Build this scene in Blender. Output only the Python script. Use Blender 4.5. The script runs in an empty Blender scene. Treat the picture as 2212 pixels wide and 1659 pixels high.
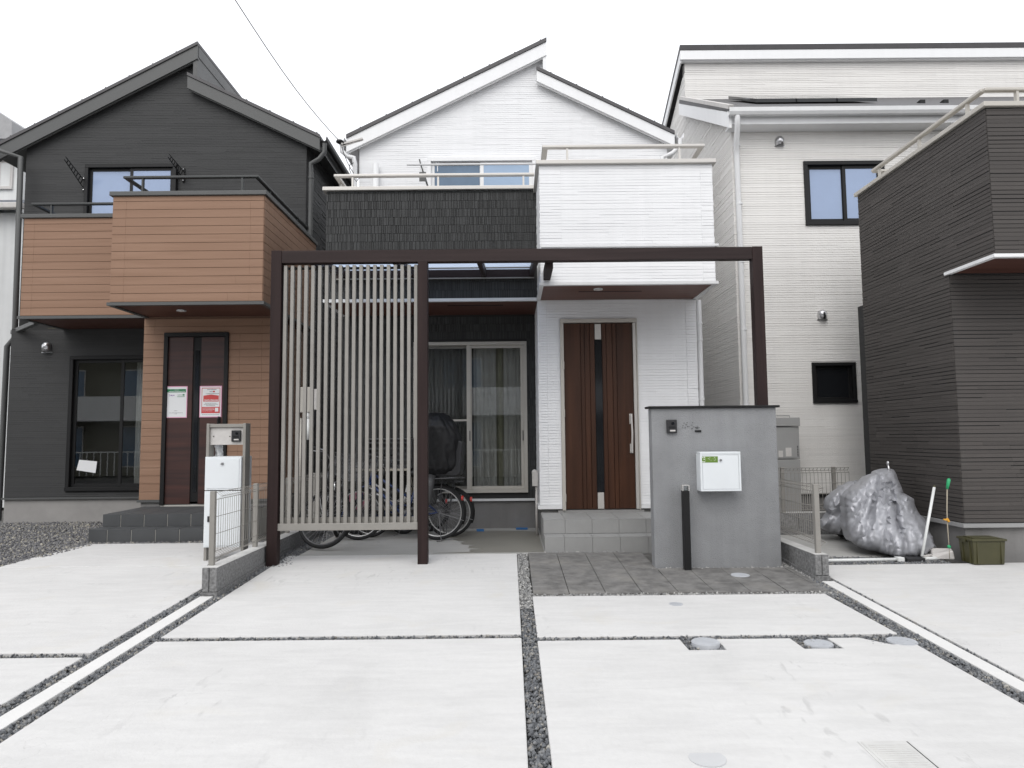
import bpy, bmesh, math, random
import numpy as np
from mathutils import Vector, Matrix, Euler

SC = bpy.context.scene
COL = SC.collection
R = math.radians
rng = random.Random(7)

# ------------------------------------------------------------------ camera
CAM_H = 1.6
F = 1500.0            # focal length in picture units of a 2212 x 1659 frame
CX, CY = 1106.0, 829.5
PITCH = math.atan(115.5 / F)
ROLL = -0.0095
YAW = math.atan(3.9 / F)
cam_d = bpy.data.cameras.new('camera')
cam = bpy.data.objects.new('camera', cam_d)
COL.objects.link(cam)
cam_d.sensor_width = 36.0
cam_d.sensor_fit = 'HORIZONTAL'
cam_d.lens = 36.0 * F / 2212.0
cam_d.clip_start = 0.05
cam_d.clip_end = 1000
CR = (Matrix.Rotation(-YAW, 3, 'Z') @ Matrix.Rotation(R(90) + PITCH, 3, 'X') @ Matrix.Rotation(ROLL, 3, 'Z'))
cam.matrix_world = Matrix.Translation((0, 0, CAM_H)) @ CR.to_4x4()
SC.camera = cam

# ------------------------------------------------------------------ sky and sun (overcast)
SUN_EL, SUN_AZ = R(46), R(196)     # high, behind the viewer
w = bpy.data.worlds.new('World'); SC.world = w; w.use_nodes = True
nt = w.node_tree; nt.nodes.clear()
sky = nt.nodes.new('ShaderNodeTexSky'); sky.sky_type = 'NISHITA'
sky.sun_disc = False; sky.sun_elevation = SUN_EL; sky.sun_rotation = SUN_AZ
sky.dust_density = 6.0; sky.air_density = 1.0; sky.ozone_density = 1.0
tc = nt.nodes.new('ShaderNodeTexCoord')
sep = nt.nodes.new('ShaderNodeSeparateXYZ')
nt.links.new(tc.outputs['Generated'], sep.inputs[0])
mr = nt.nodes.new('ShaderNodeMapRange')
mr.inputs[1].default_value = 0.0; mr.inputs[2].default_value = 1.0
mr.inputs[3].default_value = 9.6; mr.inputs[4].default_value = 9.2
nt.links.new(sep.outputs[2], mr.inputs[0])
cloud = nt.nodes.new('ShaderNodeTexNoise'); cloud.inputs['Scale'].default_value = 1.6
cloud.inputs['Detail'].default_value = 4
nt.links.new(tc.outputs['Generated'], cloud.inputs['Vector'])
cm = nt.nodes.new('ShaderNodeMapRange')
cm.inputs[3].default_value = 0.88; cm.inputs[4].default_value = 1.12
nt.links.new(cloud.outputs['Fac'], cm.inputs[0])
mul = nt.nodes.new('ShaderNodeMath'); mul.operation = 'MULTIPLY'
nt.links.new(mr.outputs[0], mul.inputs[0]); nt.links.new(cm.outputs[0], mul.inputs[1])
comb = nt.nodes.new('ShaderNodeVectorMath'); comb.operation = 'SCALE'
comb.inputs[0].default_value = (0.985, 1.0, 1.035)
nt.links.new(mul.outputs[0], comb.inputs['Scale'])
mx = nt.nodes.new('ShaderNodeMixRGB'); mx.inputs[0].default_value = 0.93
nt.links.new(sky.outputs[0], mx.inputs[1]); nt.links.new(comb.outputs[0], mx.inputs[2])
bg = nt.nodes.new('ShaderNodeBackground'); bg.inputs['Strength'].default_value = 0.12
nt.links.new(mx.outputs[0], bg.inputs['Color'])
wo = nt.nodes.new('ShaderNodeOutputWorld'); nt.links.new(bg.outputs[0], wo.inputs['Surface'])

sun_d = bpy.data.lights.new('sun', 'SUN'); sun_d.energy = 1.0; sun_d.angle = R(40)
sun_d.color = (1.0, 0.985, 0.96)
sun = bpy.data.objects.new('sun', sun_d); COL.objects.link(sun)
sdir = Vector((math.sin(SUN_AZ) * math.cos(SUN_EL), math.cos(SUN_AZ) * math.cos(SUN_EL), math.sin(SUN_EL)))
sun.rotation_euler = sdir.to_track_quat('Z', 'Y').to_euler()
sun.location = (-4, -6, 15)

SC.view_settings.view_transform = 'Standard'
SC.view_settings.look = 'None'
SC.view_settings.gamma = 1.0
SC.view_settings.exposure = 0.32
SC.view_settings.use_curve_mapping = False
SC.cycles.max_bounces = 8
SC.cycles.transparent_max_bounces = 12
SC.cycles.use_denoising = True

# ------------------------------------------------------------------ measuring
def P(x, y, Y):
    """point on the wall plane at depth Y that stands at picture position x, y (2212 x 1659 units)"""
    d = CR @ Vector(((x - CX) / F, -(y - CY) / F, -1.0))
    t = Y / d.y
    return Vector((d.x * t, Y, CAM_H + d.z * t))

def rect(x0, y0, x1, y1, Y):
    ym, xm = (y0 + y1) / 2, (x0 + x1) / 2
    return (P(x0, ym, Y).x, P(x1, ym, Y).x, P(xm, y1, Y).z, P(xm, y0, Y).z)

GL = 0.312
def GP(x, y):
    """where the ground is met at picture position x, y"""
    lo, hi = 1.5, 40.0
    for _ in range(60):
        m_ = (lo + hi) / 2
        if P(x, y, m_).z > gz(m_): lo = m_
        else: hi = m_
    return P(x, y, lo)

def gz(y):
    return 0.0 if y < 0 else min(0.04 * y, GL)

# ------------------------------------------------------------------ object helpers
ORG = {}
def org(o):
    return ORG.get(o.name, Vector((0, 0, 0))) if o else Vector((0, 0, 0))

def tag(o, label=None, cat=None, group=None, kind=None):
    if label: o['label'] = label
    if cat: o['category'] = cat
    if group: o['group'] = group
    if kind: o['kind'] = kind
    return o

def thing(name, label, cat, loc=(0, 0, 0), group=None, kind=None):
    o = bpy.data.objects.new(name, None)
    o.empty_display_size = 0.2
    COL.objects.link(o); o.location = loc
    ORG[o.name] = Vector(loc)
    return tag(o, label, cat, group, kind)

def part(name, parent, me, loc=None, label=None):
    """another part that shares mesh data"""
    o = bpy.data.objects.new(name, me); COL.objects.link(o)
    o.parent = parent
    if loc is not None: o.location = loc
    ORG[o.name] = org(parent)
    if label: o['label'] = label
    return o

class MB:
    def __init__(s, mats=None):
        s.v = []; s.f = []; s.mi = []; s.cur = 0
    def add(s, vs, fs):
        b = len(s.v)
        s.v += [tuple(v) for v in vs]
        s.f += [tuple(i + b for i in f) for f in fs]
        s.mi += [s.cur] * len(fs)
        return s
    def box(s, x0, x1, y0, y1, z0, z1):
        if x0 > x1: x0, x1 = x1, x0
        if y0 > y1: y0, y1 = y1, y0
        if z0 > z1: z0, z1 = z1, z0
        return s.add([(x0, y0, z0), (x1, y0, z0), (x1, y1, z0), (x0, y1, z0), (x0, y0, z1), (x1, y0, z1), (x1, y1, z1), (x0, y1, z1)],
              [(0, 3, 2, 1), (4, 5, 6, 7), (0, 1, 5, 4), (1, 2, 6, 5), (2, 3, 7, 6), (3, 0, 4, 7)])
    def prism_xz(s, poly, y0, y1):
        """poly counter-clockwise seen from the front (looking along +Y)"""
        n = len(poly)
        vs = [(x, y0, z) for x, z in poly] + [(x, y1, z) for x, z in poly]
        fs = [tuple(range(n)), tuple(range(2 * n - 1, n - 1, -1))]
        for i in range(n):
            j = (i + 1) % n
            fs.append((i, i + n, j + n, j))
        return s.add(vs, fs)
    def prism_yz(s, poly, x0, x1):
        n = len(poly)
        vs = [(x0, y, z) for y, z in poly] + [(x1, y, z) for y, z in poly]
        fs = [tuple(range(n)), tuple(range(2 * n - 1, n - 1, -1))]
        for i in range(n):
            j = (i + 1) % n
            fs.append((i, i + n, j + n, j))
        return s.add(vs, fs)
    def slab(s, poly, top, th):
        """horizontal plate following the ground, poly counter-clockwise from above"""
        n = len(poly)
        vs = [(x, y, gz(y) + top) for x, y in poly] + [(x, y, gz(y) + top - th) for x, y in poly]
        fs = [tuple(range(n)), tuple(range(2 * n - 1, n - 1, -1))]
        for i in range(n):
            j = (i + 1) % n
            fs.append((i, i + n, j + n, j))
        return s.add(vs, fs)
    def tube(s, pts, r, n=8, closed=False, cap=True):
        pts = [Vector(p) for p in pts]
        m = len(pts); vs = []; prev = None
        rr = r if isinstance(r, (list, tuple)) else [r] * m
        for i, p in enumerate(pts):
            if closed: t = pts[(i + 1) % m] - pts[i - 1]
            else: t = pts[min(i + 1, m - 1)] - pts[max(i - 1, 0)]
            t.normalize()
            if prev is None:
                a = Vector((0, 0, 1)) if abs(t.z) < 0.9 else Vector((1, 0, 0))
                u = t.cross(a).normalized()
            else:
                u = (prev - t * prev.dot(t)).normalized()
            prev = u; v = t.cross(u)
            for k in range(n):
                a = 2 * math.pi * (k + 0.5) / n
                vs.append(p + (u * math.cos(a) + v * math.sin(a)) * rr[i])
        fs = []
        for i in range(m if closed else m - 1):
            a, b = i * n, ((i + 1) % m) * n
            for k in range(n):
                k2 = (k + 1) % n
                fs.append((a + k, a + k2, b + k2, b + k))
        if not closed and cap:
            fs.append(tuple(range(n - 1, -1, -1)))
            fs.append(tuple((m - 1) * n + k for k in range(n)))
        return s.add(vs, fs)
    def bar(s, a, b, wd, ht, up=(0, 0, 1)):
        """rectangular bar from a to b"""
        a, b = Vector(a), Vector(b); t = (b - a).normalized(); up = Vector(up)
        u = t.cross(up).normalized() * wd / 2; v = u.cross(t).normalized() * ht / 2
        vs = [a - u - v, a + u - v, a + u + v, a - u + v, b - u - v, b + u - v, b + u + v, b - u + v]
        return s.add(vs, [(0, 3, 2, 1), (4, 5, 6, 7), (0, 1, 5, 4), (1, 2, 6, 5), (2, 3, 7, 6), (3, 0, 4, 7)])
    def disc(s, c, r, h, n=32, axis='Z'):
        c = Vector(c); vs = []
        for k in (0, 1):
            for i in range(n):
                a = 2 * math.pi * i / n
                ca, sa = r * math.cos(a), r * math.sin(a)
                if axis == 'Z': vs.append(c + Vector((ca, sa, h * k)))
                elif axis == 'Y': vs.append(c + Vector((ca, h * k, -sa)))
                else: vs.append(c + Vector((h * k, ca, sa)))
        fs = [tuple(range(n - 1, -1, -1)), tuple(range(n, 2 * n))]
        for i in range(n):
            j = (i + 1) % n
            fs.append((i, j, j + n, i + n))
        return s.add(vs, fs)
    def sphere(s, c, r, seg=12, ring=8, sc=(1, 1, 1)):
        c = Vector(c); vs = []; fs = []
        for i in range(ring + 1):
            th = math.pi * i / ring
            for k in range(seg):
                a = 2 * math.pi * k / seg
                vs.append((c.x + r * sc[0] * math.sin(th) * math.cos(a), c.y + r * sc[1] * math.sin(th) * math.sin(a), c.z + r * sc[2] * math.cos(th)))
        for i in range(ring):
            for k in range(seg):
                k2 = (k + 1) % seg
                fs.append((i * seg + k, (i + 1) * seg + k, (i + 1) * seg + k2, i * seg + k2))
        return s.add(vs, fs)
    def mesh(s, name, mats, origin=Vector((0, 0, 0)), smooth=False):
        me = bpy.data.meshes.new(name)
        o = origin
        me.from_pydata([(v[0] - o[0], v[1] - o[1], v[2] - o[2]) for v in s.v], [], s.f)
        for m in (mats if isinstance(mats, (list, tuple)) else [mats]): me.materials.append(m)
        if any(s.mi): me.polygons.foreach_set('material_index', s.mi)
        if smooth: me.polygons.foreach_set('use_smooth', [True] * len(me.polygons))
        me.validate(); me.update()
        return me
    def build(s, name, mats, parent=None, bevel=0, smooth=False, label=None, kind=None, loc=None, segs=2):
        o0 = org(parent) if parent else (Vector(loc) if loc is not None else Vector((0, 0, 0)))
        me = s.mesh(name, mats, o0, smooth)
        o = bpy.data.objects.new(name, me); COL.objects.link(o)
        if parent: o.parent = parent
        else: o.location = o0
        ORG[o.name] = o0
        if bevel:
            md = o.modifiers.new('bevel', 'BEVEL'); md.width = bevel; md.segments = segs
            md.limit_method = 'ANGLE'; md.angle_limit = R(40)
        if label: o['label'] = label
        if kind: o['kind'] = kind
        return o

# ------------------------------------------------------------------ materials
MATS = {}
def mat(name, col, rough=0.7, metal=0.0, var=0.0, vscale=3.0, bump=0.0, bscale=60.0, spec=0.5, island=0.0, tint=None, streak=0.0, coat=0.0):
    if name in MATS: return MATS[name]
    m = bpy.data.materials.new(name); m.use_nodes = True; MATS[name] = m
    n = m.node_tree; b = n.nodes['Principled BSDF']
    b.inputs['Roughness'].default_value = rough
    b.inputs['Metallic'].default_value = metal
    b.inputs['Specular IOR Level'].default_value = spec
    if coat: b.inputs['Coat Weight'].default_value = coat
    c = (*col, 1)
    b.inputs['Base Color'].default_value = c
    m.diffuse_color = c
    geo = n.nodes.new('ShaderNodeNewGeometry')
    last = None
    if var:
        no = n.nodes.new('ShaderNodeTexNoise'); no.inputs['Scale'].default_value = vscale
        no.inputs['Detail'].default_value = 8; no.inputs['Roughness'].default_value = 0.62
        n.links.new(geo.outputs['Position'], no.inputs['Vector'])
        mr = n.nodes.new('ShaderNodeMapRange'); mr.inputs[1].default_value = 0.3; mr.inputs[2].default_value = 0.7
        mr.inputs[3].default_value = 1 - var; mr.inputs[4].default_value = 1 + var
        n.links.new(no.outputs['Fac'], mr.inputs[0]); last = mr.outputs[0]
        rr = n.nodes.new('ShaderNodeMapRange'); rr.inputs[3].default_value = max(0.05, rough - 0.12); rr.inputs[4].default_value = min(1, rough + 0.12)
        n.links.new(no.outputs['Fac'], rr.inputs[0]); n.links.new(rr.outputs[0], b.inputs['Roughness'])
    if island:
        mr = n.nodes.new('ShaderNodeMapRange'); mr.inputs[3].default_value = 1 - island; mr.inputs[4].default_value = 1 + island
        n.links.new(geo.outputs['Random Per Island'], mr.inputs[0])
        if last is None: last = mr.outputs[0]
        else:
            mu = n.nodes.new('ShaderNodeMath'); mu.operation = 'MULTIPLY'
            n.links.new(last, mu.inputs[0]); n.links.new(mr.outputs[0], mu.inputs[1]); last = mu.outputs[0]
    if streak:
        mp = n.nodes.new('ShaderNodeMapping'); mp.inputs['Scale'].default_value = (9, 9, 0.35)
        n.links.new(geo.outputs['Position'], mp.inputs['Vector'])
        no = n.nodes.new('ShaderNodeTexNoise'); no.inputs['Scale'].default_value = 1.0; no.inputs['Detail'].default_value = 5
        n.links.new(mp.outputs[0], no.inputs['Vector'])
        mr = n.nodes.new('ShaderNodeMapRange'); mr.inputs[1].default_value = 0.35; mr.inputs[2].default_value = 0.7
        mr.inputs[3].default_value = 1.0; mr.inputs[4].default_value = 1 - streak
        n.links.new(no.outputs['Fac'], mr.inputs[0])
        if last is None: last = mr.outputs[0]
        else:
            mu = n.nodes.new('ShaderNodeMath'); mu.operation = 'MULTIPLY'
            n.links.new(last, mu.inputs[0]); n.links.new(mr.outputs[0], mu.inputs[1]); last = mu.outputs[0]
    if last is not None:
        vm = n.nodes.new('ShaderNodeVectorMath'); vm.operation = 'SCALE'; vm.inputs[0].default_value = col
        n.links.new(last, vm.inputs['Scale']); out = vm.outputs[0]
        if tint:
            no2 = n.nodes.new('ShaderNodeTexNoise'); no2.inputs['Scale'].default_value = vscale * 0.37; no2.inputs['Detail'].default_value = 4
            n.links.new(geo.outputs['Position'], no2.inputs['Vector'])
            mr2 = n.nodes.new('ShaderNodeMapRange'); mr2.inputs[1].default_value = 0.5; mr2.inputs[2].default_value = 0.75
            mr2.inputs[4].default_value = 0.6
            n.links.new(no2.outputs['Fac'], mr2.inputs[0])
            mi = n.nodes.new('ShaderNodeMixRGB'); mi.inputs[2].default_value = (*tint, 1)
            n.links.new(mr2.outputs[0], mi.inputs[0]); n.links.new(out, mi.inputs[1]); out = mi.outputs[0]
        n.links.new(out, b.inputs['Base Color'])
    if bump:
        no = n.nodes.new('ShaderNodeTexNoise'); no.inputs['Scale'].default_value = bscale; no.inputs['Detail'].default_value = 6
        n.links.new(geo.outputs['Position'], no.inputs['Vector'])
        bp = n.nodes.new('ShaderNodeBump'); bp.inputs['Strength'].default_value = bump; bp.inputs['Distance'].default_value = 0.01
        n.links.new(no.outputs['Fac'], bp.inputs['Height']); n.links.new(bp.outputs[0], b.inputs['Normal'])
    return m

def wood(name, c1, c2, axis='Z', rough=0.45, scale=1.0, bump=0.1, spec=0.5):
    if name in MATS: return MATS[name]
    m = bpy.data.materials.new(name); m.use_nodes = True; MATS[name] = m
    n = m.node_tree; b = n.nodes['Principled BSDF']; b.inputs['Roughness'].default_value = rough; b.inputs['Specular IOR Level'].default_value = spec
    geo = n.nodes.new('ShaderNodeNewGeometry')
    mp = n.nodes.new('ShaderNodeMapping')
    s = {'Z': (28, 28, 1.3), 'X': (1.3, 28, 28)}[axis]
    mp.inputs['Scale'].default_value = tuple(k * scale for k in s)
    n.links.new(geo.outputs['Position'], mp.inputs['Vector'])
    ad = n.nodes.new('ShaderNodeVectorMath'); ad.operation = 'ADD'
    sc = n.nodes.new('ShaderNodeVectorMath'); sc.operation = 'SCALE'; sc.inputs['Scale'].default_value = 40
    cx = n.nodes.new('ShaderNodeCombineXYZ')
    for i in range(3): n.links.new(geo.outputs['Random Per Island'], cx.inputs[i])
    n.links.new(cx.outputs[0], sc.inputs[0])
    n.links.new(mp.outputs[0], ad.inputs[0]); n.links.new(sc.outputs[0], ad.inputs[1])
    no = n.nodes.new('ShaderNodeTexNoise'); no.inputs['Scale'].default_value = 1.0; no.inputs['Detail'].default_value = 7; no.inputs['Distortion'].default_value = 0.6
    n.links.new(ad.outputs[0], no.inputs['Vector'])
    cr = n.nodes.new('ShaderNodeValToRGB')
    cr.color_ramp.elements[0].position = 0.3; cr.color_ramp.elements[0].color = (*c1, 1)
    cr.color_ramp.elements[1].position = 0.72; cr.color_ramp.elements[1].color = (*c2, 1)
    n.links.new(no.outputs['Fac'], cr.inputs[0]); n.links.new(cr.outputs[0], b.inputs['Base Color'])
    bp = n.nodes.new('ShaderNodeBump'); bp.inputs['Strength'].default_value = bump; bp.inputs['Distance'].default_value = 0.004
    n.links.new(no.outputs['Fac'], bp.inputs['Height']); n.links.new(bp.outputs[0], b.inputs['Normal'])
    m.diffuse_color = (*c1, 1)
    return m

def glass(name, tint=(1, 1, 1), refl=1.0, rough=0.0):
    m = bpy.data.materials.new(name); m.use_nodes = True; MATS[name] = m
    n = m.node_tree; n.nodes.clear()
    out = n.nodes.new('ShaderNodeOutputMaterial'); mixs = n.nodes.new('ShaderNodeMixShader')
    tr = n.nodes.new('ShaderNodeBsdfTransparent'); tr.inputs[0].default_value = (*tint, 1)
    gl = n.nodes.new('ShaderNodeBsdfGlossy'); gl.inputs['Roughness'].default_value = rough
    fr = n.nodes.new('ShaderNodeFresnel'); fr.inputs[0].default_value = 1.52
    mu = n.nodes.new('ShaderNodeMath'); mu.operation = 'MULTIPLY_ADD'; mu.inputs[1].default_value = 1.6 * refl; mu.inputs[2].default_value = 0.03 * refl
    n.links.new(fr.outputs[0], mu.inputs[0]); n.links.new(mu.outputs[0], mixs.inputs[0])
    n.links.new(tr.outputs[0], mixs.inputs[1]); n.links.new(gl.outputs[0], mixs.inputs[2])
    n.links.new(mixs.outputs[0], out.inputs[0])
    return m

def gravel_mat(name, stops):
    m = bpy.data.materials.new(name); m.use_nodes = True; MATS[name] = m
    n = m.node_tree; b = n.nodes['Principled BSDF']; b.inputs['Roughness'].default_value = 0.85
    geo = n.nodes.new('ShaderNodeNewGeometry'); cr = n.nodes.new('ShaderNodeValToRGB')
    els = cr.color_ramp.elements
    els[0].position = stops[0][0]; els[0].color = (*stops[0][1], 1)
    els[1].position = stops[-1][0]; els[1].color = (*stops[-1][1], 1)
    for p, c in stops[1:-1]:
        e = els.new(p); e.color = (*c, 1)
    n.links.new(geo.outputs['Random Per Island'], cr.inputs[0])
    no = n.nodes.new('ShaderNodeTexNoise'); no.inputs['Scale'].default_value = 150
    n.links.new(geo.outputs['Position'], no.inputs['Vector'])
    mi = n.nodes.new('ShaderNodeMixRGB'); mi.blend_type = 'MULTIPLY'; mi.inputs[0].default_value = 0.5
    n.links.new(cr.outputs[0], mi.inputs[1]); n.links.new(no.outputs['Fac'], mi.inputs[2])
    n.links.new(mi.outputs[0], b.inputs['Base Color'])
    m.diffuse_color = (*stops[0][1], 1)
    return m

M_WHITE = mat('white_siding', (0.84, 0.845, 0.855), 0.75, var=0.02, vscale=1.2, island=0.01, bump=0.1, bscale=90, streak=0.03)
M_BEIGE = mat('beige_siding', (0.78, 0.765, 0.74), 0.8, var=0.02, vscale=1.5, island=0.03, bump=0.2, bscale=90, streak=0.03)
M_DARK = mat('charcoal_siding', (0.045, 0.0455, 0.046), 0.7, var=0.06, vscale=4, island=0.05, bump=0.15, bscale=80, spec=0.4)
M_RIB = mat('charcoal_rib_tile', (0.056, 0.057, 0.057), 0.75, var=0.08, vscale=6, island=0.14, bump=0.35, bscale=120, spec=0.25)
M_DBROWN = mat('umber_siding', (0.068, 0.061, 0.057), 0.7, var=0.07, vscale=5, island=0.12, bump=0.2, bscale=90, spec=0.4)
M_GROOVE = mat('groove_shadow_base', (0.03, 0.03, 0.03), 0.9)
M_BOARD = wood('terracotta_board', (0.252, 0.150, 0.099), (0.300, 0.184, 0.125), 'X', 0.6, 0.5, 0.05, .3)
M_BOARDGAP = mat('board_joint', (0.15, 0.088, 0.06), 0.9)
M_BARGE_D = mat('charcoal_trim_paint', (0.082, 0.084, 0.083), 0.5, var=0.06, vscale=3)
M_BARGE_W = mat('white_trim_paint', (0.82, 0.825, 0.83), 0.5, var=0.02, vscale=2, streak=0.03)
M_ROOF = mat('dark_roof_sheet', (0.075, 0.072, 0.075), 0.55, var=0.15, vscale=6)
M_CONC = mat('pale_concrete', (0.56, 0.555, 0.545), 0.85, var=0.045, vscale=1.1, bump=0.2, bscale=55, tint=(0.52, 0.505, 0.47))
M_CONC2 = mat('weathered_concrete', (0.40, 0.395, 0.38), 0.85, var=0.08, vscale=1.6, bump=0.3, bscale=55, tint=(0.33, 0.32, 0.30))
M_CURB = mat('new_kerb_concrete', (0.66, 0.655, 0.64), 0.85, var=0.05, vscale=2.0, bump=0.2, bscale=70)
M_FOUND = mat('foundation_mortar', (0.21, 0.205, 0.20), 0.9, var=0.12, vscale=2.5, bump=0.25, bscale=50, streak=0.12)
M_STUCCO = mat('grey_stucco', (0.275, 0.28, 0.288), 0.9, var=0.08, vscale=5, bump=0.9, bscale=130, streak=0.10)
M_BLOCK = mat('concrete_block', (0.20, 0.20, 0.20), 0.95, var=0.45, vscale=38, bump=0.9, bscale=60)
M_BLOCKTOP = mat('block_coping', (0.55, 0.545, 0.53), 0.9, var=0.12, vscale=5, bump=0.3, bscale=60)
M_PAVER = mat('slate_paver', (0.165, 0.161, 0.155), 0.8, var=0.38, vscale=9, island=0.12, bump=0.6, bscale=22, tint=(0.25, 0.24, 0.22))
M_TILE = mat('grey_step_tile', (0.30, 0.30, 0.295), 0.6, var=0.05, vscale=5, bump=0.1, bscale=90)
M_GROUT = mat('pale_grout', (0.26, 0.255, 0.25), 0.95)
M_DTILE = mat('charcoal_step_tile', (0.06, 0.063, 0.066), 0.6, var=0.1, vscale=5, bump=0.2, bscale=90)
M_DGROUT = mat('step_grout', (0.42, 0.41, 0.38), 0.95)
M_PERG = wood('dark_walnut_aluminium', (0.022, 0.0135, 0.0130), (0.038, 0.025, 0.024), 'X', 0.6, 0.6, 0.03, .25)
M_PERGV = wood('dark_walnut_aluminium_post', (0.018, 0.0095, 0.0092), (0.030, 0.017, 0.016), 'Z', 0.6, 0.6, 0.03, .25)
M_CHAMP = mat('champagne_aluminium', (0.285, 0.272, 0.25), 0.45, metal=0.1, var=0.05, vscale=6)
M_CHAMP2 = mat('satin_window_frame', (0.50, 0.475, 0.43), 0.4, metal=0.2, var=0.03)
M_RAILC = mat('champagne_rail', (0.56, 0.54, 0.51), 0.35, metal=0.3)
M_BLACK = mat('black_aluminium', (0.010, 0.010, 0.0105), 0.5, spec=0.3)
M_RAILB = mat('black_rail', (0.035, 0.038, 0.038), 0.4)
M_WPVC = mat('white_pvc', (0.74, 0.745, 0.75), 0.35, streak=0.06)
M_STEEL = mat('stainless_steel', (0.55, 0.55, 0.56), 0.28, metal=1.0)
M_CHROME = mat('chrome', (0.7, 0.7, 0.7), 0.15, metal=1.0)
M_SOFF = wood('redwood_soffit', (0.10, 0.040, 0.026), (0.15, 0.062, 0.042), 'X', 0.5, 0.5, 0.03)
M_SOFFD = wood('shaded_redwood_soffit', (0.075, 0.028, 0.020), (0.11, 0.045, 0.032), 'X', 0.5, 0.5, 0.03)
M_DOOR = wood('walnut_door', (0.038, 0.015, 0.0075), (0.070, 0.028, 0.014), 'Z', 0.45, 0.4, 0.1, .3)
M_DOORD = wood('espresso_door', (0.032, 0.016, 0.015), (0.075, 0.030, 0.024), 'X', 0.38, 0.5, 0.1)
M_DARKGLASS = mat('black_glass', (0.012, 0.013, 0.015), 0.08)
M_PAINTW = mat('white_enamel', (0.72, 0.75, 0.77), 0.35, var=0.02)
M_PLASTB = mat('black_plastic', (0.022, 0.022, 0.024), 0.45)
M_GREEN = mat('green_sticker', (0.12, 0.22, 0.03), 0.5)
M_WSTICK = mat('white_print', (0.75, 0.78, 0.72), 0.5)
M_RUBBER = mat('rubber', (0.016, 0.016, 0.017), 0.75, bump=0.3, bscale=120)
M_PAPER = mat('white_paper', (0.74, 0.75, 0.76), 0.8)
M_PINK = mat('pink_paper_edge', (0.72, 0.36, 0.50), 0.8)
M_RED = mat('red_print', (0.55, 0.07, 0.07), 0.7)
M_GRN = mat('green_print', (0.02, 0.20, 0.08), 0.7)
M_INK = mat('black_print', (0.03, 0.03, 0.03), 0.7)
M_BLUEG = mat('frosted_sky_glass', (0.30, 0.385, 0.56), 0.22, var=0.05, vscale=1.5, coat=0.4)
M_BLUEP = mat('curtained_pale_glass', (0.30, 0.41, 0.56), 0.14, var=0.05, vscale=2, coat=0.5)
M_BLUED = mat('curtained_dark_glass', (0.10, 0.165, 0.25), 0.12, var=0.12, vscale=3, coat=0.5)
M_GLASS = glass('window_glass', (0.90, 0.91, 0.90), 0.8)
M_CLEAR = glass('clear_acrylic', (0.95, 0.97, 0.97), 0.8)
M_SOFTG = bpy.data.materials.new('polycarbonate_sheet'); M_SOFTG.use_nodes = True
_n = M_SOFTG.node_tree; _n.nodes.clear()
_o = _n.nodes.new('ShaderNodeOutputMaterial'); _a = _n.nodes.new('ShaderNodeMixShader'); _t = _n.nodes.new('ShaderNodeBsdfTranslucent'); _g = _n.nodes.new('ShaderNodeBsdfTransparent')
_t.inputs[0].default_value = (.62, .68, .78, 1); _g.inputs[0].default_value = (.8, .85, .92, 1); _a.inputs[0].default_value = .35
_n.links.new(_t.outputs[0], _a.inputs[1]); _n.links.new(_g.outputs[0], _a.inputs[2]); _n.links.new(_a.outputs[0], _o.inputs[0])
M_ROOM = mat('dim_room', (0.10, 0.098, 0.09), 0.9)
M_CURT = mat('sheer_curtain', (0.50, 0.50, 0.49), 0.9, var=0.1, vscale=4)
M_CURTG = mat('olive_curtain', (0.27, 0.27, 0.19), 0.9, var=0.1, vscale=4)
M_SCREEN = glass('insect_screen', (0.80, 0.80, 0.80), 0.12, 0.3)
M_HEATER = mat('grey_heater_paint', (0.33, 0.33, 0.325), 0.45, metal=0.1, var=0.04)
M_OLIVE = mat('olive_plastic', (0.058, 0.055, 0.022), 0.45, var=0.15, vscale=7)
M_PVCP = mat('white_pvc_pipe', (0.72, 0.73, 0.72), 0.4)
M_GREENP = mat('green_plastic', (0.02, 0.33, 0.13), 0.4)
M_YELP = mat('yellow_clip', (0.62, 0.30, 0.02), 0.5)
M_BAMB = mat('weathered_stick', (0.35, 0.31, 0.24), 0.7)
M_FADED = mat('faded_white_plastic', (0.55, 0.53, 0.51), 0.6, var=0.1, vscale=12)
M_TAPE = mat('blue_tape', (0.02, 0.16, 0.42), 0.6, var=0.2, vscale=40)
M_COVERL = mat('drain_cover_plastic', (0.46, 0.475, 0.50), 0.6, var=0.08, vscale=14)
M_TARP = mat("silver_tarpaulin", (0.37, 0.375, 0.40), 0.40, metal=0.25, var=0.08, vscale=6, bump=0.25, bscale=34)
M_RAINC = mat('black_nylon', (0.009, 0.009, 0.010), 0.5, bump=0.5, bscale=14, spec=.35)
M_DIRT = mat('bedding_soil', (0.12, 0.118, 0.11), 0.95, var=0.35, vscale=25, bump=0.8, bscale=60)
M_ASPH = mat('asphalt', (0.055, 0.055, 0.056), 0.9, var=0.2, vscale=20, bump=0.6, bscale=90)
G_DARK = gravel_mat('crushed_grey_stone', [(0, (0.12, 0.125, 0.135)), (0.45, (0.20, 0.21, 0.225)), (0.8, (0.30, 0.305, 0.31)), (0.93, (0.32, 0.30, 0.27)), (1, (0.55, 0.53, 0.48))])
G_LIGHT = gravel_mat('pale_crushed_stone', [(0, (0.22, 0.22, 0.22)), (0.5, (0.36, 0.36, 0.355)), (0.85, (0.48, 0.475, 0.46)), (1, (0.66, 0.65, 0.62))])
G_YARD = gravel_mat('mixed_yard_stone', [(0, (0.13, 0.13, 0.14)), (0.5, (0.24, 0.24, 0.25)), (0.82, (0.33, 0.32, 0.30)), (1, (0.55, 0.51, 0.42))])

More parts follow.
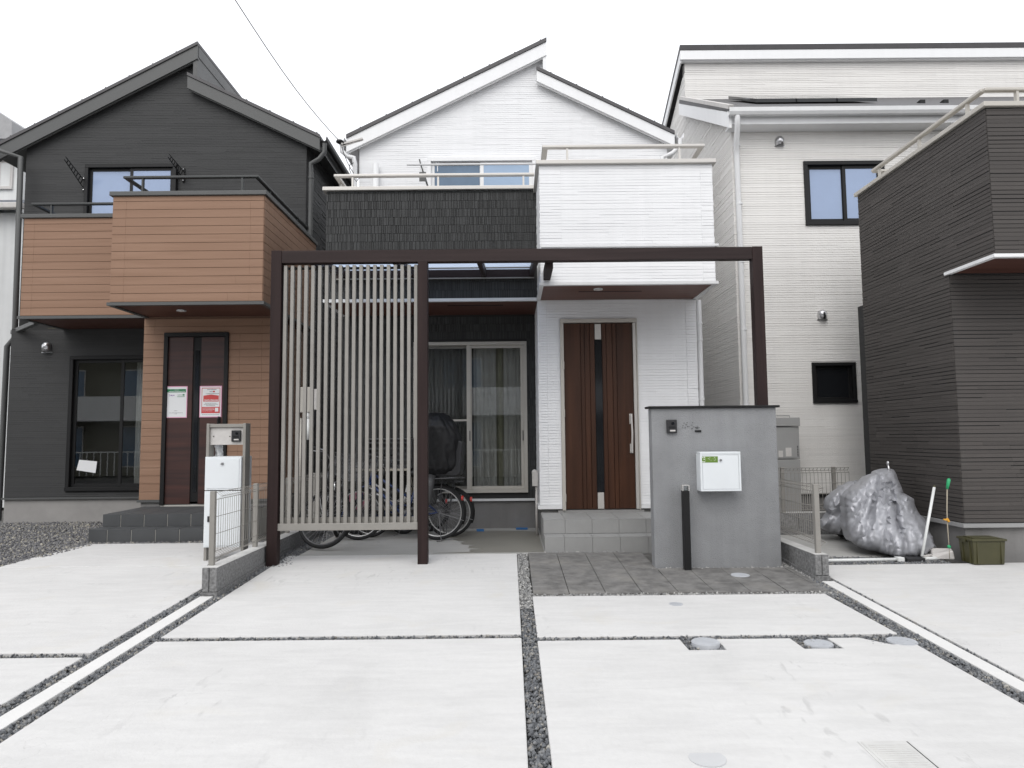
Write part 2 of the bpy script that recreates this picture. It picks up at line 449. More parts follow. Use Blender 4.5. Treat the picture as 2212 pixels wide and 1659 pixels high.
def concrete(name, col, stain, seed=0.0):
    m = bpy.data.materials.new(name); m.use_nodes = True; MATS[name] = m
    n = m.node_tree; b = n.nodes['Principled BSDF']; b.inputs['Roughness'].default_value = .85
    geo = n.nodes.new('ShaderNodeNewGeometry'); L = n.links.new
    def noise(sc, det=5, vec=None, dist=0):
        q = n.nodes.new('ShaderNodeTexNoise'); q.inputs['Scale'].default_value = sc; q.inputs['Detail'].default_value = det; q.inputs['Distortion'].default_value = dist
        L(vec or geo.outputs['Position'], q.inputs['Vector']); return q.outputs['Fac']
    def ramp(src, a, c, lo, hi):
        q = n.nodes.new('ShaderNodeMapRange'); q.inputs[1].default_value = a; q.inputs[2].default_value = c; q.inputs[3].default_value = lo; q.inputs[4].default_value = hi; L(src, q.inputs[0]); return q.outputs[0]
    def mul(x, y):
        q = n.nodes.new('ShaderNodeMath'); q.operation = 'MULTIPLY'; L(x, q.inputs[0]); L(y, q.inputs[1]); return q.outputs[0]
    mp = n.nodes.new('ShaderNodeMapping'); mp.inputs['Scale'].default_value = (1.2, 6, 1); mp.inputs['Rotation'].default_value = (0, 0, .25); L(geo.outputs['Position'], mp.inputs['Vector'])
    f = ramp(noise(1.1, 7), .3, .7, .955, 1.03)
    f = mul(f, ramp(noise(2.3, 6, mp.outputs[0], .6), .35, .7, 1.02, .94))
    f = mul(f, ramp(noise(95, 2), .74, .80, 1.0, .62))
    f = mul(f, ramp(noise(28, 3), .35, .65, .985, 1.015))
    # short scuffs and tyre rubs in patches
    mp2 = n.nodes.new('ShaderNodeMapping'); mp2.inputs['Scale'].default_value = (16, 5, 1); mp2.inputs['Rotation'].default_value = (0, 0, -.5); L(geo.outputs['Position'], mp2.inputs['Vector'])
    sc1 = ramp(noise(1.0, 4, mp2.outputs[0], .4), .58, .68, 0, 1)
    sc2 = ramp(noise(.9, 2, None, .3), .57, .66, 0, .16)
    inv = n.nodes.new('ShaderNodeMath'); inv.operation = 'SUBTRACT'; inv.inputs[0].default_value = 1; L(mul(sc1, sc2), inv.inputs[1])
    f = mul(f, inv.outputs[0])
    # thin hairline cracks, very sparse
    vo = n.nodes.new('ShaderNodeTexVoronoi'); vo.feature = 'DISTANCE_TO_EDGE'; vo.inputs['Scale'].default_value = .55
    dm = n.nodes.new('ShaderNodeVectorMath'); dm.operation = 'ADD'; nz_ = n.nodes.new('ShaderNodeTexNoise'); nz_.inputs['Scale'].default_value = 2.2; nz_.inputs['Detail'].default_value = 6
    L(geo.outputs['Position'], nz_.inputs['Vector']); L(geo.outputs['Position'], dm.inputs[0]); L(nz_.outputs['Color'], dm.inputs[1]); L(dm.outputs[0], vo.inputs['Vector'])
    cr_ = ramp(vo.outputs['Distance'], .0, .0022, .86, 1.0); gate = ramp(noise(.6, 1), .50, .56, 0, 1)
    mg = n.nodes.new('ShaderNodeMix'); L(gate, mg.inputs[0]); mg.inputs[2].default_value = 1.0; L(cr_, mg.inputs[3]); f = mul(f, mg.outputs[0])
    f = mul(f, ramp(noise(.75, 3, None, 1.2), .60, .72, 1.0, .95))
    sc = n.nodes.new('ShaderNodeVectorMath'); sc.operation = 'SCALE'; sc.inputs[0].default_value = col; L(f, sc.inputs['Scale'])
    mi = n.nodes.new('ShaderNodeMixRGB'); mi.inputs[2].default_value = (*stain, 1); L(ramp(noise(1.9, 5, None, .8), .60, .78, 0, .55), mi.inputs[0]); L(sc.outputs[0], mi.inputs[1])
    L(mi.outputs[0], b.inputs['Base Color'])
    bp = n.nodes.new('ShaderNodeBump'); bp.inputs['Strength'].default_value = .25; bp.inputs['Distance'].default_value = .008; L(noise(60, 6), bp.inputs['Height']); L(bp.outputs[0], b.inputs['Normal'])
    m.diffuse_color = (*col, 1)
    return m
M_CONC = concrete('pale_concrete_slab', (.60, .595, .585), (.56, .535, .48))
M_CONC2 = concrete('weathered_concrete_slab', (.40, .395, .38), (.31, .30, .275))
M_FLUSH = mat('flush_cover', (.53, .535, .54), .7, var=.04, vscale=9)
# ------------------------------------------------------------------ cladding helpers
def sub_iv(ivs, holes):
    for a, b in holes:
        out = []
        for c, d in ivs:
            if b <= c or a >= d: out.append((c, d)); continue
            if a > c: out.append((c, a))
            if b < d: out.append((b, d))
        ivs = out
    return [(c, d) for c, d in ivs if d - c > 0.012]

def plane_box(mb, pl, u0, u1, z0, z1, h):
    """thin block on a wall face. pl = ('F', Y) facing the viewer, ('L', X) facing -X, ('R', X) facing +X"""
    k, c = pl
    if k == 'F': mb.box(u0, u1, c - h, c, z0, z1)
    elif k == 'L': mb.box(c - h, c, u0, u1, z0, z1)
    else: mb.box(c, c + h, u0, u1, z0, z1)

def course_siding(pl, z0, z1, rng_u, holes=(), h=0.036, lmin=0.25, lmax=1.3, prot=(0.003, 0.006), gap=0.004, seed=1):
    """random-length split-face courses, real relief. rng_u(z) -> (u0, u1)"""
    r = random.Random(seed); mb = MB(); z = z0
    while z < z1 - 0.005:
        zt = min(z + h, z1)
        ivs = rng_u(z) , rng_u(zt - 0.002)
        a = max(ivs[0][0], ivs[1][0]); b = min(ivs[0][1], ivs[1][1])
        if b - a > 0.03:
            for c, d in sub_iv([(a, b)], [(q[0], q[1]) for q in holes if q[2] < zt and q[3] > z]):
                u = c
                while u < d - 0.004:
                    e = min(d, u + r.uniform(lmin, lmax))
                    if d - e < 0.08: e = d
                    p = r.uniform(*prot)
                    g = gap * r.choice((0.35, 0.6, 1.0, 1.5))
                    plane_box(mb, pl, u, e - 0.0006, z, zt - g, p)
                    u = e
        z += h
    return mb

def rib_siding(pl, z0, z1, u0, u1, holes=(), h=0.109, seed=3):
    r = random.Random(seed); mb = MB(); z = z0
    while z < z1 - 0.02:
        zt = min(z + h, z1)
        for c, d in sub_iv([(u0, u1)], [(q[0], q[1]) for q in holes if q[2] < zt and q[3] > z]):
            u = c
            while u < d - 0.004:
                e = min(d, u + r.choice((0.018, 0.022, 0.028, 0.034, 0.045)))
                if d - e < 0.015: e = d
                plane_box(mb, pl, u, e - r.choice((0.004, 0.007, 0.009)), z, zt - 0.004, r.uniform(0.007, 0.011))
                u = e
        z += h
    return mb

def board_siding(root, pl, z0, z1, u0, u1, holes=(), h=0.116, seed=5, edge=0.0):
    """terracotta boards, each one a part"""
    r = random.Random(seed); z = z0; k = 0
    while z < z1 - 0.03:
        zt = min(z + h, z1)
        for c, d in sub_iv([(u0, u1)], [(q[0], q[1]) for q in holes if q[2] < zt - 0.02 and q[3] > z + 0.02]):
            cuts = [c]
            u = c + (edge if edge else r.uniform(0.5, 1.4))
            while u < d - 0.35:
                cuts.append(u); u += r.uniform(1.3, 2.6)
            if edge and d - edge > cuts[-1] + 0.2: cuts.append(d - edge)
            cuts.append(d)
            for a, b in zip(cuts, cuts[1:]):
                mb = MB(); plane_box(mb, pl, a + 0.0004, b - 0.0004, z + 0.001, zt - 0.004, 0.008)
                mb.build('board', M_BOARD, root, bevel=0.0015, segs=1)
        z += h; k += 1

def window(root, X0, X1, Z0, Z1, Y, fm, panes, depth=0.07, fw=0.045, name='window', pm=None, splits=None, sill=True, proud=0.03):
    """frame proud of the wall face Y, sashes and panes inside. panes = materials from left to right"""
    f = MB()
    f.box(X0, X1, Y - proud, Y + depth, Z1 - fw, Z1)
    f.box(X0, X1, Y - proud - 0.012, Y + depth, Z0, Z0 + fw)
    f.box(X0, X0 + fw, Y - proud + 0.002, Y + depth - 0.002, Z0 + fw, Z1 - fw)
    f.box(X1 - fw, X1, Y - proud + 0.002, Y + depth - 0.002, Z0 + fw, Z1 - fw)
    fo = f.build(name, fm, root, bevel=0.003, segs=1)
    n = len(panes); a, b = X0 + fw, X1 - fw
    for i, pmat in enumerate(panes):
        sx0 = a + (b - a) * i / n - (0.02 if i else 0); sx1 = a + (b - a) * (i + 1) / n + (0.02 if i < n - 1 else 0)
        yo = Y + (0.02 if i % 2 else 0.042)
        st = fw * 0.85
        s = MB()
        s.box(sx0, sx0 + st, yo - 0.012, yo + 0.012, Z0 + fw, Z1 - fw)
        s.box(sx1 - st, sx1, yo - 0.012, yo + 0.012, Z0 + fw, Z1 - fw)
        s.box(sx0 + st, sx1 - st, yo - 0.011, yo + 0.011, Z0 + fw, Z0 + fw + st)
        s.box(sx0 + st, sx1 - st, yo - 0.011, yo + 0.011, Z1 - fw - st, Z1 - fw)
        s.build('sash', fm, fo, bevel=0.002, segs=1)
        g = MB(); g.box(sx0 + st * 0.9, sx1 - st * 0.9, yo - 0.003, yo + 0.003, Z0 + fw + st * 0.9, Z1 - fw - st * 0.9)
        g.build('pane', pmat, fo)
    return fo

def wall_with_holes(mb, X0, X1, Z0, Z1, Y0, Y1, holes):
    """front wall between Z0 and Z1 with rectangular openings"""
    xs = sorted({X0, X1, *[h[0] for h in holes], *[h[1] for h in holes]})
    for a, b in zip(xs, xs[1:]):
        hs = sorted([h for h in holes if h[0] < b - 1e-6 and h[1] > a + 1e-6], key=lambda h: h[2])
        z = Z0
        for h in hs:
            if h[2] > z: mb.box(a, b, Y0, Y1, z, h[2])
            z = h[3]
        if z < Z1: mb.box(a, b, Y0, Y1, z, Z1)

def curtain(X0, X1, Y, Z0, Z1, amp=0.03, freq=28, seed=1, n=90):
    r = random.Random(seed); mb = MB(); vs = []; fs = []
    ph = [r.uniform(0, 6.28) for _ in range(4)]
    for i in range(n + 1):
        x = X0 + (X1 - X0) * i / n
        y = Y + amp * (math.sin(freq * x + ph[0]) + 0.5 * math.sin(freq * 2.3 * x + ph[1]) + 0.4 * math.sin(freq * 0.41 * x + ph[2]))
        vs += [(x, y, Z0), (x + 0.01 * math.sin(ph[3] + x * 9), y * 0.7 + Y * 0.3, Z1)]
    for i in range(n): fs.append((2 * i, 2 * i + 2, 2 * i + 3, 2 * i + 1))
    mb.add(vs, fs); return mb

def vent_hood(root, x, z, Y, r=0.075):
    """stainless half-dome vent cap"""
    mb = MB(); vs = []; fs = []
    n = 14; rows = 6
    # vertical half cylinder with a domed top, open at the bottom
    prof = []
    for j in range(rows + 1):
        th = math.pi / 2 * j / rows
        prof.append((z + r * 0.35 + r * math.sin(th), r * math.cos(th) + 1e-4))
    prof = [(z - r * 0.9, r), (z + r * 0.35, r)] + prof[1:]
    for zz, rr in prof:
        for k in range(n + 1):
            a = math.pi * k / n
            vs.append((x - rr * math.cos(a), Y - 0.01 - rr * 1.15 * math.sin(a), zz))
    m = n + 1
    for j in range(len(prof) - 1):
        for k in range(n): fs.append((j * m + k, j * m + k + 1, (j + 1) * m + k + 1, (j + 1) * m + k))
    mb.add(vs, fs)
    o = mb.build('vent_hood', M_STEEL, root, smooth=True)
    md = o.modifiers.new('thickness', 'SOLIDIFY'); md.thickness = 0.002
    f = MB(); f.box(x - r * 1.15, x + r * 1.15, Y - 0.016, Y, z - r * 1.05, z - r * 0.85); f.disc((x, Y - 0.008, z), r * 0.9, 0.008, 20, 'Y')
    f.build('vent_flange', M_STEEL, o)

def downpipe(root, pts, m, r=0.03, bands=()):
    mb = MB(); mb.tube(pts, r, 12)
    o = mb.build('downpipe', m, root, smooth=True)
    md = o.modifiers.new('edge', 'EDGE_SPLIT'); md.split_angle = R(50)
    for b in bands:
        c = MB(); c.disc((b[0], b[1], b[2]), r * 1.22, 0.028, 14); c.build('pipe_band', m, o)
    return o

def gutter(root, x, y0, y1, z, m, side=1):
    """half-round gutter along Y"""
    poly = [(0, 0), (0.012, -0.055), (0.05, -0.085), (0.09, -0.085), (0.115, -0.055), (0.12, 0.005), (0.108, 0.005), (0.10, -0.05), (0.085, -0.072), (0.05, -0.072), (0.02, -0.05), (0.01, 0)]
    mb = MB(); mb.prism_xz([(x + side * px, z + pz) for px, pz in poly], y0, y1)
    return mb.build('gutter', m, root)

def rail(root, pts, posts, m, r=0.022, post_h=0.13, wd=0.055):
    mb = MB()
    for a, b in zip(pts, pts[1:]): mb.bar(a, b, wd, 0.035)
    o = mb.build('handrail', m, root, bevel=0.008)
    for p in posts:
        q = MB(); q.box(p[0] - 0.012, p[0] + 0.012, p[1] - 0.02, p[1] + 0.02, p[2], p[2] + post_h)
        q.build('rail_post', m, root)
    return o

def downlight(root, x, y, z, r=0.055):
    mb = MB(); mb.disc((x, y, z - 0.012), r, 0.012, 28)
    o = mb.build('downlight', M_PAINTW, root)
    c = MB(); c.disc((x, y, z - 0.016), r * 0.72, 0.004, 24); c.build('light_lens', M_FADED, o)

def intercom(root_name, label, X0, X1, Z0, Z1, Y, group=None):
    t = thing(root_name, label, 'intercom', ((X0 + X1) / 2, Y, Z0), group)
    w_, h_ = X1 - X0, Z1 - Z0
    b = MB(); b.box(X0, X1, Y - 0.028, Y, Z0, Z1); b.build('housing', M_PLASTB, t, bevel=0.005)
    c = MB(); c.disc(((X0 + X1) / 2 + w_ * 0.1, Y - 0.034, Z0 + h_ * 0.72), w_ * 0.14, 0.007, 20, 'Y'); c.build('camera_lens', M_DARKGLASS, t)
    n = MB(); n.box(X0 + w_ * 0.3, X1 - w_ * 0.18, Y - 0.0305, Y - 0.028, Z0 + h_ * 0.13, Z0 + h_ * 0.24); n.build('call_button', M_FADED, t)
    g = MB()
    for i in range(4): g.box(X0 + w_ * 0.2, X1 - w_ * 0.2, Y - 0.030, Y - 0.028, Z0 + h_ * (0.36 + 0.04 * i), Z0 + h_ * (0.375 + 0.04 * i))
    g.build('speaker_grille', M_BLACK, t)
    return t

# ------------------------------------------------------------------ the ground
g = MB()
ys = [-60, -0.5, 0.3, 1.5, 3, 4.5, 6, 7.8, 9, 12, 16, 30, 120]
for a, b in zip(ys, ys[1:]):
    za, zb = gz(a) - 0.055, gz(b) - 0.055
    g.add([(-120, a, za), (120, a, za), (120, b, zb), (-120, b, zb)], [(0, 1, 2, 3)])
tag(g.build('ground', M_DIRT), kind='structure')
st = MB(); st.box(-60, 60, -6.2, 0.2, -0.10, 0.0)
tag(st.build('street', M_ASPH), kind='structure')
GY0 = 0.35
SHX, SHY = -0.022, 0.112
drive = thing('driveway', 'pale concrete driveway slabs laid between gravel joints', None, (0, 4, 0), kind='structure')
def slab(poly, m=M_CONC, top=0.0, th=0.1, root=drive, name='concrete_slab', bevel=0.007, label=None):
    poly = [(x + SHX, y + SHY) for x, y in poly]
    mb = MB(); mb.slab(poly, top, th)
    return mb.build(name, m, root, bevel=bevel, label=label)
# middle plot
slab([(-2.48, GY0), (0.09, GY0), (0.085, 4.88), (-2.48, 4.88)])
slab([(-2.486, 4.965), (0.085, 4.965), (0.078, 7.738), (-2.47, 7.738)])
slab([(0.196, 4.895), (2.735, 4.895), (2.70, 5.955), (0.196, 5.955)])
slab([(0.194, GY0), (2.80, GY0), (2.735, 4.67), (2.57, 4.67), (2.42, 4.815), (2.20, 4.815), (2.215, 4.605), (1.957, 4.605), (1.945, 4.815), (1.432, 4.815), (1.437, 4.60), (1.19, 4.60), (1.18, 4.815), (0.194, 4.815)])
# left neighbour
slab([(-9.5, GY0), (-2.80, GY0), (-2.80, 4.58), (-9.5, 4.58)])
slab([(-9.5, 4.67), (-2.80, 4.67), (-2.80, 7.27), (-9.5, 7.27)])
slab([(-5.36, 7.29), (-3.17, 7.29), (-3.17, 7.56), (-2.80, 7.56), (-2.80, 7.79), (-5.33, 7.79)])
slab([(-5.33, 7.79), (-2.80, 7.79), (-2.80, 8.78), (-5.30, 8.78)])
slab([(-9.5, 7.29), (-5.42, 7.29), (-5.42, 7.4), (-9.5, 7.4)])
# right neighbour
slab([(3.01, GY0), (10, GY0), (10, 7.10), (3.01, 7.02)])
slab([(3.0, 7.40), (4.35, 7.42), (4.44, 7.80), (4.44, 8.98), (3.0, 8.98), (3.0, 7.80)], M_CONC2)
# bicycle apron in front of the middle house, a damp stain on its right
slab([(-2.35, 7.756), (0.41, 7.756), (0.41, 9.95), (-2.35, 9.95)], M_CONC2, top=0.001, bevel=0.004)
# kerb strips on the plot lines
for X0, X1, ye in ((-2.69, -2.575, 6.06), (2.858, 2.968, 6.36)):
    y = GY0
    while y < ye - 0.05:
        y2 = min(y + 1.9, ye)
        slab([(X0, y), (X1, y), (X1, y2 - 0.004), (X0, y2 - 0.004)], M_CURB, 0.004, 0.1, drive, 'kerb_strip', 0.004)
        y = y2

# damp patch (a thin film, irregular edge)
r_ = random.Random(11)
edge = []
for i in range(34):
    t = i / 33
    edge.append((-0.62 + 0.16 * math.sin(t * 5.1 + 1) + r_.uniform(-0.035, 0.035) + (0.16 if i % 5 == 0 else 0), 7.80 + 1.85 * t))
edge[0] = (-0.86, 7.80)
poly = edge[::-1] + [(0.19, 7.80), (0.19, 9.2), (0.0, 9.45)]
mb = MB(); mb.slab(poly[::-1] if False else [(x, y) for x, y in reversed([(q_[0] + SHX, q_[1] + SHY) for q_ in edge + [(0.1, 9.6), (0.385, 9.5), (0.385, 7.80)]])], 0.005, 0.003)
M_DAMP = mat('damp_concrete', (0.205, 0.198, 0.175), 0.5, var=0.1, vscale=3, bump=0.15, bscale=55)
mb.build('damp_patch', M_DAMP, drive)

# pavers
path = thing('paved_path', 'grey slate-look square pavers laid in front of the porch', None, (1.2, 6.9, gz(6.9)), kind='structure')
pr = random.Random(3)
pitch = 0.3165
for j in range(6):
    for i in range(9):
        x0 = 0.205 + i * pitch; y0 = 6.035 + j * 0.303
        x1, y1 = x0 + pitch - 0.005, y0 + 0.298
        if x1 > 2.79: x1 = 2.79
        if x0 > 1.3 and j >= 3: continue
        if j == 5: y1 = 7.765
        tp = 0.001 + pr.uniform(-0.002, 0.002)
        slab([(x0, y0), (x1, y0), (x1, y1), (x0, y1)], M_PAVER, tp, 0.06, path, 'paver', 0.003)

# ------------------------------------------------------------------ gravel
def gravel(name, rects, m, label, size=(0.010, 0.02), dens=5200, top=-0.02, seed=1, layers=1):
    r = np.random.RandomState(seed); V = []; Fc = []; off = 0
    base = np.array([(1, 0, 0), (-1, 0, 0), (0, 1, 0), (0, -1, 0), (0, 0, 1), (0, 0, -1)], float)
    tri = np.array([(0, 2, 4), (2, 1, 4), (1, 3, 4), (3, 0, 4), (2, 0, 5), (1, 2, 5), (3, 1, 5), (0, 3, 5)])
    for (x0, x1, y0, y1, *rest) in rects:
        x0 += SHX; x1 += SHX; y0 += SHY; y1 += SHY
        d = rest[0] if rest else dens
        n = int((x1 - x0) * (y1 - y0) * d)
        if n < 1: continue
        px = r.uniform(x0, x1, n); py = r.uniform(y0, y1, n)
        gy = np.where(py < 0, 0, np.minimum(0.04 * py, GL))
        s = r.uniform(size[0], size[1], n)
        pz = gy + top + r.uniform(-0.012, 0.014, n)
        q = base[None] * r.uniform(0.55, 1.15, (n, 6, 1)) + r.uniform(-0.25, 0.25, (n, 6, 3))
        q *= s[:, None, None] * r.uniform(0.6, 1.2, (n, 1, 3))
        a = r.uniform(0, 6.28, n); b = r.uniform(-1.2, 1.2, n)
        ca, sa, cb, sb = np.cos(a), np.sin(a), np.cos(b), np.sin(b)
        x = q[:, :, 0] * ca[:, None] - q[:, :, 1] * sa[:, None]; y = q[:, :, 0] * sa[:, None] + q[:, :, 1] * ca[:, None]; z = q[:, :, 2]
        y2 = y * cb[:, None] - z * sb[:, None]; z2 = y * sb[:, None] + z * cb[:, None]
        P_ = np.stack([x + px[:, None], y2 + py[:, None], z2 + pz[:, None]], 2)
        V.append(P_.reshape(-1, 3))
        Fc.append((tri[None] + (np.arange(n) * 6)[:, None, None] + off).reshape(-1, 3)); off += n * 6
    V = np.concatenate(V); Fc = np.concatenate(Fc)
    me = bpy.data.meshes.new(name)
    me.vertices.add(len(V)); me.vertices.foreach_set('co', V.ravel())
    me.loops.add(Fc.size); me.loops.foreach_set('vertex_index', Fc.ravel().astype(np.int32))
    me.polygons.add(len(Fc)); me.polygons.foreach_set('loop_start', np.arange(0, Fc.size, 3, dtype=np.int32))
    me.materials.append(m); me.update(calc_edges=True); me.validate()
    o = bpy.data.objects.new(name, me); COL.objects.link(o)
    return tag(o, label, 'gravel', kind='stuff')

D = 6500
gravel('gravel', [(0.095, 0.19, GY0, 5.6, 7500)], G_DARK, 'dark crushed gravel filling the central strip between driveway slabs', seed=2)
gravel('gravel', [(0.085, 0.19, 5.6, 7.75, 7500), (0.2, 2.78, 5.96, 6.03, 7500)], G_LIGHT, 'pale gravel along the front and left edges of the slate pavers', seed=3)
gravel('gravel', [(0.42, 1.3, 7.775, 7.84, 7500), (1.32, 2.84, 6.92, 7.0, 7500), (1.35, 2.5, 6.88, 6.93, 3000), (2.72, 2.845, 6.9, 8.9, 7500), (2.78, 2.845, 6.4, 6.9, 7000)], G_LIGHT, 'pale gravel around the foot of the grey stucco wall', seed=4)
gravel('gravel', [(-2.57, -2.475, GY0, 7.2, 7000), (-2.565, -2.36, 7.2, 9.8, 6000), (-2.48, -2.3, 7.2, 7.5, 3000)], G_DARK, 'dark gravel strip right of the left plot-line kerb', seed=5)
gravel('gravel', [(-2.80, -2.695, GY0, 6.1, 7500)], G_DARK, 'dark gravel strip left of the left plot-line kerb', seed=6)
gravel('gravel', [(-2.48, 0.09, 4.885, 4.96, 7500)], G_DARK, 'thin gravel joint across the left half of the middle driveway', size=(0.008, 0.015), seed=7)
gravel('gravel', [(0.19, 2.74, 4.82, 4.89, 8000), (1.185, 1.432, 4.60, 4.82, 7000), (1.96, 2.21, 4.61, 4.82, 7000), (2.44, 2.74, 4.67, 4.82, 7000)], G_DARK, 'dark gravel joint holding three round drain covers', size=(0.009, 0.018), seed=8)
gravel('gravel', [(2.74, 2.855, 3.6, 6.4, 7500), (2.76, 2.855, GY0, 3.6, 7500), (2.70, 2.85, 5.9, 6.5, 6000)], G_DARK, 'dark gravel strip left of the right plot-line kerb', seed=9)
gravel('gravel', [(2.97, 3.01, GY0, 6.5, 8500)], G_DARK, 'narrow gravel line right of the right plot-line kerb', size=(0.008, 0.014), seed=10)
gravel('gravel', [(-9.5, -2.8, 4.585, 4.665, 5500)], G_DARK, 'gravel joint across the left neighbour driveway', size=(0.008, 0.015), seed=11)
gravel('gravel', [(-9.2, -5.3, 7.4, 11.2, 1900), (-5.35, -5.2, 7.8, 11, 1700), (-5.3, -2.8, 8.78, 8.88, 5500), (-3.17, -2.8, 7.27, 7.56, 6000)], G_YARD, 'grey gravel yard in front of the charcoal house', size=(0.012, 0.026), top=-0.012, seed=12)
gravel('gravel', [(2.97, 4.5, 7.03, 7.42, 6500), (4.36, 4.5, 7.4, 9, 3000)], G_DARK, 'gravel trench in front of the tarpaulin-covered motorcycle', seed=13)
gr = gravel('gravel', [(-2.8, -2.695, 6.1, 9.5, 4500)], G_DARK, 'dark gravel behind the left low block wall', seed=14)
# packed bed under the yard so that no soil shows
bed = MB(); bed.slab([(-9.5, 7.4), (-5.3, 7.4), (-5.3, 7.79), (-9.5, 7.79)], -0.02, 0.03); bed.slab([(-9.5, 7.79), (-5.3, 7.79), (-5.3, 11.3), (-9.5, 11.3)], -0.02, 0.03)
bed.build('gravel_bed', mat('yard_fines', (0.15, 0.15, 0.155), 0.95, var=0.4, vscale=60, bump=0.8, bscale=80), drive)
# ------------------------------------------------------------------ houses
def line_z(p, q):
    return lambda x: p.z + (q.z - p.z) * (x - p.x) / (q.x - p.x)

def roof_plane(root, p, q, y0, y1, m_roof, m_barge, m_soff, tr=0.06, tb=0.2, wall_y=None):
    """one sloping roof plane given its top edge p->q (left to right) on the front verge; barge board, soffit"""
    d = (q - p); d.y = 0; d.normalize(); n = Vector((-d.z, 0, d.x))
    if n.z < 0: n = -n
    def off(a, k): return (a.x, a.z - k / n.z)
    mb = MB(); mb.prism_xz([(p.x, p.z), off(p, tr), off(q, tr), (q.x, q.z)], y0 - 0.02, y1)
    ro = mb.build('roof', m_roof, root)
    # standing seams / verge fixings
    s = MB()
    L = (q - p).length; k = 0.25
    while k < L:
        c = Vector((p.x, 0, p.z)) + d * k
        s.add([(c.x - d.x * .01 + n.x * .012, y0 - 0.02, c.z - d.z * .01 + n.z * .012), (c.x + d.x * .01 + n.x * .012, y0 - 0.02, c.z + d.z * .01 + n.z * .012), (c.x + d.x * .01, y0 - 0.02, c.z + d.z * .01), (c.x - d.x * .01, y0 - 0.02, c.z - d.z * .01),
               (c.x - d.x * .01 + n.x * .012, y1, c.z - d.z * .01 + n.z * .012), (c.x + d.x * .01 + n.x * .012, y1, c.z + d.z * .01 + n.z * .012), (c.x + d.x * .01, y1, c.z + d.z * .01), (c.x - d.x * .01, y1, c.z - d.z * .01)],
              [(0, 3, 2, 1), (4, 5, 6, 7), (0, 1, 5, 4), (1, 2, 6, 5), (2, 3, 7, 6), (3, 0, 4, 7)])
        k += 0.455
    s.build('roof_seam', m_roof, ro)
    b = MB(); b.prism_xz([off(p, tr + .002), off(p, tr + tb), off(q, tr + tb), off(q, tr + .002)], y0, y0 + 0.03)
    b.build('barge_board', m_barge, root, bevel=0.004)
    b2 = MB(); b2.prism_xz([off(p, tr + tb * .86), off(p, tr + tb + .015), off(q, tr + tb + .015), off(q, tr + tb * .86)], y0 + 0.03, y0 + 0.05)
    b2.build('barge_lip', m_barge, root)
    sf = MB(); sf.prism_xz([off(p, tr + .01), off(p, tr + tb * .8), off(q, tr + tb * .8), off(q, tr + .01)], y0 + 0.05, y1)
    sf.build('soffit', m_soff, root)
    return ro

# ================= middle white house =================
YD, YB, YR, YG = 8.95, 8.04, 10.0, 10.75
mh = thing('white_house', 'white two-storey house with charcoal lower balcony and brown front door behind the pergola', 'house', (0, YD, GL))
xl = P(705, 530, 8.98).x; xr = P(1509, 870, YD).x; xm = P(1163.5, 800, YD).x
bx0 = P(1167, 480, YB).x; bx1 = P(1541, 480, YB).x
Zs = P(1355, 645, YD).z             # soffit height
Zc = P(1350, 347, YB).z             # coping top
z_sid = P(1450, 1089, YD).z         # bottom of cladding
z_land = P(1290, 1101.5, YD).z
print('middle', xl, xm, xr, bx0, bx1, Zs, Zc, z_sid, z_land)
# gable wall + roof
pa, pb = P(748, 291, 10.62), P(1180.5, 81.5, 10.62)
pc, pd = P(1159, 143.5, 10.62), P(1457, 283, 10.62)
lz, rz_ = line_z(pa, pb), line_z(pc, pd)
gxl, gxr = P(776, 400, YG).x, P(1441, 330, YG).x
gm = P(1172, 150, YG).x
zf2 = Zs + 0.35
wl = MB(); wl.prism_xz([(gxl, zf2), (gxr, zf2), (gxr, rz_(gxr) - .22), (gm, rz_(gm) - .22), (gm, lz(gm) - .22), (gxl, lz(gxl) - .22)], YG, YG + 0.15)
ow = [924, 343, 1158, 470]
UX0, UX1 = P(924, 400, YG).x, P(1158, 400, YG).x; UZ1 = P(1040, 344, YG).z; UZ0 = Zs + 0.45
wl.build('wall', M_WHITE, mh)
def rg(z):
    a = gxl; b = gxr
    # left roof line
    if z > lz(gxl) - .24: a = gxl + (z - (lz(gxl) - .24)) / ((pb.z - pa.z) / (pb.x - pa.x))
    if z > rz_(gxr) - .24:
        b = gxr - (z - (rz_(gxr) - .24)) / (-(pd.z - pc.z) / (pd.x - pc.x))
        if b < gm: b = gm
    return (a, b)
course_siding(('F', YG), zf2 + .5, lz(gm) - .26, rg, [(UX0, UX1, UZ0, UZ1)], h=0.033, lmin=.15, lmax=.9, seed=21).build('siding_courses', M_WHITE, mh, kind='stuff')
roof_plane(mh, pa, pb, 10.62, 18.5, M_ROOF, M_BARGE_W, M_BARGE_W, tr=.055, tb=.20)
roof_plane(mh, pc, pd, 10.62, 18.5, M_ROOF, M_BARGE_W, M_BARGE_W, tr=.05, tb=.165)
b = MB(); b.box(gm - .0, gm + .06, 10.64, 18.4, rz_(gm) - .15, lz(gm) - .06); b.build('clerestory_wall', M_BARGE_W, mh)
# side walls of the upper and lower storeys
for q_ in ((gxl, gxl + .15, YG + .15, 18.15, GL, lz(gxl) - .2), (gxr - .15, gxr, YG + .15, 18.15, GL, rz_(gxr) - .2), (gxl, gxr, 18.15, 18.3, GL, rz_(gxr) - .25)):
    b = MB(); b.box(*q_); b.build('side_wall', M_WHITE, mh)
b = MB(); b.prism_xz([(gxl + .1, 6.0), (gxr - .1, 6.0), (gxr - .1, rz_(gxr) - .3), (gm, rz_(gm) - .3), (gm, lz(gm) - .3), (gxl + .1, lz(gxl) - .3)], 18.1, 18.25); b.build('rear_gable', M_WHITE, mh)
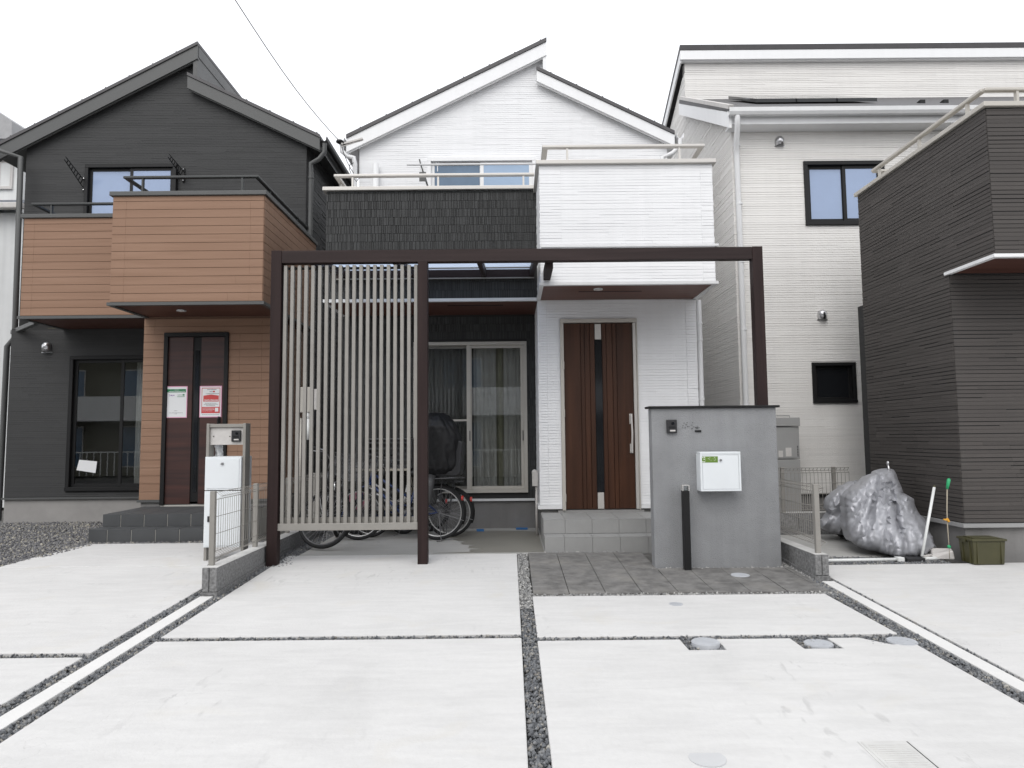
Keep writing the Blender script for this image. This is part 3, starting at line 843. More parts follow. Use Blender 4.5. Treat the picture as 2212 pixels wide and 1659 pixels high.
# upper sliding window
window(mh, UX0, UX1, UZ0, UZ1, YG - .06, M_BARGE_W, [M_BLUED, M_BLUEP], fw=.06)
# eave gutters
for x, s in ((pa.x - .02, -1), (pd.x + .02, 1)):
    z = (pa.z if s < 0 else pd.z) - .06
    gutter(mh, x, 10.58, 18.5, z, M_WPVC, s)
b = MB(); gx = pa.x - .08
downpipe(mh, [(gx, 10.68, pa.z - .14), (gx, 10.68, pa.z - .24), (gx + .10, 10.68, pa.z - .33), (gxl - .07, 10.66, pa.z - .36), (gxl - .055, 10.68, pa.z - .45), (gxl - .05, 10.68, 2.3)], M_WPVC, .038, [(gxl - .05, 10.68, pa.z - .9)])
gx = pd.x + .08
downpipe(mh, [(gx, 10.6, pd.z - .14), (gx, 10.6, pd.z - .24), (gx - .12, 10.62, pd.z - .36), (gxr - .1, 10.64, pd.z - .42), (gxr - .12, 10.64, pd.z - .9)], M_WPVC, .038)
# white blurred flue pipe on the balcony wall
fx0, fx1 = P(807, 375, YG).x, P(820, 375, YG).x; fz = P(813, 358, YG).z
b = MB(); b.tube([((fx0 + fx1) / 2, YG - .08, zf2), ((fx0 + fx1) / 2, YG - .08, fz)], .05, 14); b.build('flue_pipe', M_WPVC, mh, smooth=True)

# balcony: charcoal section
Yk = 8.98
ZcL = P(930, 404, Yk).z
b = MB(); b.box(xl, xm - .003, Yk, Yk + .16, Zs, ZcL - .05); b.box(xl, xl + .16, Yk + .16, YG, Zs, ZcL - .05)
b.build('balcony_wall', M_GROOVE, mh)
rib_siding(('F', Yk), Zs + .03, ZcL - .05, xl, xm - .004, seed=31).build('rib_tiles', M_RIB, mh, kind='stuff')
rib_siding(('L', xl), Zs + .03, ZcL - .05, Yk + .002, YG, seed=32).build('rib_tiles', M_RIB, mh, kind='stuff')
b = MB(); b.box(xl - .05, xm + .03, Yk - .05, Yk + .21, ZcL - .05, ZcL); b.box(xl - .05, xl + .21, Yk + .21, YG, ZcL - .05, ZcL); b.build('coping', M_RAILC, mh, bevel=.006)
b = MB(); b.box(xl - .03, xm, Yk - .03, Yk + .02, Zs - .015, Zs + .025); b.box(xl - .03, xl + .02, Yk + .02, YR, Zs - .015, Zs + .025); b.build('drip_trim', M_WPVC, mh)
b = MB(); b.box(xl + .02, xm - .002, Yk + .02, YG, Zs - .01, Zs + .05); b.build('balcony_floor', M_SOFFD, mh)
b = MB(); b.box(P(1270, 655, 9.3).x - 1.9, P(1270, 655, 9.3).x - 1.15, 9.25, 9.29, Zs - .014, Zs - .0095); b.build('soffit_slot', M_BLACK, mh)
rz0 = P(930, 379, Yk + .1).z
rx0 = P(722, 382, Yk + .1).x
rail(mh, [(rx0, Yk + .1, rz0), (xm - .02, Yk + .1, rz0)], [(P(xx, 395, Yk + .1).x, Yk + .1, ZcL) for xx in (762, 946.6, 1130.7)], M_RAILC, post_h=rz0 - ZcL - .01, wd=.07)
rail(mh, [(rx0 + .035, Yk + .13, rz0 - .002), (rx0 + .035, YG, rz0 - .002)], [(rx0 + .035, 9.3, ZcL), (rx0 + .035, 10.2, ZcL)], M_RAILC, post_h=rz0 - ZcL - .01, wd=.07)
# balcony: white box over the door
b = MB()
b.box(bx0, bx1, YB, YB + .16, Zs, Zc - .05)
b.box(bx0, bx0 + .16, YB + .16, YG, Zs, Zc - .05)
b.box(bx1 - .16, bx1, YB + .16, YG, Zs, Zc - .05)
b.build('balcony_wall', M_WHITE, mh)
for sd, pl, u0, u1 in ((41, ('F', YB), bx0, bx1), (42, ('L', bx0), YB + .002, Yk), (43, ('R', bx1), YB + .002, YG)):
    course_siding(pl, Zs + .02, Zc - .052, lambda z, a=u0, c=u1: (a, a + (c - a) * .12), h=.035, lmin=.1, lmax=.6, seed=sd, prot=(.004, .009)).build('siding_courses', M_WHITE, mh, kind='stuff')
    course_siding(pl, Zs + .02, Zc - .052, lambda z, a=u0, c=u1: (a + (c - a) * .12 + .004, a + (c - a) * .93), h=.035, lmin=.12, lmax=.8, seed=sd + 10, prot=(.003, .006), gap=.004).build('siding_courses', M_WHITE, mh, kind='stuff')
    course_siding(pl, Zs + .02, Zc - .052, lambda z, a=u0, c=u1: (a + (c - a) * .93 + .004, c), h=.035, lmin=.1, lmax=.3, seed=sd + 20, prot=(.004, .009)).build('siding_courses', M_WHITE, mh, kind='stuff')
zb = P(1540, 530, YB).z
b = MB(); b.box(bx0 - .0, bx1 + .045, YB - .03, YB - .0125, zb - .012, zb + .014); b.box(bx1 + .0125, bx1 + .045, YB - .0125, YG, zb - .012, zb + .014); b.build('belt_trim', M_WPVC, mh)
b = MB(); b.box(bx0 - .045, bx1 + .045, YB - .05, YB + .21, Zc - .05, Zc); b.box(bx0 - .045, bx0 + .21, YB + .21, YG, Zc - .05, Zc); b.box(bx1 - .21, bx1 + .045, YB + .21, YG, Zc - .05, Zc)
b.build('coping', M_RAILC, mh, bevel=.006)
b = MB(); b.box(bx0 - .02, bx1 + .03, YB - .03, YB + .03, Zs - .02, Zs + .012); b.box(bx1 - .03, bx1 + .03, YB + .03, YD + .1, Zs - .02, Zs + .012); b.box(bx0 - .02, bx0 + .03, YB + .03, YD, Zs - .02, Zs + .012)
b.build('drip_trim', M_WPVC, mh)
b = MB(); b.box(bx0 + .03, bx1 - .03, YB + .03, YG, Zs - .012, Zs + .05); b.build('porch_soffit', M_SOFF, mh)
dl = P(1293, 637, 8.25)
downlight(mh, dl.x, 8.28, Zs - .012)
b = MB(); b.box(P(1250, 630, 8.42).x, P(1386, 630, 8.42).x, 8.42, 8.445, Zs - .0155, Zs - .0115); b.build('soffit_slot', M_BLACK, mh)
rzb = P(1345, 317, YB + .1).z
rxa, rxb = P(1171, 325, YB + .1).x, P(1521, 320, YB + .1).x
rail(mh, [(rxa, YB + .1, rzb), (rxb, YB + .1, rzb)], [(P(xx, 330, YB + .1).x, YB + .1, Zc) for xx in (1225, 1467)], M_RAILC, post_h=rzb - Zc - .01, wd=.07)
for xs in (rxa + .035, rxb - .035):
    rail(mh, [(xs, YB + .13, rzb - .002), (xs, YG, rzb - .002)], [(xs, 9.0, Zc), (xs, 10.2, Zc)], M_RAILC, post_h=rzb - Zc - .01, wd=.07)
# door wall
dX0, dX1, _, _ = rect(1212, 689, 1379, 1101, YD); dZ1 = P(1295, 689.5, YD).z
b = MB(); wall_with_holes(b, xm, xr, z_sid, Zs, YD, YD + .15, [(dX0 + .01, dX1 - .01, z_sid - .1, dZ1 - .01)]); b.box(xm, xm + .15, YD + .15, YR + .15, z_sid, Zs); b.box(xr - .15, xr, YD + .15, YG + .15, z_sid, Zs + .4)
b.build('wall', M_WHITE, mh)
hole = [(dX0 - .003, dX1 + .003, 0, dZ1 + .003)]
sx = xm + .11
course_siding(('F', YD), z_sid + .01, Zs - .02, lambda z: (xm, sx), hole, h=.035, lmin=.1, lmax=.3, seed=51, prot=(.009, .014), gap=.009).build('siding_courses', M_WHITE, mh, kind='stuff')
course_siding(('F', YD), z_sid + .01, Zs - .02, lambda z: (sx + .004, xr - .14), hole, h=.035, lmin=.15, lmax=.8, seed=52, prot=(.007, .012), gap=.008).build('siding_courses', M_WHITE, mh, kind='stuff')
course_siding(('F', YD), z_sid + .01, Zs - .02, lambda z: (xr - .136, xr), hole, h=.035, lmin=.1, lmax=.3, seed=53, prot=(.009, .014), gap=.009).build('siding_courses', M_WHITE, mh, kind='stuff')
course_siding(('L', xm), z_sid + .01, Zs - .02, lambda z: (YD + .002, YR), (), h=.035, lmin=.1, lmax=.5, seed=54).build('siding_courses', M_WHITE, mh, kind='stuff')
b = MB()
b.box(xm - .03, dX0 - .003, YD - .035, YD + .02, z_sid - .045, z_sid + .002); b.box(dX1 + .003, xr + .01, YD - .035, YD + .02, z_sid - .045, z_sid + .002); b.box(xm - .03, xm + .0, YD + .02, YR, z_sid - .045, z_sid + .002)
b.build('base_trim', M_WPVC, mh)
b = MB(); b.box(xm + .02, xr - .01, YD + .02, YD + .2, GL - .1, z_sid - .04); b.box(xm + .02, xm + .2, YD + .2, YR, GL - .1, z_sid - .04); b.box(xr - .2, xr - .01, YD + .2, YG, GL - .1, z_sid - .04); b.build('foundation', M_FOUND, mh)
# front door
door = MB()
lX0, lX1 = P(1219.5, 900, YD).x, P(1369.5, 900, YD).x
lZ1 = P(1295, 699, YD).z
door.box(dX0, lX0, YD - .045, YD + .1, z_land, dZ1 - .05); door.box(lX1 + .045, dX1, YD - .045, YD + .1, z_land, dZ1 - .05)
door.box(dX0, dX1, YD - .048, YD + .1, dZ1 - .05, dZ1); 
df = door.build('door_frame', M_CHAMP2, mh, bevel=.004)
b = MB(); b.box(lX1 + .002, lX1 + .043, YD - .032, YD + .05, z_land + .01, dZ1 - .052); b.build('lock_stile', M_RAILC, df, bevel=.003)
dr = MB(); dr.box(lX0 + .003, lX1 - .003, YD + .012, YD + .05, z_land + .012, dZ1 - .054)
dr = dr.build('door', M_DOOR, mh)
def dxx(x): return P(x, 900, YD).x
segs_ = [(1219.5, 1256, 0), (1256.8, 1264.5, .006), (1265.2, 1276, .0), (1276.8, 1286.5, .009), (1303.5, 1311.5, .009), (1312.3, 1325, 0), (1325.8, 1334, .006), (1334.8, 1369.3, 0)]
for a, c, p in segs_:
    b = MB(); b.box(dxx(a) + .001, dxx(c) - .001, YD - .004 - p, YD + .012, z_land + .014, dZ1 - .056); b.build('plank', M_DOOR, dr, bevel=.0025)
b = MB(); b.box(dxx(1287.2), dxx(1302.8), YD + .002, YD + .012, P(1295, 1063, YD).z, P(1295, 734, YD).z); b.build('glass_slit', M_DARKGLASS, dr)
for ya, yb in ((700, 733), (1064, 1099)):
    b = MB(); b.box(dxx(1288), dxx(1301.5), YD - .004, YD + .012, P(1295, yb, YD).z, P(1295, ya, YD).z); b.build('slit_plate', M_RAILC, dr, bevel=.002)
hx = dxx(1362.5)
zt, zbm = P(1362, 893.5, YD - .06).z, P(1362, 979, YD - .06).z
b = MB(); b.tube([(hx, YD - .01, zt - .02), (hx, YD - .055, zt - .015), (hx, YD - .06, zt - .1), (hx + .004, YD - .068, (zt + zbm) / 2), (hx, YD - .06, zbm + .1), (hx, YD - .055, zbm + .015), (hx, YD - .01, zbm + .02)], .0125, 10)
b.box(hx - .02, hx + .02, YD - .012, YD - .003, zt - .13, zt + .0); b.box(hx - .02, hx + .02, YD - .012, YD - .003, zbm, zbm + .12)
b.build('door_handle', M_RAILC, dr, smooth=False)
for zz in (P(1219, 790, YD).z, P(1219, 893, YD).z, P(1219, 1075, YD).z):
    b = MB(); b.tube([(lX0 - .004, YD - .05, zz - .05), (lX0 - .004, YD - .05, zz + .05)], .008, 8); b.build('hinge', M_CHAMP2, df)
# right-hand downpipe and socket conduit
px = P(1513, 760, YD + .04).x
downpipe(mh, [(px, YD + .05, Zs - .02), (px, YD + .05, GL)], M_WPVC, .033, [(px, YD + .05, P(1513, 700, YD).z), (px, YD + .05, P(1513, 735, YD).z), (px, YD + .05, P(1513, 864, YD).z)])
# recessed wall with the big window
wX0, wX1 = P(893, 900, YR).x, P(1139, 900, YR).x; wZ1 = P(1080, 738, YR).z; wZ0 = P(1080, 1064, YR).z
b = MB(); wall_with_holes(b, xl, xm + .02, z_sid, Zs, YR, YR + .15, [(wX0 + .01, wX1 - .01, wZ0 + .01, wZ1 - .01)]); b.box(xl, xl + .15, YR + .15, YG, z_sid, Zs); b.build('wall', M_GROOVE, mh)
rib_siding(('F', YR), z_sid + .01, Zs - .02, xl, xm - .012, [(wX0, wX1, wZ0, wZ1)], seed=61).build('rib_tiles', M_RIB, mh, kind='stuff')
b = MB(); b.box(xl - .02, xm - .035, YR - .035, YR + .01, z_sid - .03, z_sid + .002); b.build('base_trim', M_WPVC, mh)
b = MB(); b.box(xl + .02, xm + .02, YR + .01, YR + .2, GL - .1, z_sid - .03); b.build('foundation', M_FOUND, mh)
w1 = window(mh, wX0, wX1, wZ0, wZ1, YR, M_CHAMP2, [M_GLASS, M_GLASS], fw=.05)
b = MB(); xa = (wX0 + wX1) / 2; b.box(wX0 + .06, xa - .0, YR - .008, YR - .005, wZ0 + .06, wZ1 - .055); b.build('insect_screen', M_SCREEN, w1)
zz = P(960, 908, YR).z
b = MB(); b.box(wX0 + .05, xa, YR - .02, YR + .002, zz - .015, zz + .012); b.box(xa - .05, xa + .002, YR - .022, YR - .004, wZ0 + .05, wZ1 - .05); b.build('screen_rail', M_CHAMP2, w1)
for xx in (xa - .012, wX1 - .07):
    b = MB(); b.box(xx, xx + .012, YR - .028, YR - .01, P(1080, 952, YR).z, P(1080, 930, YR).z); b.build('latch', M_PLASTB, w1)
# room behind
b = MB(); b.box(wX0 - .5, wX1 + .5, YR + 2.4, YR + 2.5, z_sid, Zs); b.box(wX0 - .6, wX0 - .5, YR + .16, YR + 2.5, z_sid, Zs); b.box(wX1 + .5, wX1 + .6, YR + .16, YR + 2.5, z_sid, Zs); b.box(wX0 - .6, wX1 + .6, YR + .16, YR + 2.5, Zs, Zs + .03); b.box(wX0 - .6, wX1 + .6, YR + .16, YR + 2.5, z_sid - .05, z_sid)
b.build('room_wall', M_ROOM, mh)
xq = lambda x: P(x, 900, YR).x
curtain(xq(1022), xq(1072), YR + .16, wZ0 + .03, wZ1 - .02, .018, 45, 1).build('curtain', M_CURT, mh, smooth=True)
curtain(xq(1068), xq(1090), YR + .2, wZ0 + .03, wZ1 - .02, .02, 50, 2).build('curtain', M_CURTG, mh, smooth=True)
curtain(xq(1088), xq(1138), YR + .17, wZ0 + .03, wZ1 - .02, .018, 45, 3).build('curtain', M_CURT, mh, smooth=True)
curtain(xq(896), xq(1016), YR + .17, wZ0 + .03, wZ1 - .02, .022, 38, 4, n=160).build('curtain', M_CURT, mh, smooth=True)
# porch steps (tiled)
YS1, YS2 = 7.94, 8.20
sL = P(1177, 1170, YS1).x; sR = xr
zt1 = P(1290, 1159.4, YS1).z; zt2 = P(1290, 1121, YS2).z
steps = MB(); steps.box(sL + .008, sR, YS1 + .008, YD + .1, GL - .06, zt1 - .008); steps.box(sL + .006, sR - .002, YS2 + .008, YD + .1, zt1 - .008, zt2 - .008); steps.box(lX0 - .1, lX1 + .1, YD - .03, YD + .15, zt2 - .01, z_land)
so = steps.build('porch_steps', M_GROUT, mh)
tw = P(1279, 1130, YS2).x - P(1220.7, 1130, YS2).x
def tiles(x_start, X0, X1, f, step=tw):
    xs = []; x = x_start
    while x > X0: x -= step
    while x < X1:
        a, c = max(x, X0), min(x + step, X1)
        if c - a > .03: f(a + .002, c - .002)
        x += step
def tl(m): 
    def mk(x0, x1, y0, y1, z0, z1, par=so):
        b = MB(); b.box(x0, x1, y0, y1, z0, z1); b.build('tile', m, par, bevel=.0015, segs=1)
    return mk
T = tl(M_TILE)
tiles(P(1220, 1180, YS1).x, sL, sR, lambda a, c: T(a, c, YS1, YS1 + .008, GL - .03, zt1 - .004))
tiles(P(1220.7, 1130, YS2).x, sL, sR, lambda a, c: T(a, c, YS2, YS2 + .008, zt1 + .002, zt2 - .004))
tiles(P(1220, 1180, YS1).x, sL, sR, lambda a, c: T(a, c, YS1 + .0, YS2 - .002, zt1 - .008, zt1))
yy = YS2
while yy < YD:
    y2 = min(yy + .3, YD + .02)
    tiles(P(1220.7, 1130, YS2).x, sL, sR, lambda a, c: T(a, c, yy, y2 - .003, zt2 - .008, zt2))
    yy = y2
yy = YS1
while yy < YD:
    y2 = min(yy + .3, YD)
    T(sL, sL + .008, yy + .01, y2 - .003, GL - .03, zt1 - .004)
    if yy > YS2 - .1: T(sL - .002, sL + .006, max(yy, YS2 + .01), y2 - .003, zt1 + .002, zt2 - .004)
    yy = y2
# outdoor socket with conduit at the wall corner
sxx = xm - .055
b = MB(); b.box(sxx - .035, sxx + .04, YR - .75, YR - .67, P(1160, 1052, 9.1).z, P(1160, 1020, 9.1).z); b.sphere((sxx, YR - .71, P(1160, 1022, 9.1).z), .04, 12, 8)
ob = b.build('outdoor_socket', M_FADED, mh, bevel=.004)
b = MB(); b.tube([(sxx + .02, YR - .71, P(1160, 1050, 9.1).z), (sxx + .02, YR - .71, GL)], .016, 10); b.build('conduit', M_FADED, ob, smooth=True)
b = MB(); b.tube([(sxx - .01, YR - .73, P(1160, 1050, 9.1).z + .02 * math.cos(t) - .04 * k / 3 - .01, ) if False else (sxx - .01 + .02 * math.sin(k * 1.7), YR - .73, P(1160, 1050, 9.1).z - .015 * k) for k, t in enumerate(range(6))], .005, 6); b.build('cable_loop', M_PLASTB, ob)

# ================= charcoal house on the left =================
LD, LB, LR, LG = 10.25, 9.29, 11.3, 11.8
lh = thing('charcoal_house', 'charcoal gabled house with terracotta board balcony and porch on the left', 'house', (-6, LD, GL))
p1, p2 = P(-4, 309, 11.66), P(427.5, 90, 11.66)
p3, p4 = P(405, 156.5, 11.66), P(691, 290.5, 11.66)
l1, l2 = line_z(p1, p2), line_z(p3, p4)
hx0, hx1 = P(50, 500, LG).x, P(662, 360, LG).x
hm = P(424, 150, LG).x
LZs = P(400, 654.5, LB).z
Lsid = P(300, 1072.5, LR).z
Lland = P(395, 1090.5, LD).z
LbX1 = P(569, 530, LB).x; LbX0 = P(242, 530, LB).x; LlX0 = P(49, 570, LD).x
LZc = P(400, 414, LB).z; LZc2 = P(150, 463, LD).z
print('left', hx0, hx1, LbX0, LbX1, LZs, LZc, LZc2, Lsid, Lland)
wx0, wx1 = P(187.5, 420, LG).x, P(384, 420, LG).x; wz1 = P(285, 358, LG).z; wz0 = LZs + .4
b = MB(); b.prism_xz([(hx0, GL), (hx1, GL), (hx1, l2(hx1) - .2), (hm, l2(hm) - .2), (hm, l1(hm) - .2), (hx0, l1(hx0) - .2)], LG, LG + .15); b.build('wall', M_GROOVE, lh)
def rgl(z):
    a, c = hx0, hx1
    sl = (p2.z - p1.z) / (p2.x - p1.x); sr = -(p4.z - p3.z) / (p4.x - p3.x)
    if z > l1(hx0) - .24: a = hx0 + (z - l1(hx0) + .24) / sl
    if z > l2(hx1) - .24: c = max(hm, hx1 - (z - l2(hx1) + .24) / sr)
    return (a, c)
course_siding(('F', LG), LZs + .3, l1(hm) - .26, rgl, [(wx0, wx1, wz0, wz1)], h=.030, lmin=.2, lmax=1.0, seed=71, prot=(.002, .004), gap=.003).build('siding_courses', M_DARK, lh, kind='stuff')
for q_ in ((hx1 - .15, hx1, LG + .15, 19, GL, l2(hx1) - .2), (hx0, hx0 + .15, LG + .15, 19, GL, l1(hx0) - .2)):
    b = MB(); b.box(*q_); b.build('side_wall', M_GROOVE, lh)
course_siding(('R', hx1), GL + .5, l2(hx1) - .22, lambda z: (LG + .15, 19), (), h=.036, lmin=.2, lmax=.8, prot=(.004, .014), seed=72).build('siding_courses', M_DARK, lh, kind='stuff')
roof_plane(lh, p1, p2, 11.66, 19.3, M_ROOF, M_BARGE_D, M_BARGE_D, tr=.05, tb=.22)
roof_plane(lh, p3, p4, 11.66, 19.3, M_ROOF, M_BARGE_D, M_BARGE_D, tr=.05, tb=.20)
b = MB(); b.box(hm, hm + .07, 11.68, 19.2, l2(hm) - .2, l1(hm) - .06); b.build('clerestory_wall', M_BARGE_D, lh)
gutter(lh, p4.x + .01, 11.64, 19.3, p4.z - .05, M_BLACK, 1)
gutter(lh, p1.x - .01, 11.64, 19.3, p1.z - .05, M_BLACK, -1)
window(lh, wx0, wx1, wz0, wz1, LG - .06, M_BLACK, [M_BLUEG, M_BLUEG], fw=.06)
qx = P(672, 450, LG - .05).x
downpipe(lh, [(p4.x + .07, 11.7, p4.z - .14), (p4.x + .07, 11.7, p4.z - .3), (p4.x - .02, 11.7, p4.z - .42), (qx, 11.7, p4.z - .5), (qx, 11.72, p4.z - .65), (qx, 11.72, P(667, 520, 11.7).z)], M_BARGE_D, .04, [(qx, 11.72, P(672, 385, 11.7).z)])
zz = P(650, 508, 10.9).z
b = MB(); b.bar((P(628, 508, 10.9).x, 10.9, zz), (P(668, 508, 11.7).x + .02, 11.7, zz), .07, .07); b.bar((P(628, 508, 10.9).x, 10.9, zz + .03), (P(628, 508, 10.9).x, 10.9, zz - .55), .07, .07, up=(0, 1, 0)); b.build('drain_elbow', M_BARGE_D, lh, bevel=.01)
# left edge downpipe
ex = P(33, 500, 11.5).x
downpipe(lh, [(p1.x - .05, 11.5, p1.z - .14), (ex, 11.55, p1.z - .3), (ex, 11.6, LZs - .1), (ex - .12, 11.6, LZs - .25), (ex - .13, 11.6, GL)], M_BARGE_D, .045)
b = MB(); b.bar((ex, 11.55, LZs - .02), (LlX0, 10.6, LZs - .02), .07, .07); b.build('drain_elbow', M_BARGE_D, lh, bevel=.01)
# lower wall (recess) with window
vX0 = P(147, 915, LR).x; vX1 = vX0 + 1.70; vZ1 = P(220, 768.5, LR).z; vZ0 = P(220, 1060, LR).z
nX0 = P(12, 1000, LR).x; nX1 = P(306, 900, LD).x
b = MB(); wall_with_holes(b, nX0, nX1 + .6, Lsid, LZs, LR, LR + .15, [(vX0 + .01, vX1 - .01, vZ0 + .01, vZ1 - .01)]); b.build('wall', M_GROOVE, lh)
course_siding(('F', LR), Lsid + .01, LZs - .02, lambda z: (nX0, nX1 + .1), [(vX0, vX1, vZ0, vZ1)], h=.030, lmin=.2, lmax=1.0, seed=73, prot=(.002, .004), gap=.003).build('siding_courses', M_DARK, lh, kind='stuff')
b = MB(); b.box(nX0 - .02, nX1, LR - .035, LR + .01, Lsid - .03, Lsid); b.build('base_trim', M_BARGE_D, lh)
b = MB(); b.box(nX0, nX1 + .3, LR + .01, LR + .2, GL - .1, Lsid - .03); b.build('foundation', mat('pale_foundation', (0.30, 0.29, 0.28), .9, var=.1, vscale=3, bump=.2), lh)
b = MB(); b.box(nX0, nX0 + .15, LR + .15, LG, Lsid, LZs); b.build('wall', M_DARK, lh)
w2 = window(lh, vX0, vX1, vZ0, vZ1, LR, M_BLACK, [M_GLASS, M_GLASS], fw=.06)
b = MB(); b.box(vX0 - .4, vX1 + .4, LR + 2.4, LR + 2.5, Lsid, LZs); b.box(vX0 - .5, vX0 - .4, LR + .16, LR + 2.5, Lsid, LZs); b.box(vX1 + .4, vX1 + .5, LR + .16, LR + 2.5, Lsid, LZs); b.box(vX0 - .5, vX1 + .5, LR + .16, LR + 2.5, LZs, LZs + .03); b.box(vX0 - .5, vX1 + .5, LR + .16, LR + 2.5, Lsid - .05, Lsid)
b.build('room_wall', mat('olive_room', (.16, .15, .085), .9), lh)
curtain(vX0 + .95, vX0 + 1.5, LR + .3, vZ0, vZ1, .02, 40, 8).build('curtain', M_CURT, lh, smooth=True)
hood = P(102.5, 752, LR); vent_hood(lh, hood.x, hood.z, LR, .075)
# porch wall in terracotta boards
eX0, eX1 = P(352, 900, LD).x, P(492, 900, LD).x; eZ1 = P(420, 719, LD).z
zsd = P(400, 1079, LD).z
LpX1 = hx1
b = MB(); wall_with_holes(b, nX1, LpX1, zsd, LZs, LD, LD + .15, [(eX0 + .01, eX1 - .01, zsd - .1, eZ1 - .01)]); b.box(nX1, nX1 + .15, LD + .15, LR + .1, zsd, LZs); b.box(LpX1 - .15, LpX1, LD + .15, LG, zsd, LZs + .3); b.build('wall', M_BOARDGAP, lh)
board_siding(lh, ('F', LD), zsd, LZs - .02, nX1, LpX1, [(eX0, eX1, 0, eZ1)], seed=81, edge=.16)
board_siding(lh, ('R', LpX1), zsd, LZs - .02, LD + .002, LG, (), seed=83)
b = MB(); b.box(nX1 - .02, eX0, LD - .03, LD + .01, zsd - .035, zsd); b.box(eX1, LpX1 + .02, LD - .03, LD + .01, zsd - .035, zsd); b.build('base_trim', M_BARGE_D, lh)
b = MB(); b.box(nX1 + .02, LpX1 - .02, LD + .01, LD + .2, GL - .1, zsd - .035); b.build('foundation', M_FOUND, lh)
# balconies
b = MB(); b.box(LbX0, LbX1, LB, LB + .15, LZs, LZc - .06); b.box(LbX0, LbX0 + .15, LB + .15, LG, LZs, LZc - .06); b.box(LbX1 - .15, LbX1, LB + .15, LG, LZs, LZc - .06)
b.box(LlX0, LbX0, LD, LD + .15, LZs, LZc2 - .06); b.box(LlX0, LlX0 + .15, LD + .15, LG, LZs, LZc2 - .06); b.build('balcony_wall', M_BOARDGAP, lh)
board_siding(lh, ('F', LB), LZs + .02, LZc - .06, LbX0, LbX1, seed=91, edge=.18)
board_siding(lh, ('R', LbX1), LZs + .02, LZc - .06, LB + .002, LG, seed=92, edge=.18)
board_siding(lh, ('L', LbX0), LZs + .02, LZc - .06, LB + .002, LD, seed=93)
board_siding(lh, ('F', LD), LZs + .02, LZc2 - .06, LlX0, LbX0, seed=94, edge=.16)
board_siding(lh, ('L', LlX0), LZs + .02, LZc2 - .06, LD + .002, LG, seed=95)
b = MB(); b.box(LbX0 - .04, LbX1 + .04, LB - .04, LB + .2, LZc - .06, LZc); b.box(LbX0 - .04, LbX0 + .2, LB + .2, LG, LZc - .06, LZc); b.box(LbX1 - .2, LbX1 + .04, LB + .2, LG, LZc - .06, LZc)
b.build('coping', M_BARGE_D, lh, bevel=.006)
b = MB(); b.box(LlX0 - .04, LbX0 - .04, LD - .04, LD + .2, LZc2 - .06, LZc2); b.box(LlX0 - .04, LlX0 + .2, LD + .2, LG, LZc2 - .06, LZc2); b.build('coping', M_BARGE_D, lh, bevel=.006)
b = MB(); b.box(LbX0 - .03, LbX1 + .03, LB - .03, LB + .03, LZs - .03, LZs + .012); b.box(LbX1 - .03, LbX1 + .03, LB + .03, LG, LZs - .03, LZs + .012); b.box(LbX0 - .03, LbX0 + .03, LB + .03, LD, LZs - .03, LZs + .012); b.box(LlX0 - .03, LbX0 - .03, LD - .03, LD + .03, LZs - .03, LZs + .012)
b.box(LlX0 - .03, LlX0 + .03, LD + .03, LG, LZs - .03, LZs + .012)
b.build('drip_trim', M_BARGE_D, lh)
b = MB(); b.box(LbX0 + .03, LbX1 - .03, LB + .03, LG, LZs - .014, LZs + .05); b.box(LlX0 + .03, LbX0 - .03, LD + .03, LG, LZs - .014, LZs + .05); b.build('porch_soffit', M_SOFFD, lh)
dl = P(392, 671, 9.75); downlight(lh, dl.x, 9.75, LZs - .014, .065)
rzb = P(400, 383, LB + .1).z
ra, rb = P(268, 385, LB + .1).x, P(560, 380, LB + .1).x
rail(lh, [(ra, LB + .1, rzb), (rb, LB + .1, rzb)], [(P(xx, 400, LB + .1).x, LB + .1, LZc) for xx in (309, 524)], M_RAILB, post_h=rzb - LZc - .01, wd=.06)
rail(lh, [(rb - .03, LB + .13, rzb - .002), (rb - .03, LG, rzb - .002)], [(rb - .03, 9.9, LZc), (rb - .03, 11.2, LZc)], M_RAILB, post_h=rzb - LZc - .01, wd=.06)
rail(lh, [(ra + .03, LB + .13, rzb - .002), (ra + .03, LG, rzb - .002)], [(ra + .03, 11.2, LZc)], M_RAILB, post_h=rzb - LZc - .01, wd=.06)
rz2 = P(150, 441, LD + .1).z; rc = P(70, 441, LD + .1).x
rail(lh, [(rc, LD + .1, rz2), (LbX0, LD + .1, rz2)], [(P(112, 450, LD + .1).x, LD + .1, LZc2)], M_RAILB, post_h=rz2 - LZc2 - .01, wd=.06)
rail(lh, [(rc + .03, LD + .13, rz2 - .002), (rc + .03, LG, rz2 - .002)], [(rc + .03, 11.3, LZc2)], M_RAILB, post_h=rz2 - LZc2 - .01, wd=.06)
# laundry-pole brackets either side of the window
for (ax, ay), (tx, ty) in (((181, 398), (140, 341)), ((396, 378), (364, 336))):
    A = P(ax, ay, LG - .03); B = P(tx, ty, LG - .55)
    br = MB(); off = Vector((0.02, 0, .045))
    br.tube([A - off, B - off * .5], .007, 6); br.tube([A + off, B + off * .5], .007, 6)
    for k in range(1, 8):
        t = k / 8; o_ = off * (1 - .5 * t)
        br.tube([A.lerp(B, t) - o_, A.lerp(B, t) + o_], .012, 6)
    br.box(A.x - .02, A.x + .02, LG - .03, LG, A.z - .12, A.z + .12)
    o = br.build('laundry_bracket', M_BLACK, lh)
    q = MB(); q.sphere((A.x, LG - .035, A.z + .1), .014, 8, 6); q.sphere((A.x, LG - .035, A.z - .1), .014, 8, 6); q.build('bolt', M_CHROME, o)
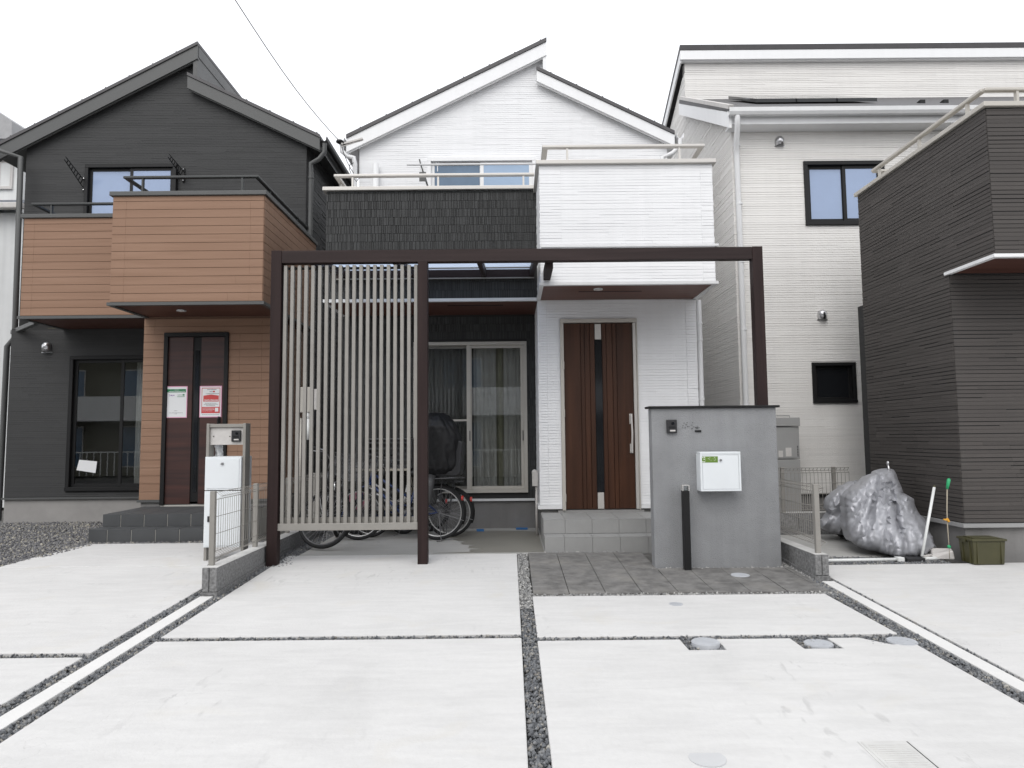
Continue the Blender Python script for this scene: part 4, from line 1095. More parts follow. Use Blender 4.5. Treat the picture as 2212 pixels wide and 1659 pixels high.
# door
b = MB(); b.box(eX0, eX0 + .06, LD - .04, LD + .1, Lland, eZ1 - .06); b.box(eX1 - .06, eX1, LD - .04, LD + .1, Lland, eZ1 - .06); b.box(eX0, eX1, LD - .043, LD + .1, eZ1 - .06, eZ1)
ldf = b.build('door_frame', M_BLACK, lh, bevel=.004)
b = MB(); b.box(eX0 + .062, eX1 - .062, LD + .01, LD + .05, Lland + .01, eZ1 - .062); ld = b.build('door', M_BLACK, lh)
ex_ = lambda x: P(x, 900, LD).x
for a, c in ((358.5, 414), (432, 487)):
    b = MB(); b.box(ex_(a), ex_(c), LD - .006, LD + .01, Lland + .012, eZ1 - .064); b.build('door_panel', M_DOORD, ld, bevel=.002)
b = MB(); b.box(ex_(418.5), ex_(427.5), LD + .002, LD + .01, P(420, 1063, LD).z, P(420, 757, LD).z); b.build('glass_slit', M_DARKGLASS, ld)
hz0, hz1 = P(473, 930, LD).z, P(473, 903, LD).z
b = MB(); b.tube([(ex_(474), LD - .006, hz1), (ex_(474), LD - .05, hz1 - .01), (ex_(474), LD - .06, hz1 - .2), (ex_(474), LD - .05, hz1 - .42), (ex_(474), LD - .006, hz1 - .43)], .012, 8); b.box(ex_(474) - .02, ex_(474) + .02, LD - .012, LD - .006, hz1 - .08, hz1 + .02); b.build('door_handle', M_BLACK, ld)
# steps
LS1, LS2 = 8.97, 9.22
u0 = P(190, 1160, LS1).x; u1 = P(221.5, 1120, LS2).x
t1 = P(300, 1143.4, LS1).z; t2 = P(350, 1110, LS2).z; uR = hx1 - .02
b = MB(); b.box(u0 + .008, uR, LS1 + .008, LD + .1, GL - .06, t1 - .008); b.box(u1 + .008, uR - .002, LS2 + .008, LD + .1, t1 - .008, t2 - .008); b.box(eX0 + .01, eX1 - .01, LD - .02, LD + .1, t2 - .01, Lland)
ls = b.build('porch_steps', M_DGROUT, lh)
T2 = tl(M_DTILE)
step = P(336, 1160, LS1).x - P(284, 1160, LS1).x
tiles(P(231, 1160, LS1).x, u0, uR, lambda a, c: T2(a + .003, c - .003, LS1, LS1 + .008, GL - .02, t1 - .006, ls), step)
tiles(P(260.5, 1120, LS2).x, u1, uR, lambda a, c: T2(a + .003, c - .003, LS2, LS2 + .008, t1 + .004, t2 - .006, ls), step)
tiles(P(231, 1160, LS1).x, u0, uR, lambda a, c: T2(a + .003, c - .003, LS1, LS2 - .002, t1 - .008, t1 + .002, ls), step)
yy = LS2
while yy < LD:
    y2 = min(yy + .3, LD + .02)
    tiles(P(260.5, 1120, LS2).x, u1, uR, lambda a, c: T2(a + .003, c - .003, yy, y2 - .004, t2 - .008, t2, ls), step)
    yy = y2
yy = LS1
while yy < LD:
    y2 = min(yy + .3, LD)
    T2(u0, u0 + .008, yy + .01, y2 - .003, GL - .02, t1 - .006, ls)
    if yy > LS2 - .1: T2(u1, u1 + .008, max(yy, LS2 + .01), y2 - .003, t1 + .004, t2 - .006, ls)
    yy = y2

# ================= cream house, right of the middle one =================
CY0 = 10.3
ch = thing('cream_house', 'cream two-storey house with a white downpipe and black windows behind the pergola post', 'house', (5, CY0, GL))
cx0 = P(1598, 800, CY0).x; cx1 = 12.0
cZe = P(1800, 255, CY0).z; Csid = P(1750, 1066, CY0).z
CR_Y = 12.9
cZ2 = P(1700, 101, 12.75).z
zr = P(1500, 217, CR_Y).z
print('cream', cx0, cZe, Csid, cZ2, zr)
aX0, aX1 = P(1737, 418, CY0).x, P(1912, 418, CY0).x; aZ1 = P(1820, 348.5, CY0).z; aZ0 = P(1780, 487, CY0).z
bX0, bX1 = P(1754, 827, CY0).x, P(1849, 827, CY0).x; bZ1 = P(1800, 783, CY0).z; bZ0 = P(1800, 871, CY0).z
b = MB(); wall_with_holes(b, cx0, cx1, Csid, cZe + .1, CY0, CY0 + .15, [(aX0 + .01, aX1 - .01, aZ0 + .01, aZ1 - .01), (bX0 + .01, bX1 - .01, bZ0 + .01, bZ1 - .01)])
b.build('wall', M_BEIGE, ch)
# left flank: follows both roof slopes
def flank_top(y):
    if y <= CR_Y: return cZe + .05 + (zr - cZe - .0) * (y - CY0) / (CR_Y - CY0) - .1
    return cZ2 - .35 - .45 * (y - CR_Y)
b = MB(); b.prism_yz([(CY0 + .15, Csid), (18, Csid), (18, flank_top(18)), (CR_Y + .01, cZ2 - .35), (CR_Y, flank_top(CR_Y)), (CY0 + .15, flank_top(CY0 + .15))], cx0, cx0 + .15); b.build('side_wall', M_BEIGE, ch)
course_siding(('F', CY0), Csid + .01, cZe, lambda z: (cx0, cx1), [(aX0, aX1, aZ0, aZ1), (bX0, bX1, bZ0, bZ1)], h=.036, lmin=.5, lmax=2.2, prot=(.006, .008), gap=.007, seed=101).build('siding_courses', M_BEIGE, ch, kind='stuff')
def fl(z):
    e = 18.0; s0 = CY0 + .002
    if z > flank_top(CY0 + .2): s0 = min(CR_Y, CY0 + (z - flank_top(CY0 + .2)) / ((flank_top(CR_Y) - flank_top(CY0)) / (CR_Y - CY0)) + .05)
    if z > flank_top(18): e = max(s0, CR_Y + (cZ2 - .35 - z) / .45 - .05)
    return (s0, e)
course_siding(('L', cx0), Csid + .01, cZ2 - .37, fl, (), h=.036, lmin=.5, lmax=2.0, prot=(.006, .009), gap=.007, seed=102).build('siding_courses', M_BEIGE, ch, kind='stuff')
b = MB(); b.box(cx0, cx1, CR_Y, CR_Y + .15, zr - .2, cZ2 - .22); b.build('clerestory_wall', M_BEIGE, ch)
course_siding(('F', CR_Y), zr + .02, cZ2 - .24, lambda z: (cx0, cx1), (), h=.036, lmin=.5, lmax=2.2, prot=(.006, .008), gap=.007, seed=103).build('siding_courses', M_BEIGE, ch, kind='stuff')
# front lower roof
xo = P(1578, 250, CY0 - .35).x; xo2 = xo
ze = P(1800, 236, CY0 - .3).z
b = MB(); b.prism_yz([(CY0 - .32, ze - .03), (CR_Y, zr - .06), (CR_Y, zr + .02), (CY0 - .36, ze + .02)], xo2, cx1 + .3); rf = b.build('lower_roof', M_ROOF, ch)
b = MB(); b.prism_yz([(CY0 - .3, ze - .27), (CR_Y, zr - .28), (CR_Y, zr - .062), (CY0 - .3, ze - .032)], xo2 - .01, xo2 + .03); b.build('barge_board', M_BARGE_W, ch)
b = MB(); b.prism_yz([(CY0 - .34, ze + .0), (CR_Y - .1, zr - .03), (CR_Y - .1, zr + .035), (CY0 - .37, ze + .05)], xo2 - .03, xo2 + .05); b.build('verge_trim', M_FADED, ch)
b = MB(); b.box(xo2, cx1 + .3, CY0 - .28, CY0 - .25, ze - .21, ze - .02); b.box(xo2 + .03, cx1 + .3, CY0 - .25, CY0, ze - .21, ze - .18); b.build('fascia', M_BARGE_W, ch, bevel=.004)
poly = [(0, 0), (0, -.05), (-.03, -.09), (-.10, -.09), (-.125, -.05), (-.13, .01), (-.118, .01), (-.11, -.05), (-.09, -.075), (-.04, -.075), (-.012, -.04), (-.012, 0)]
b = MB(); b.prism_yz([(CY0 - .29 + p_[0], ze - .02 + p_[1]) for p_ in poly], xo2 - .03, cx1 + .3); b.build('gutter', M_WPVC, ch)
# solar panel edge on the lower roof
def on_roof(y, dz): return zr + .02 + (zr - ze) * (y - CR_Y) / (CR_Y - (CY0 - .36)) + dz
s0, s1 = P(1625, 215, 10.9).x, P(1885, 215, 10.9).x
n_ = 3
for i in range(n_):
    a = s0 + (s1 - s0) * i / n_ + .01; c = s0 + (s1 - s0) * (i + 1) / n_ - .01
    b = MB(); b.prism_yz([(10.75, on_roof(10.75, .03)), (12.1, on_roof(12.1, .03)), (12.1, on_roof(12.1, .09)), (10.75, on_roof(10.75, .09))], a, c); b.build('solar_panel', M_DARKGLASS, ch)
for xx in (P(1985, 218, 10.7).x, P(2035, 218, 10.7).x):
    b = MB(); b.box(xx - .04, xx + .04, 10.6, 10.7, on_roof(10.6, 0), on_roof(10.6, .06)); b.build('snow_stop', M_BLACK, ch)
# upper roof
b = MB(); b.prism_yz([(CR_Y - .14, cZ2 - .04), (18.4, cZ2 - .04 - .45 * 5.75), (18.4, cZ2 - .45 * 5.75), (CR_Y - .16, cZ2 + .05), ], cx0 - .12, cx1 + .3); b.build('upper_roof', M_ROOF, ch)
b = MB(); b.box(cx0 - .11, cx1 + .3, CR_Y - .13, CR_Y - .09, cZ2 - .225, cZ2 - .042); b.prism_yz([(CR_Y - .09, cZ2 - .27), (18.3, cZ2 - .27 - .45 * 5.6), (18.3, cZ2 - .06 - .45 * 5.6), (CR_Y - .09, cZ2 - .06)], cx0 - .11, cx0 - .08); b.build('fascia', M_BARGE_W, ch, bevel=.004)
b = MB(); b.box(cx0 - .08, cx1 + .3, CR_Y - .09, CR_Y, cZ2 - .24, cZ2 - .215); b.build('soffit', M_BARGE_W, ch)
window(ch, aX0, aX1, aZ0, aZ1, CY0, M_BLACK, [M_BLUEG, M_BLUEG], fw=.06)
window(ch, bX0, bX1, bZ0, bZ1, CY0, M_BLACK, [M_DARKGLASS], fw=.05)
h1 = P(1683, 308, CY0); h2 = P(1775, 682, CY0)
vent_hood(ch, h1.x, h1.z, CY0, .068); vent_hood(ch, h2.x, h2.z, CY0, .068)
qx = P(1606, 700, CY0 - .06).x
zg = ze - .12
downpipe(ch, [(P(1593, 255, CY0 - .36).x, CY0 - .36, zg), (P(1593, 262, CY0 - .36).x, CY0 - .36, zg - .12), (P(1590, 300, CY0 - .1).x, CY0 - .1, zg - .38), (qx - .01, CY0 - .06, zg - .5), (qx, CY0 - .06, Csid - .3)], M_WPVC, .04,
         [(qx, CY0 - .06, P(1600, y_, CY0).z) for y_ in (320, 445, 570, 715, 878)])
b = MB(); b.box(cx0 + .0, cx1, CY0 - .03, CY0 + .02, Csid - .03, Csid); b.build('base_trim', M_BLACK, ch)
b = MB(); b.box(cx0 + .02, cx1, CY0 + .02, CY0 + .2, GL - .1, Csid - .03); b.box(cx0 + .02, cx0 + .2, CY0 + .2, 18, GL - .1, Csid); b.build('foundation', M_FOUND, ch)

# ================= umber house at the right edge =================
DY, DB = 7.30, 6.60
dh = thing('umber_house', 'dark umber-clad house with a champagne balcony rail cut by the right edge', 'house', (6, DY, GL))
ux = P(2058, 870, DY).x
dZs = P(2100, 575, (DY + DB) / 2).z
dZs = P(2156, 552, DB).z
dZc = P(2139, 222, DB).z
dsid = P(2066, 1131, DY).z
dbx = P(2150, 400, DB).x
print('umber', ux, dbx, dZs, dZc, dsid)
dbx = ux = (ux + dbx) / 2
ye = 9.12
b = MB(); b.box(ux, ux + .15, DY + .15, ye, dsid, dZs); b.box(ux, 11, DY, DY + .15, dsid, dZs); b.box(ux, 11, DB, DB + .15, dZs, dZc - .05); b.box(ux, ux + .15, DB + .15, ye, dZs, dZc - .05); b.box(ux, 11, ye, ye + .15, dsid, dZs)
b.box(ux + .15, 11, ye, ye + .15, dZs, dZc - .3)
b.build('wall', M_GROOVE, dh)
course_siding(('L', ux), dsid + .01, dZc - .055, lambda z: ((DY if z < dZs else DB) + .002, ye), (), h=.042, lmin=.2, lmax=.9, prot=(.005, .008), gap=.0065, seed=111).build('siding_courses', M_DBROWN, dh, kind='stuff')
course_siding(('F', DY), dsid + .01, dZs - .02, lambda z: (ux, 8), (), h=.042, lmin=.2, lmax=1.2, prot=(.005, .008), gap=.0065, seed=112).build('siding_courses', M_DBROWN, dh, kind='stuff')
course_siding(('F', DB), dZs + .02, dZc - .055, lambda z: (ux, 8), (), h=.042, lmin=.2, lmax=1.2, prot=(.005, .008), gap=.0065, seed=113).build('siding_courses', M_DBROWN, dh, kind='stuff')
b = MB(); b.box(ux - .04, 11, DB - .04, DB + .2, dZc - .05, dZc); b.box(ux - .04, ux + .2, DB + .2, ye + .04, dZc - .05, dZc); b.build('coping', M_CHAMP2, dh, bevel=.006)
b = MB(); b.box(ux - .03, 11, DB - .03, DB + .03, dZs - .02, dZs + .012); b.box(ux - .03, ux + .02, DB + .03, DY + .05, dZs - .02, dZs + .012); b.build('drip_trim', M_BARGE_W, dh)
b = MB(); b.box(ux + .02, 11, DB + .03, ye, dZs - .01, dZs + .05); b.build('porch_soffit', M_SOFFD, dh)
b = MB(); b.box(ux - .03, 11, DY - .035, DY + .02, dsid - .04, dsid); b.box(ux - .03, ux + .02, DY + .02, ye, dsid - .04, dsid); b.build('base_trim', mat('grey_sill_trim', (.30, .30, .30), .5), dh)
b = MB(); b.box(ux + .02, 11, DY + .02, DY + .2, .2, dsid - .04); b.box(ux + .02, ux + .2, DY + .2, ye, .2, dsid - .04); b.build('foundation', M_FOUND, dh)
b = MB(); b.box(ux + .1, 11, ye - .3, ye - .15, dZs, dZc - .3); b.build('balcony_floor', M_BLACK, dh)
rzd = P(2107, 195, DB + .1).z + .0
rx = ux + .06
rail(dh, [(rx, DB + .1, rzd), (rx, ye - .3, rzd)], [(rx, yq, dZc) for yq in (DB + .35, DB + 1.2, ye - .45)], M_CHAMP2, post_h=rzd - dZc - .01, wd=.06)
rail(dh, [(rx, DB + .1, rzd + .001), (11, DB + .1, rzd + .001)], [(P(2195, 200, DB + .1).x, DB + .1, dZc)], M_CHAMP2, post_h=rzd - dZc - .01, wd=.06)
rail(dh, [(rx, ye - .3, rzd - .001), (rx + .35, ye - .3, rzd - .001)], [], M_CHAMP2, wd=.06)

# ================= pale house far left =================
fh = thing('pale_house', 'pale house glimpsed past the left edge of the charcoal house', 'house', (-13, 15, GL))
FY = 15.0
f1 = P(42, 760, FY).x
b = MB(); b.box(-18, f1 - .2, FY, FY + 5, GL, P(10, 320, FY).z); b.build('wall', mat('pale_render', (.74, .75, .74), .9, var=.06, vscale=2, streak=.1), fh)
b = MB()
A = P(-60, 270, FY - .6); Bp = P(0, 242, FY - .6); C_ = P(62, 285, FY - .6)
b.prism_xz([(P(0, 242, FY).x, P(0, 242, FY).z), (P(0, 320, FY).x, P(0, 320, FY).z), (P(60, 320, FY).x, P(60, 320, FY).z), (P(60, 283, FY).x, P(60, 283, FY).z)], FY - .5, FY + 5)
b.prism_xz([(-18, P(0, 242, FY).z - 1.5), (-18, P(0, 320, FY).z), (P(0, 320, FY).x - .01, P(0, 320, FY).z), (P(0, 242, FY).x - .01, P(0, 242, FY).z)], FY - .5, FY + 5)
b.build('roof', mat('pale_grey_roof', (.34, .34, .345), .6, var=.1, vscale=8), fh)
window(fh, P(-30, 370, FY).x, P(30, 370, FY).x, P(10, 410, FY).z, P(10, 345, FY).z, FY - .01, M_FADED, [M_BLUED, M_BLUED])
b = MB(); z0_, z1_ = P(10, 482, FY).z, P(10, 432, FY).z
b.prism_yz([(FY - 1.3, z0_), (FY, z1_), (FY, z1_ - .08), (FY - 1.3, z0_ - .08)][::-1], -18, P(45, 620, FY - 1.2).x); b.build('lower_roof', mat('slate_roof', (.12, .13, .15), .6, var=.2, vscale=10), fh)
b = MB(); b.box(-18, P(46, 620, FY - 1.3).x, FY - 1.42, FY - 1.28, z0_ - .14, z0_ - .02); b.build('gutter', M_FADED, fh, bevel=.02)
f2 = P(47, 620, FY - 1.1).x
b = MB(); b.box(-18, f2, FY - 1.1, FY, GL, z0_ - .14); b.build('wall', mat('grey_render', (.66, .67, .67), .9, var=.06, vscale=2, streak=.1), fh)

# ================= houses across the street (seen mirrored in the glass) =================
def street_house(label, x0, x1, yb, h, col, wins):
    oh = thing('street_house', label, 'house', ((x0 + x1) / 2, yb, 0), 'houses across the street')
    b = MB(); b.box(x0, x1, yb - 3.4, yb, 0, h); b.build('wall', mat('render_' + str(int(h * 10)), col, .9, var=.08, vscale=.8), oh)
    b = MB(); b.box(x0 + .5, x1 - 1.5, yb, yb + 1.1, 2.5, 2.65); b.box(x0 + .5, x1 - 1.5, yb + 1.02, yb + 1.1, 2.65, 3.6); b.build('balcony_wall', M_BARGE_W, oh)
    b = MB(); b.prism_yz([(yb - 3.8, h), (yb + .9, h), (yb - 1.5, h + 1.6)], x0 - .4, x1 + .4); b.build('roof', M_ROOF, oh)
    for xx in wins:
        for z0_ in (.4, 3.0):
            b = MB(); b.box(xx - .85, xx + .85, yb, yb + .03, z0_, z0_ + 1.9); wf = b.build('window', M_FADED, oh)
            for sx_ in (-.8, .03):
                b = MB(); b.box(xx + sx_, xx + sx_ + .77, yb + .03, yb + .035, z0_ + .06, z0_ + 1.84); b.build('pane', M_BLUED, wf)
    b = MB()
    for k in range(int((x1 - x0) / .3)): b.box(x0 + k * .3, x0 + k * .3 + .03, yb + 1.6, yb + 1.63, .1, 1.1)
    b.box(x0, x1, yb + 1.6, yb + 1.64, 1.1, 1.15); b.build('garden_fence', M_BARGE_W, oh)
street_house('cream house with a white balcony mirrored in the big sliding window of the white house', -9, 9, -8.6, 5.4, (.22, .21, .185), (-6, -2, 2, 6))
street_house('grey house with a white balcony mirrored in the charcoal house window', -26, -10, -9.4, 5.8, (.16, .155, .12), (-24, -20.5, -17, -13))
# ------------------------------------------------------------------ pergola
PY = 7.35
pg = thing('pergola', 'dark walnut-coloured pergola frame with champagne slat screen in front of the white house', 'pergola', (0, PY, gz(PY)))
pt = P(1119, 536.5, PY).z
pX = [(P(578, 1000, PY).x, P(600, 1000, PY).x), (P(902, 1000, PY).x, P(922, 1000, PY).x), (P(1630, 720, PY).x, P(1654, 720, PY).x)]
PW = .11
pl_ = pX[0][0]; prr = pX[2][1]
posts = [pl_, pX[1][0], prr - PW]
bh = .135
for i, x in enumerate(posts):
    mb = MB(); mb.box(x, x + PW - (.0 if i != 1 else .006), PY, PY + PW, gz(PY) - .08, pt - (bh if i == 1 else 0) + (0 if i == 1 else .0))
    mb.build('post', M_PERGV, pg, bevel=.003)
mb = MB(); mb.box(pl_ + PW + .001, prr - PW - .001, PY + .005, PY + PW - .005, pt - bh, pt - .002); mb.build('front_beam', M_PERG, pg, bevel=.003)
roofY = 8.93
zf, zr_ = pt - .145, P(1050, 601, roofY).z
rX = [P(667, 570, PY + .1).x, P(846, 570, PY + .1).x, P(1029, 570, PY + .1).x, P(1152, 570, PY + .1).x]
for x in rX:
    mb = MB(); mb.bar((x + .03, PY + PW, zf + .06), (x + .03, roofY, zr_ + .07), .055, .09); mb.build('rafter', M_PERG, pg, bevel=.002)
mb = MB(); mb.box(rX[0] - .1, rX[3] + .06, roofY - .02, roofY + .04, zr_ + .0, zr_ + .12); mb.build('rear_beam', M_PERG, pg, bevel=.002)
mb = MB(); mb.box(rX[0] - .1, rX[3] + .06, roofY - .035, roofY - .02, zr_ - .012, zr_ + .004); mb.build('beam_lip', M_CHAMP, pg)
mb = MB(); mb.box(rX[0] - .1, rX[3] + .06, roofY - .3, roofY - .24, zr_ + .07, zr_ + .16); mb.build('rear_gutter', M_CHAMP2, pg)
for a, c in zip(rX, rX[1:]):
    mb = MB(); mb.add([(a + .06, PY + PW, zf + .10), (c, PY + PW, zf + .10), (c, roofY - .02, zr_ + .11), (a + .06, roofY - .02, zr_ + .11),
                       (a + .06, PY + PW, zf + .106), (c, PY + PW, zf + .106), (c, roofY - .02, zr_ + .116), (a + .06, roofY - .02, zr_ + .116)],
                      [(0, 3, 2, 1), (4, 5, 6, 7), (0, 1, 5, 4), (1, 2, 6, 5), (2, 3, 7, 6), (3, 0, 4, 7)]); mb.build('roof_pane', M_SOFTG, pg)
# stub bracket tying the beam to the porch box
sx = P(1187, 570, PY + .1).x
mb = MB(); mb.box(sx - .04, sx + .04, PY + PW, YB - .001, P(1190, 606, YB).z, P(1190, 606, YB).z + .12); mb.build('tie_beam', M_PERG, pg, bevel=.002)
# slats: one mesh, twenty parts
slat_t = P(750, 571, PY).z; slat_b = P(750, 1131, PY).z
sl0, sl1 = P(611.3, 800, PY).x, P(897, 800, PY).x
n_sl = 20; wS = .036
mb = MB(); mb.box(-wS / 2, wS / 2, 0, .045, 0, slat_t - slat_b)
me = mb.mesh('slat', M_CHAMP)
sr = random.Random(4)
for i in range(n_sl):
    x = sl0 + (sl1 - sl0) * i / (n_sl - 1)
    o = part('slat', pg, me, Vector((x, PY + .03, slat_b)) - org(pg))
    md = o.modifiers.new('bevel', 'BEVEL'); md.width = .002; md.segments = 1
zb0 = P(750, 1146, PY).z
mb = MB(); mb.box(P(597, 1137, PY).x, posts[1] - .001, PY + .018, PY + .03, zb0, P(750, 1130.5, PY).z); mb.build('bottom_rail', M_CHAMP, pg, bevel=.003)
mb = MB(); mb.box(P(601, 1130, PY).x, posts[1] - .001, PY + .075, PY + .10, zb0 + .02, P(750, 1119, PY).z); mb.build('rear_rail', M_CHAMP, pg)
mb = MB(); mb.box(P(601, 572, PY).x, posts[1] - .001, PY + .075, PY + .09, slat_t - .035, slat_t - .01); mb.build('top_rail', M_BLACK, pg)

# ------------------------------------------------------------------ grey stucco gate wall
WY = 7.09
gw = thing('stucco_wall', 'grey stucco gate wall with a thin black cap in front of the brown door', 'wall', (P(1548, 1224, WY).x, WY, gz(WY)))
g0, g1 = P(1411, 1060, WY).x, P(1683, 1060, WY).x; gt = P(1545, 881, WY).z
mb = MB(); mb.box(g0, g1, WY, WY + .16, gz(WY) - .1, gt); mb.build('wall_body', M_STUCCO, gw, bevel=.008)
mb = MB(); mb.box(g0 - .03, g1 + .03, WY - .03, WY + .19, gt, gt + .022); mb.build('wall_cap', M_BLACK, gw, bevel=.003)
# wrought name lettering, illegible marks set as small broken black strokes
def seg_strokes(mb, pts, Y, r=.0022):
    mb.tube([P(x, y, Y) for x, y in pts], r, 5)
def zq(x, y): return (2550 + .27125 * x) / 1.8517, (1620 + .27125 * y) / 1.8517
mb = MB()
for st_ in ([(690, 258), (684, 274)], [(676, 296), (668, 312)], [(662, 332), (668, 340)], [(735, 252), (728, 266)], [(722, 280), (714, 298)], [(700, 330), (712, 334)], [(704, 348), (707, 351)], [(730, 320), (750, 316)], [(762, 318), (768, 322)],
           [(815, 254), (810, 264)], [(806, 290), (800, 302)], [(820, 324), (836, 322)], [(812, 336), (804, 348), (792, 354)], [(852, 326), (866, 334)], [(858, 338), (884, 344), (895, 338)], [(872, 320), (886, 330), (892, 318)], [(904, 328), (912, 332)]):
    seg_strokes(mb, [zq(*q) for q in st_], WY - .004)
mb.build('name_lettering', M_BLACK, gw)
a = zq(846, 370); c = zq(937, 399); X0, X1, Z0, Z1 = rect(a[0], a[1], c[0], c[1], WY)
mb = MB(); mb.box(X0, X1, WY - .012, WY - .001, Z0, Z1); mb.build('name_plate', M_BLACK, gw, bevel=.002)
a = zq(428, 217); c = zq(579, 415); X0, X1, Z0, Z1 = rect(a[0], a[1], c[0], c[1], WY - .015)
intercom('intercom', 'black door intercom on the grey stucco wall', X0, X1, Z0, Z1, WY - .001)
# mailbox on the wall
MY = 6.93
X0, X1, Z0, Z1 = rect(*zq(930, 690), *zq(1527, 1272), MY)
mbx = thing('mailbox', 'white square mailbox with a green sticker on the grey stucco wall', 'mailbox', ((X0 + X1) / 2, WY, Z0))
mb = MB(); mb.box(X0, X1, MY + .012, WY - .002, Z0, Z1 - .02); mb.box(X0 - .0, X1 + .0, MY + .0, WY - .03, Z1 - .018, Z1); mb.box(X0, X1, MY, MY + .012, Z0, Z0 + .018); mb.box(X0, X0 + .02, MY, MY + .012, Z0 + .018, Z1 - .03); mb.box(X1 - .02, X1, MY, MY + .012, Z0 + .018, Z1 - .03); mb.box(X0, X1, MY, MY + .012, Z1 - .03, Z1 - .019)
mb.build('body', M_PAINTW, mbx, bevel=.003)
mb = MB(); mb.box(X0 + .0225, X1 - .0225, MY + .001, MY + .010, Z0 + .0205, Z1 - .0325); dd = mb.build('flap_door', M_PAINTW, mbx, bevel=.002)
k = P(*zq(1224, 812), MY); mb = MB(); mb.disc((k.x, MY - .006, k.z), .012, .007, 20, 'Y'); mb.bar((k.x - .012, MY - .014, k.z), (k.x + .012, MY - .014, k.z), .012, .008); mb.build('lock', M_STEEL, dd)
gx0, gx1, gz0, gz1 = rect(*zq(950, 758), *zq(1185, 849), MY)
mb = MB(); mb.box(gx0, gx1, MY - .0004, MY + .001, gz0, gz1); gs = mb.build('green_sticker', M_GREEN, dd)
mb = MB(); wz = gx1 - gx0; hz = gz1 - gz0
for ux_, uz in ((.05, .85), (.15, .87), (.05, .13), (.14, .12), (.14, .55)):
    mb.disc((gx0 + wz * ux_, MY - .0010, gz0 + hz * uz), hz * .10, .0006, 10, 'Y')
mb.box(gx0 + wz * .205, gx0 + wz * .212, MY - .0010, MY - .0004, gz0 + hz * .04, gz1 - hz * .04)
for ux_, uz, ln, an in ((.4, .68, .05, .6), (.46, .55, .04, -.4), (.50, .78, .05, .3), (.57, .35, .03, 1.2), (.79, .8, .06, .5), (.83, .72, .05, -.6), (.86, .45, .05, 1.3), (.78, .38, .05, .2), (.7, .6, .02, 0)):
    cx_, cz_ = gx0 + wz * ux_, gz0 + hz * uz
    mb.bar((cx_ - wz * ln / 2 * math.cos(an), MY - .0008, cz_ - wz * ln / 2 * math.sin(an)), (cx_ + wz * ln / 2 * math.cos(an), MY - .0008, cz_ + wz * ln / 2 * math.sin(an)), .0006, wz * .022)
mb.build('sticker_print', M_WSTICK, gs)
# bollard light
BY = 6.99
l0, l1 = P(1475.5, 1150, BY).x, P(1490, 1150, BY).x; lz0, lz1 = P(1482, 1060, BY).z, P(1482, 1048.5, BY).z
bl = thing('bollard_light', 'slim black bollard light with a clear top before the grey stucco wall', 'light', ((l0 + l1) / 2, BY, gz(BY)))
mb = MB(); mb.box(l0, l1, BY - .035, BY + .035, gz(BY) - .05, lz0); mb.build('column', M_BLACK, bl, bevel=.003)
mb = MB(); mb.box(l0 + .003, l1 - .003, BY - .032, BY + .032, lz0, lz1); mb.build('lamp_cover', M_CLEAR, bl)
mb = MB()
for xx in (l0, l1 - .006):
    for yy_ in (BY - .034, BY + .028): mb.box(xx, xx + .006, yy_, yy_ + .006, lz0, lz1)
mb.box(l0, l1, BY - .034, BY + .034, lz1, lz1 + .003); mb.build('lamp_edge', M_FADED, bl)

# ------------------------------------------------------------------ low block walls and wire fences
def block_wall(name, label, X0, X1, y0, y1, ztop, bl=.4, group=None):
    t = thing(name, label, 'wall', ((X0 + X1) / 2, y0, gz(y0)), group)
    y = y0; k = 0
    while y < y1:
        y2 = min(y + bl, y1)
        mb = MB()
        zb = gz(y) + .03
        mb.add([(X0, y + .002, gz(y) + .03), (X1, y + .002, gz(y) + .03), (X1, y2 - .003, gz(y2) + .03), (X0, y2 - .003, gz(y2) + .03), (X0, y + .002, ztop), (X1, y + .002, ztop), (X1, y2 - .003, ztop), (X0, y2 - .003, ztop)],
               [(0, 3, 2, 1), (4, 5, 6, 7), (0, 1, 5, 4), (1, 2, 6, 5), (2, 3, 7, 6), (3, 0, 4, 7)])
        mb.build('concrete_block', M_BLOCK, t, bevel=.004, segs=1)
        y = y2
    mb = MB()
    w_ = X1 - X0
    mb.box(X0 - .002, X0 + w_ * .44, y0 - .012, y0 + .002, gz(y0) + .035, ztop); mb.box(X0 + w_ * .52, X1 + .002, y0 - .012, y0 + .002, gz(y0) + .035, ztop); mb.build('end_face', M_BLOCK, t, bevel=.003, segs=1)
    mb = MB(); yy = [y0, 7.8, y1] if y0 < 7.8 < y1 else [y0, y1]
    for a, c in zip(yy, yy[1:]): mb.slab([(X0 - .01, a - (.014 if a == y0 else 0)), (X1 + .01, a - (.014 if a == y0 else 0)), (X1 + .01, c), (X0 - .01, c)], .03, .15)
    mb.build('footing', M_BLOCK, t)
    mb = MB(); mb.box(X0 + .001, X1 - .001, y0 + .001, y1, ztop, ztop + .004); mb.build('mortar_top', M_BLOCKTOP, t)
    return t

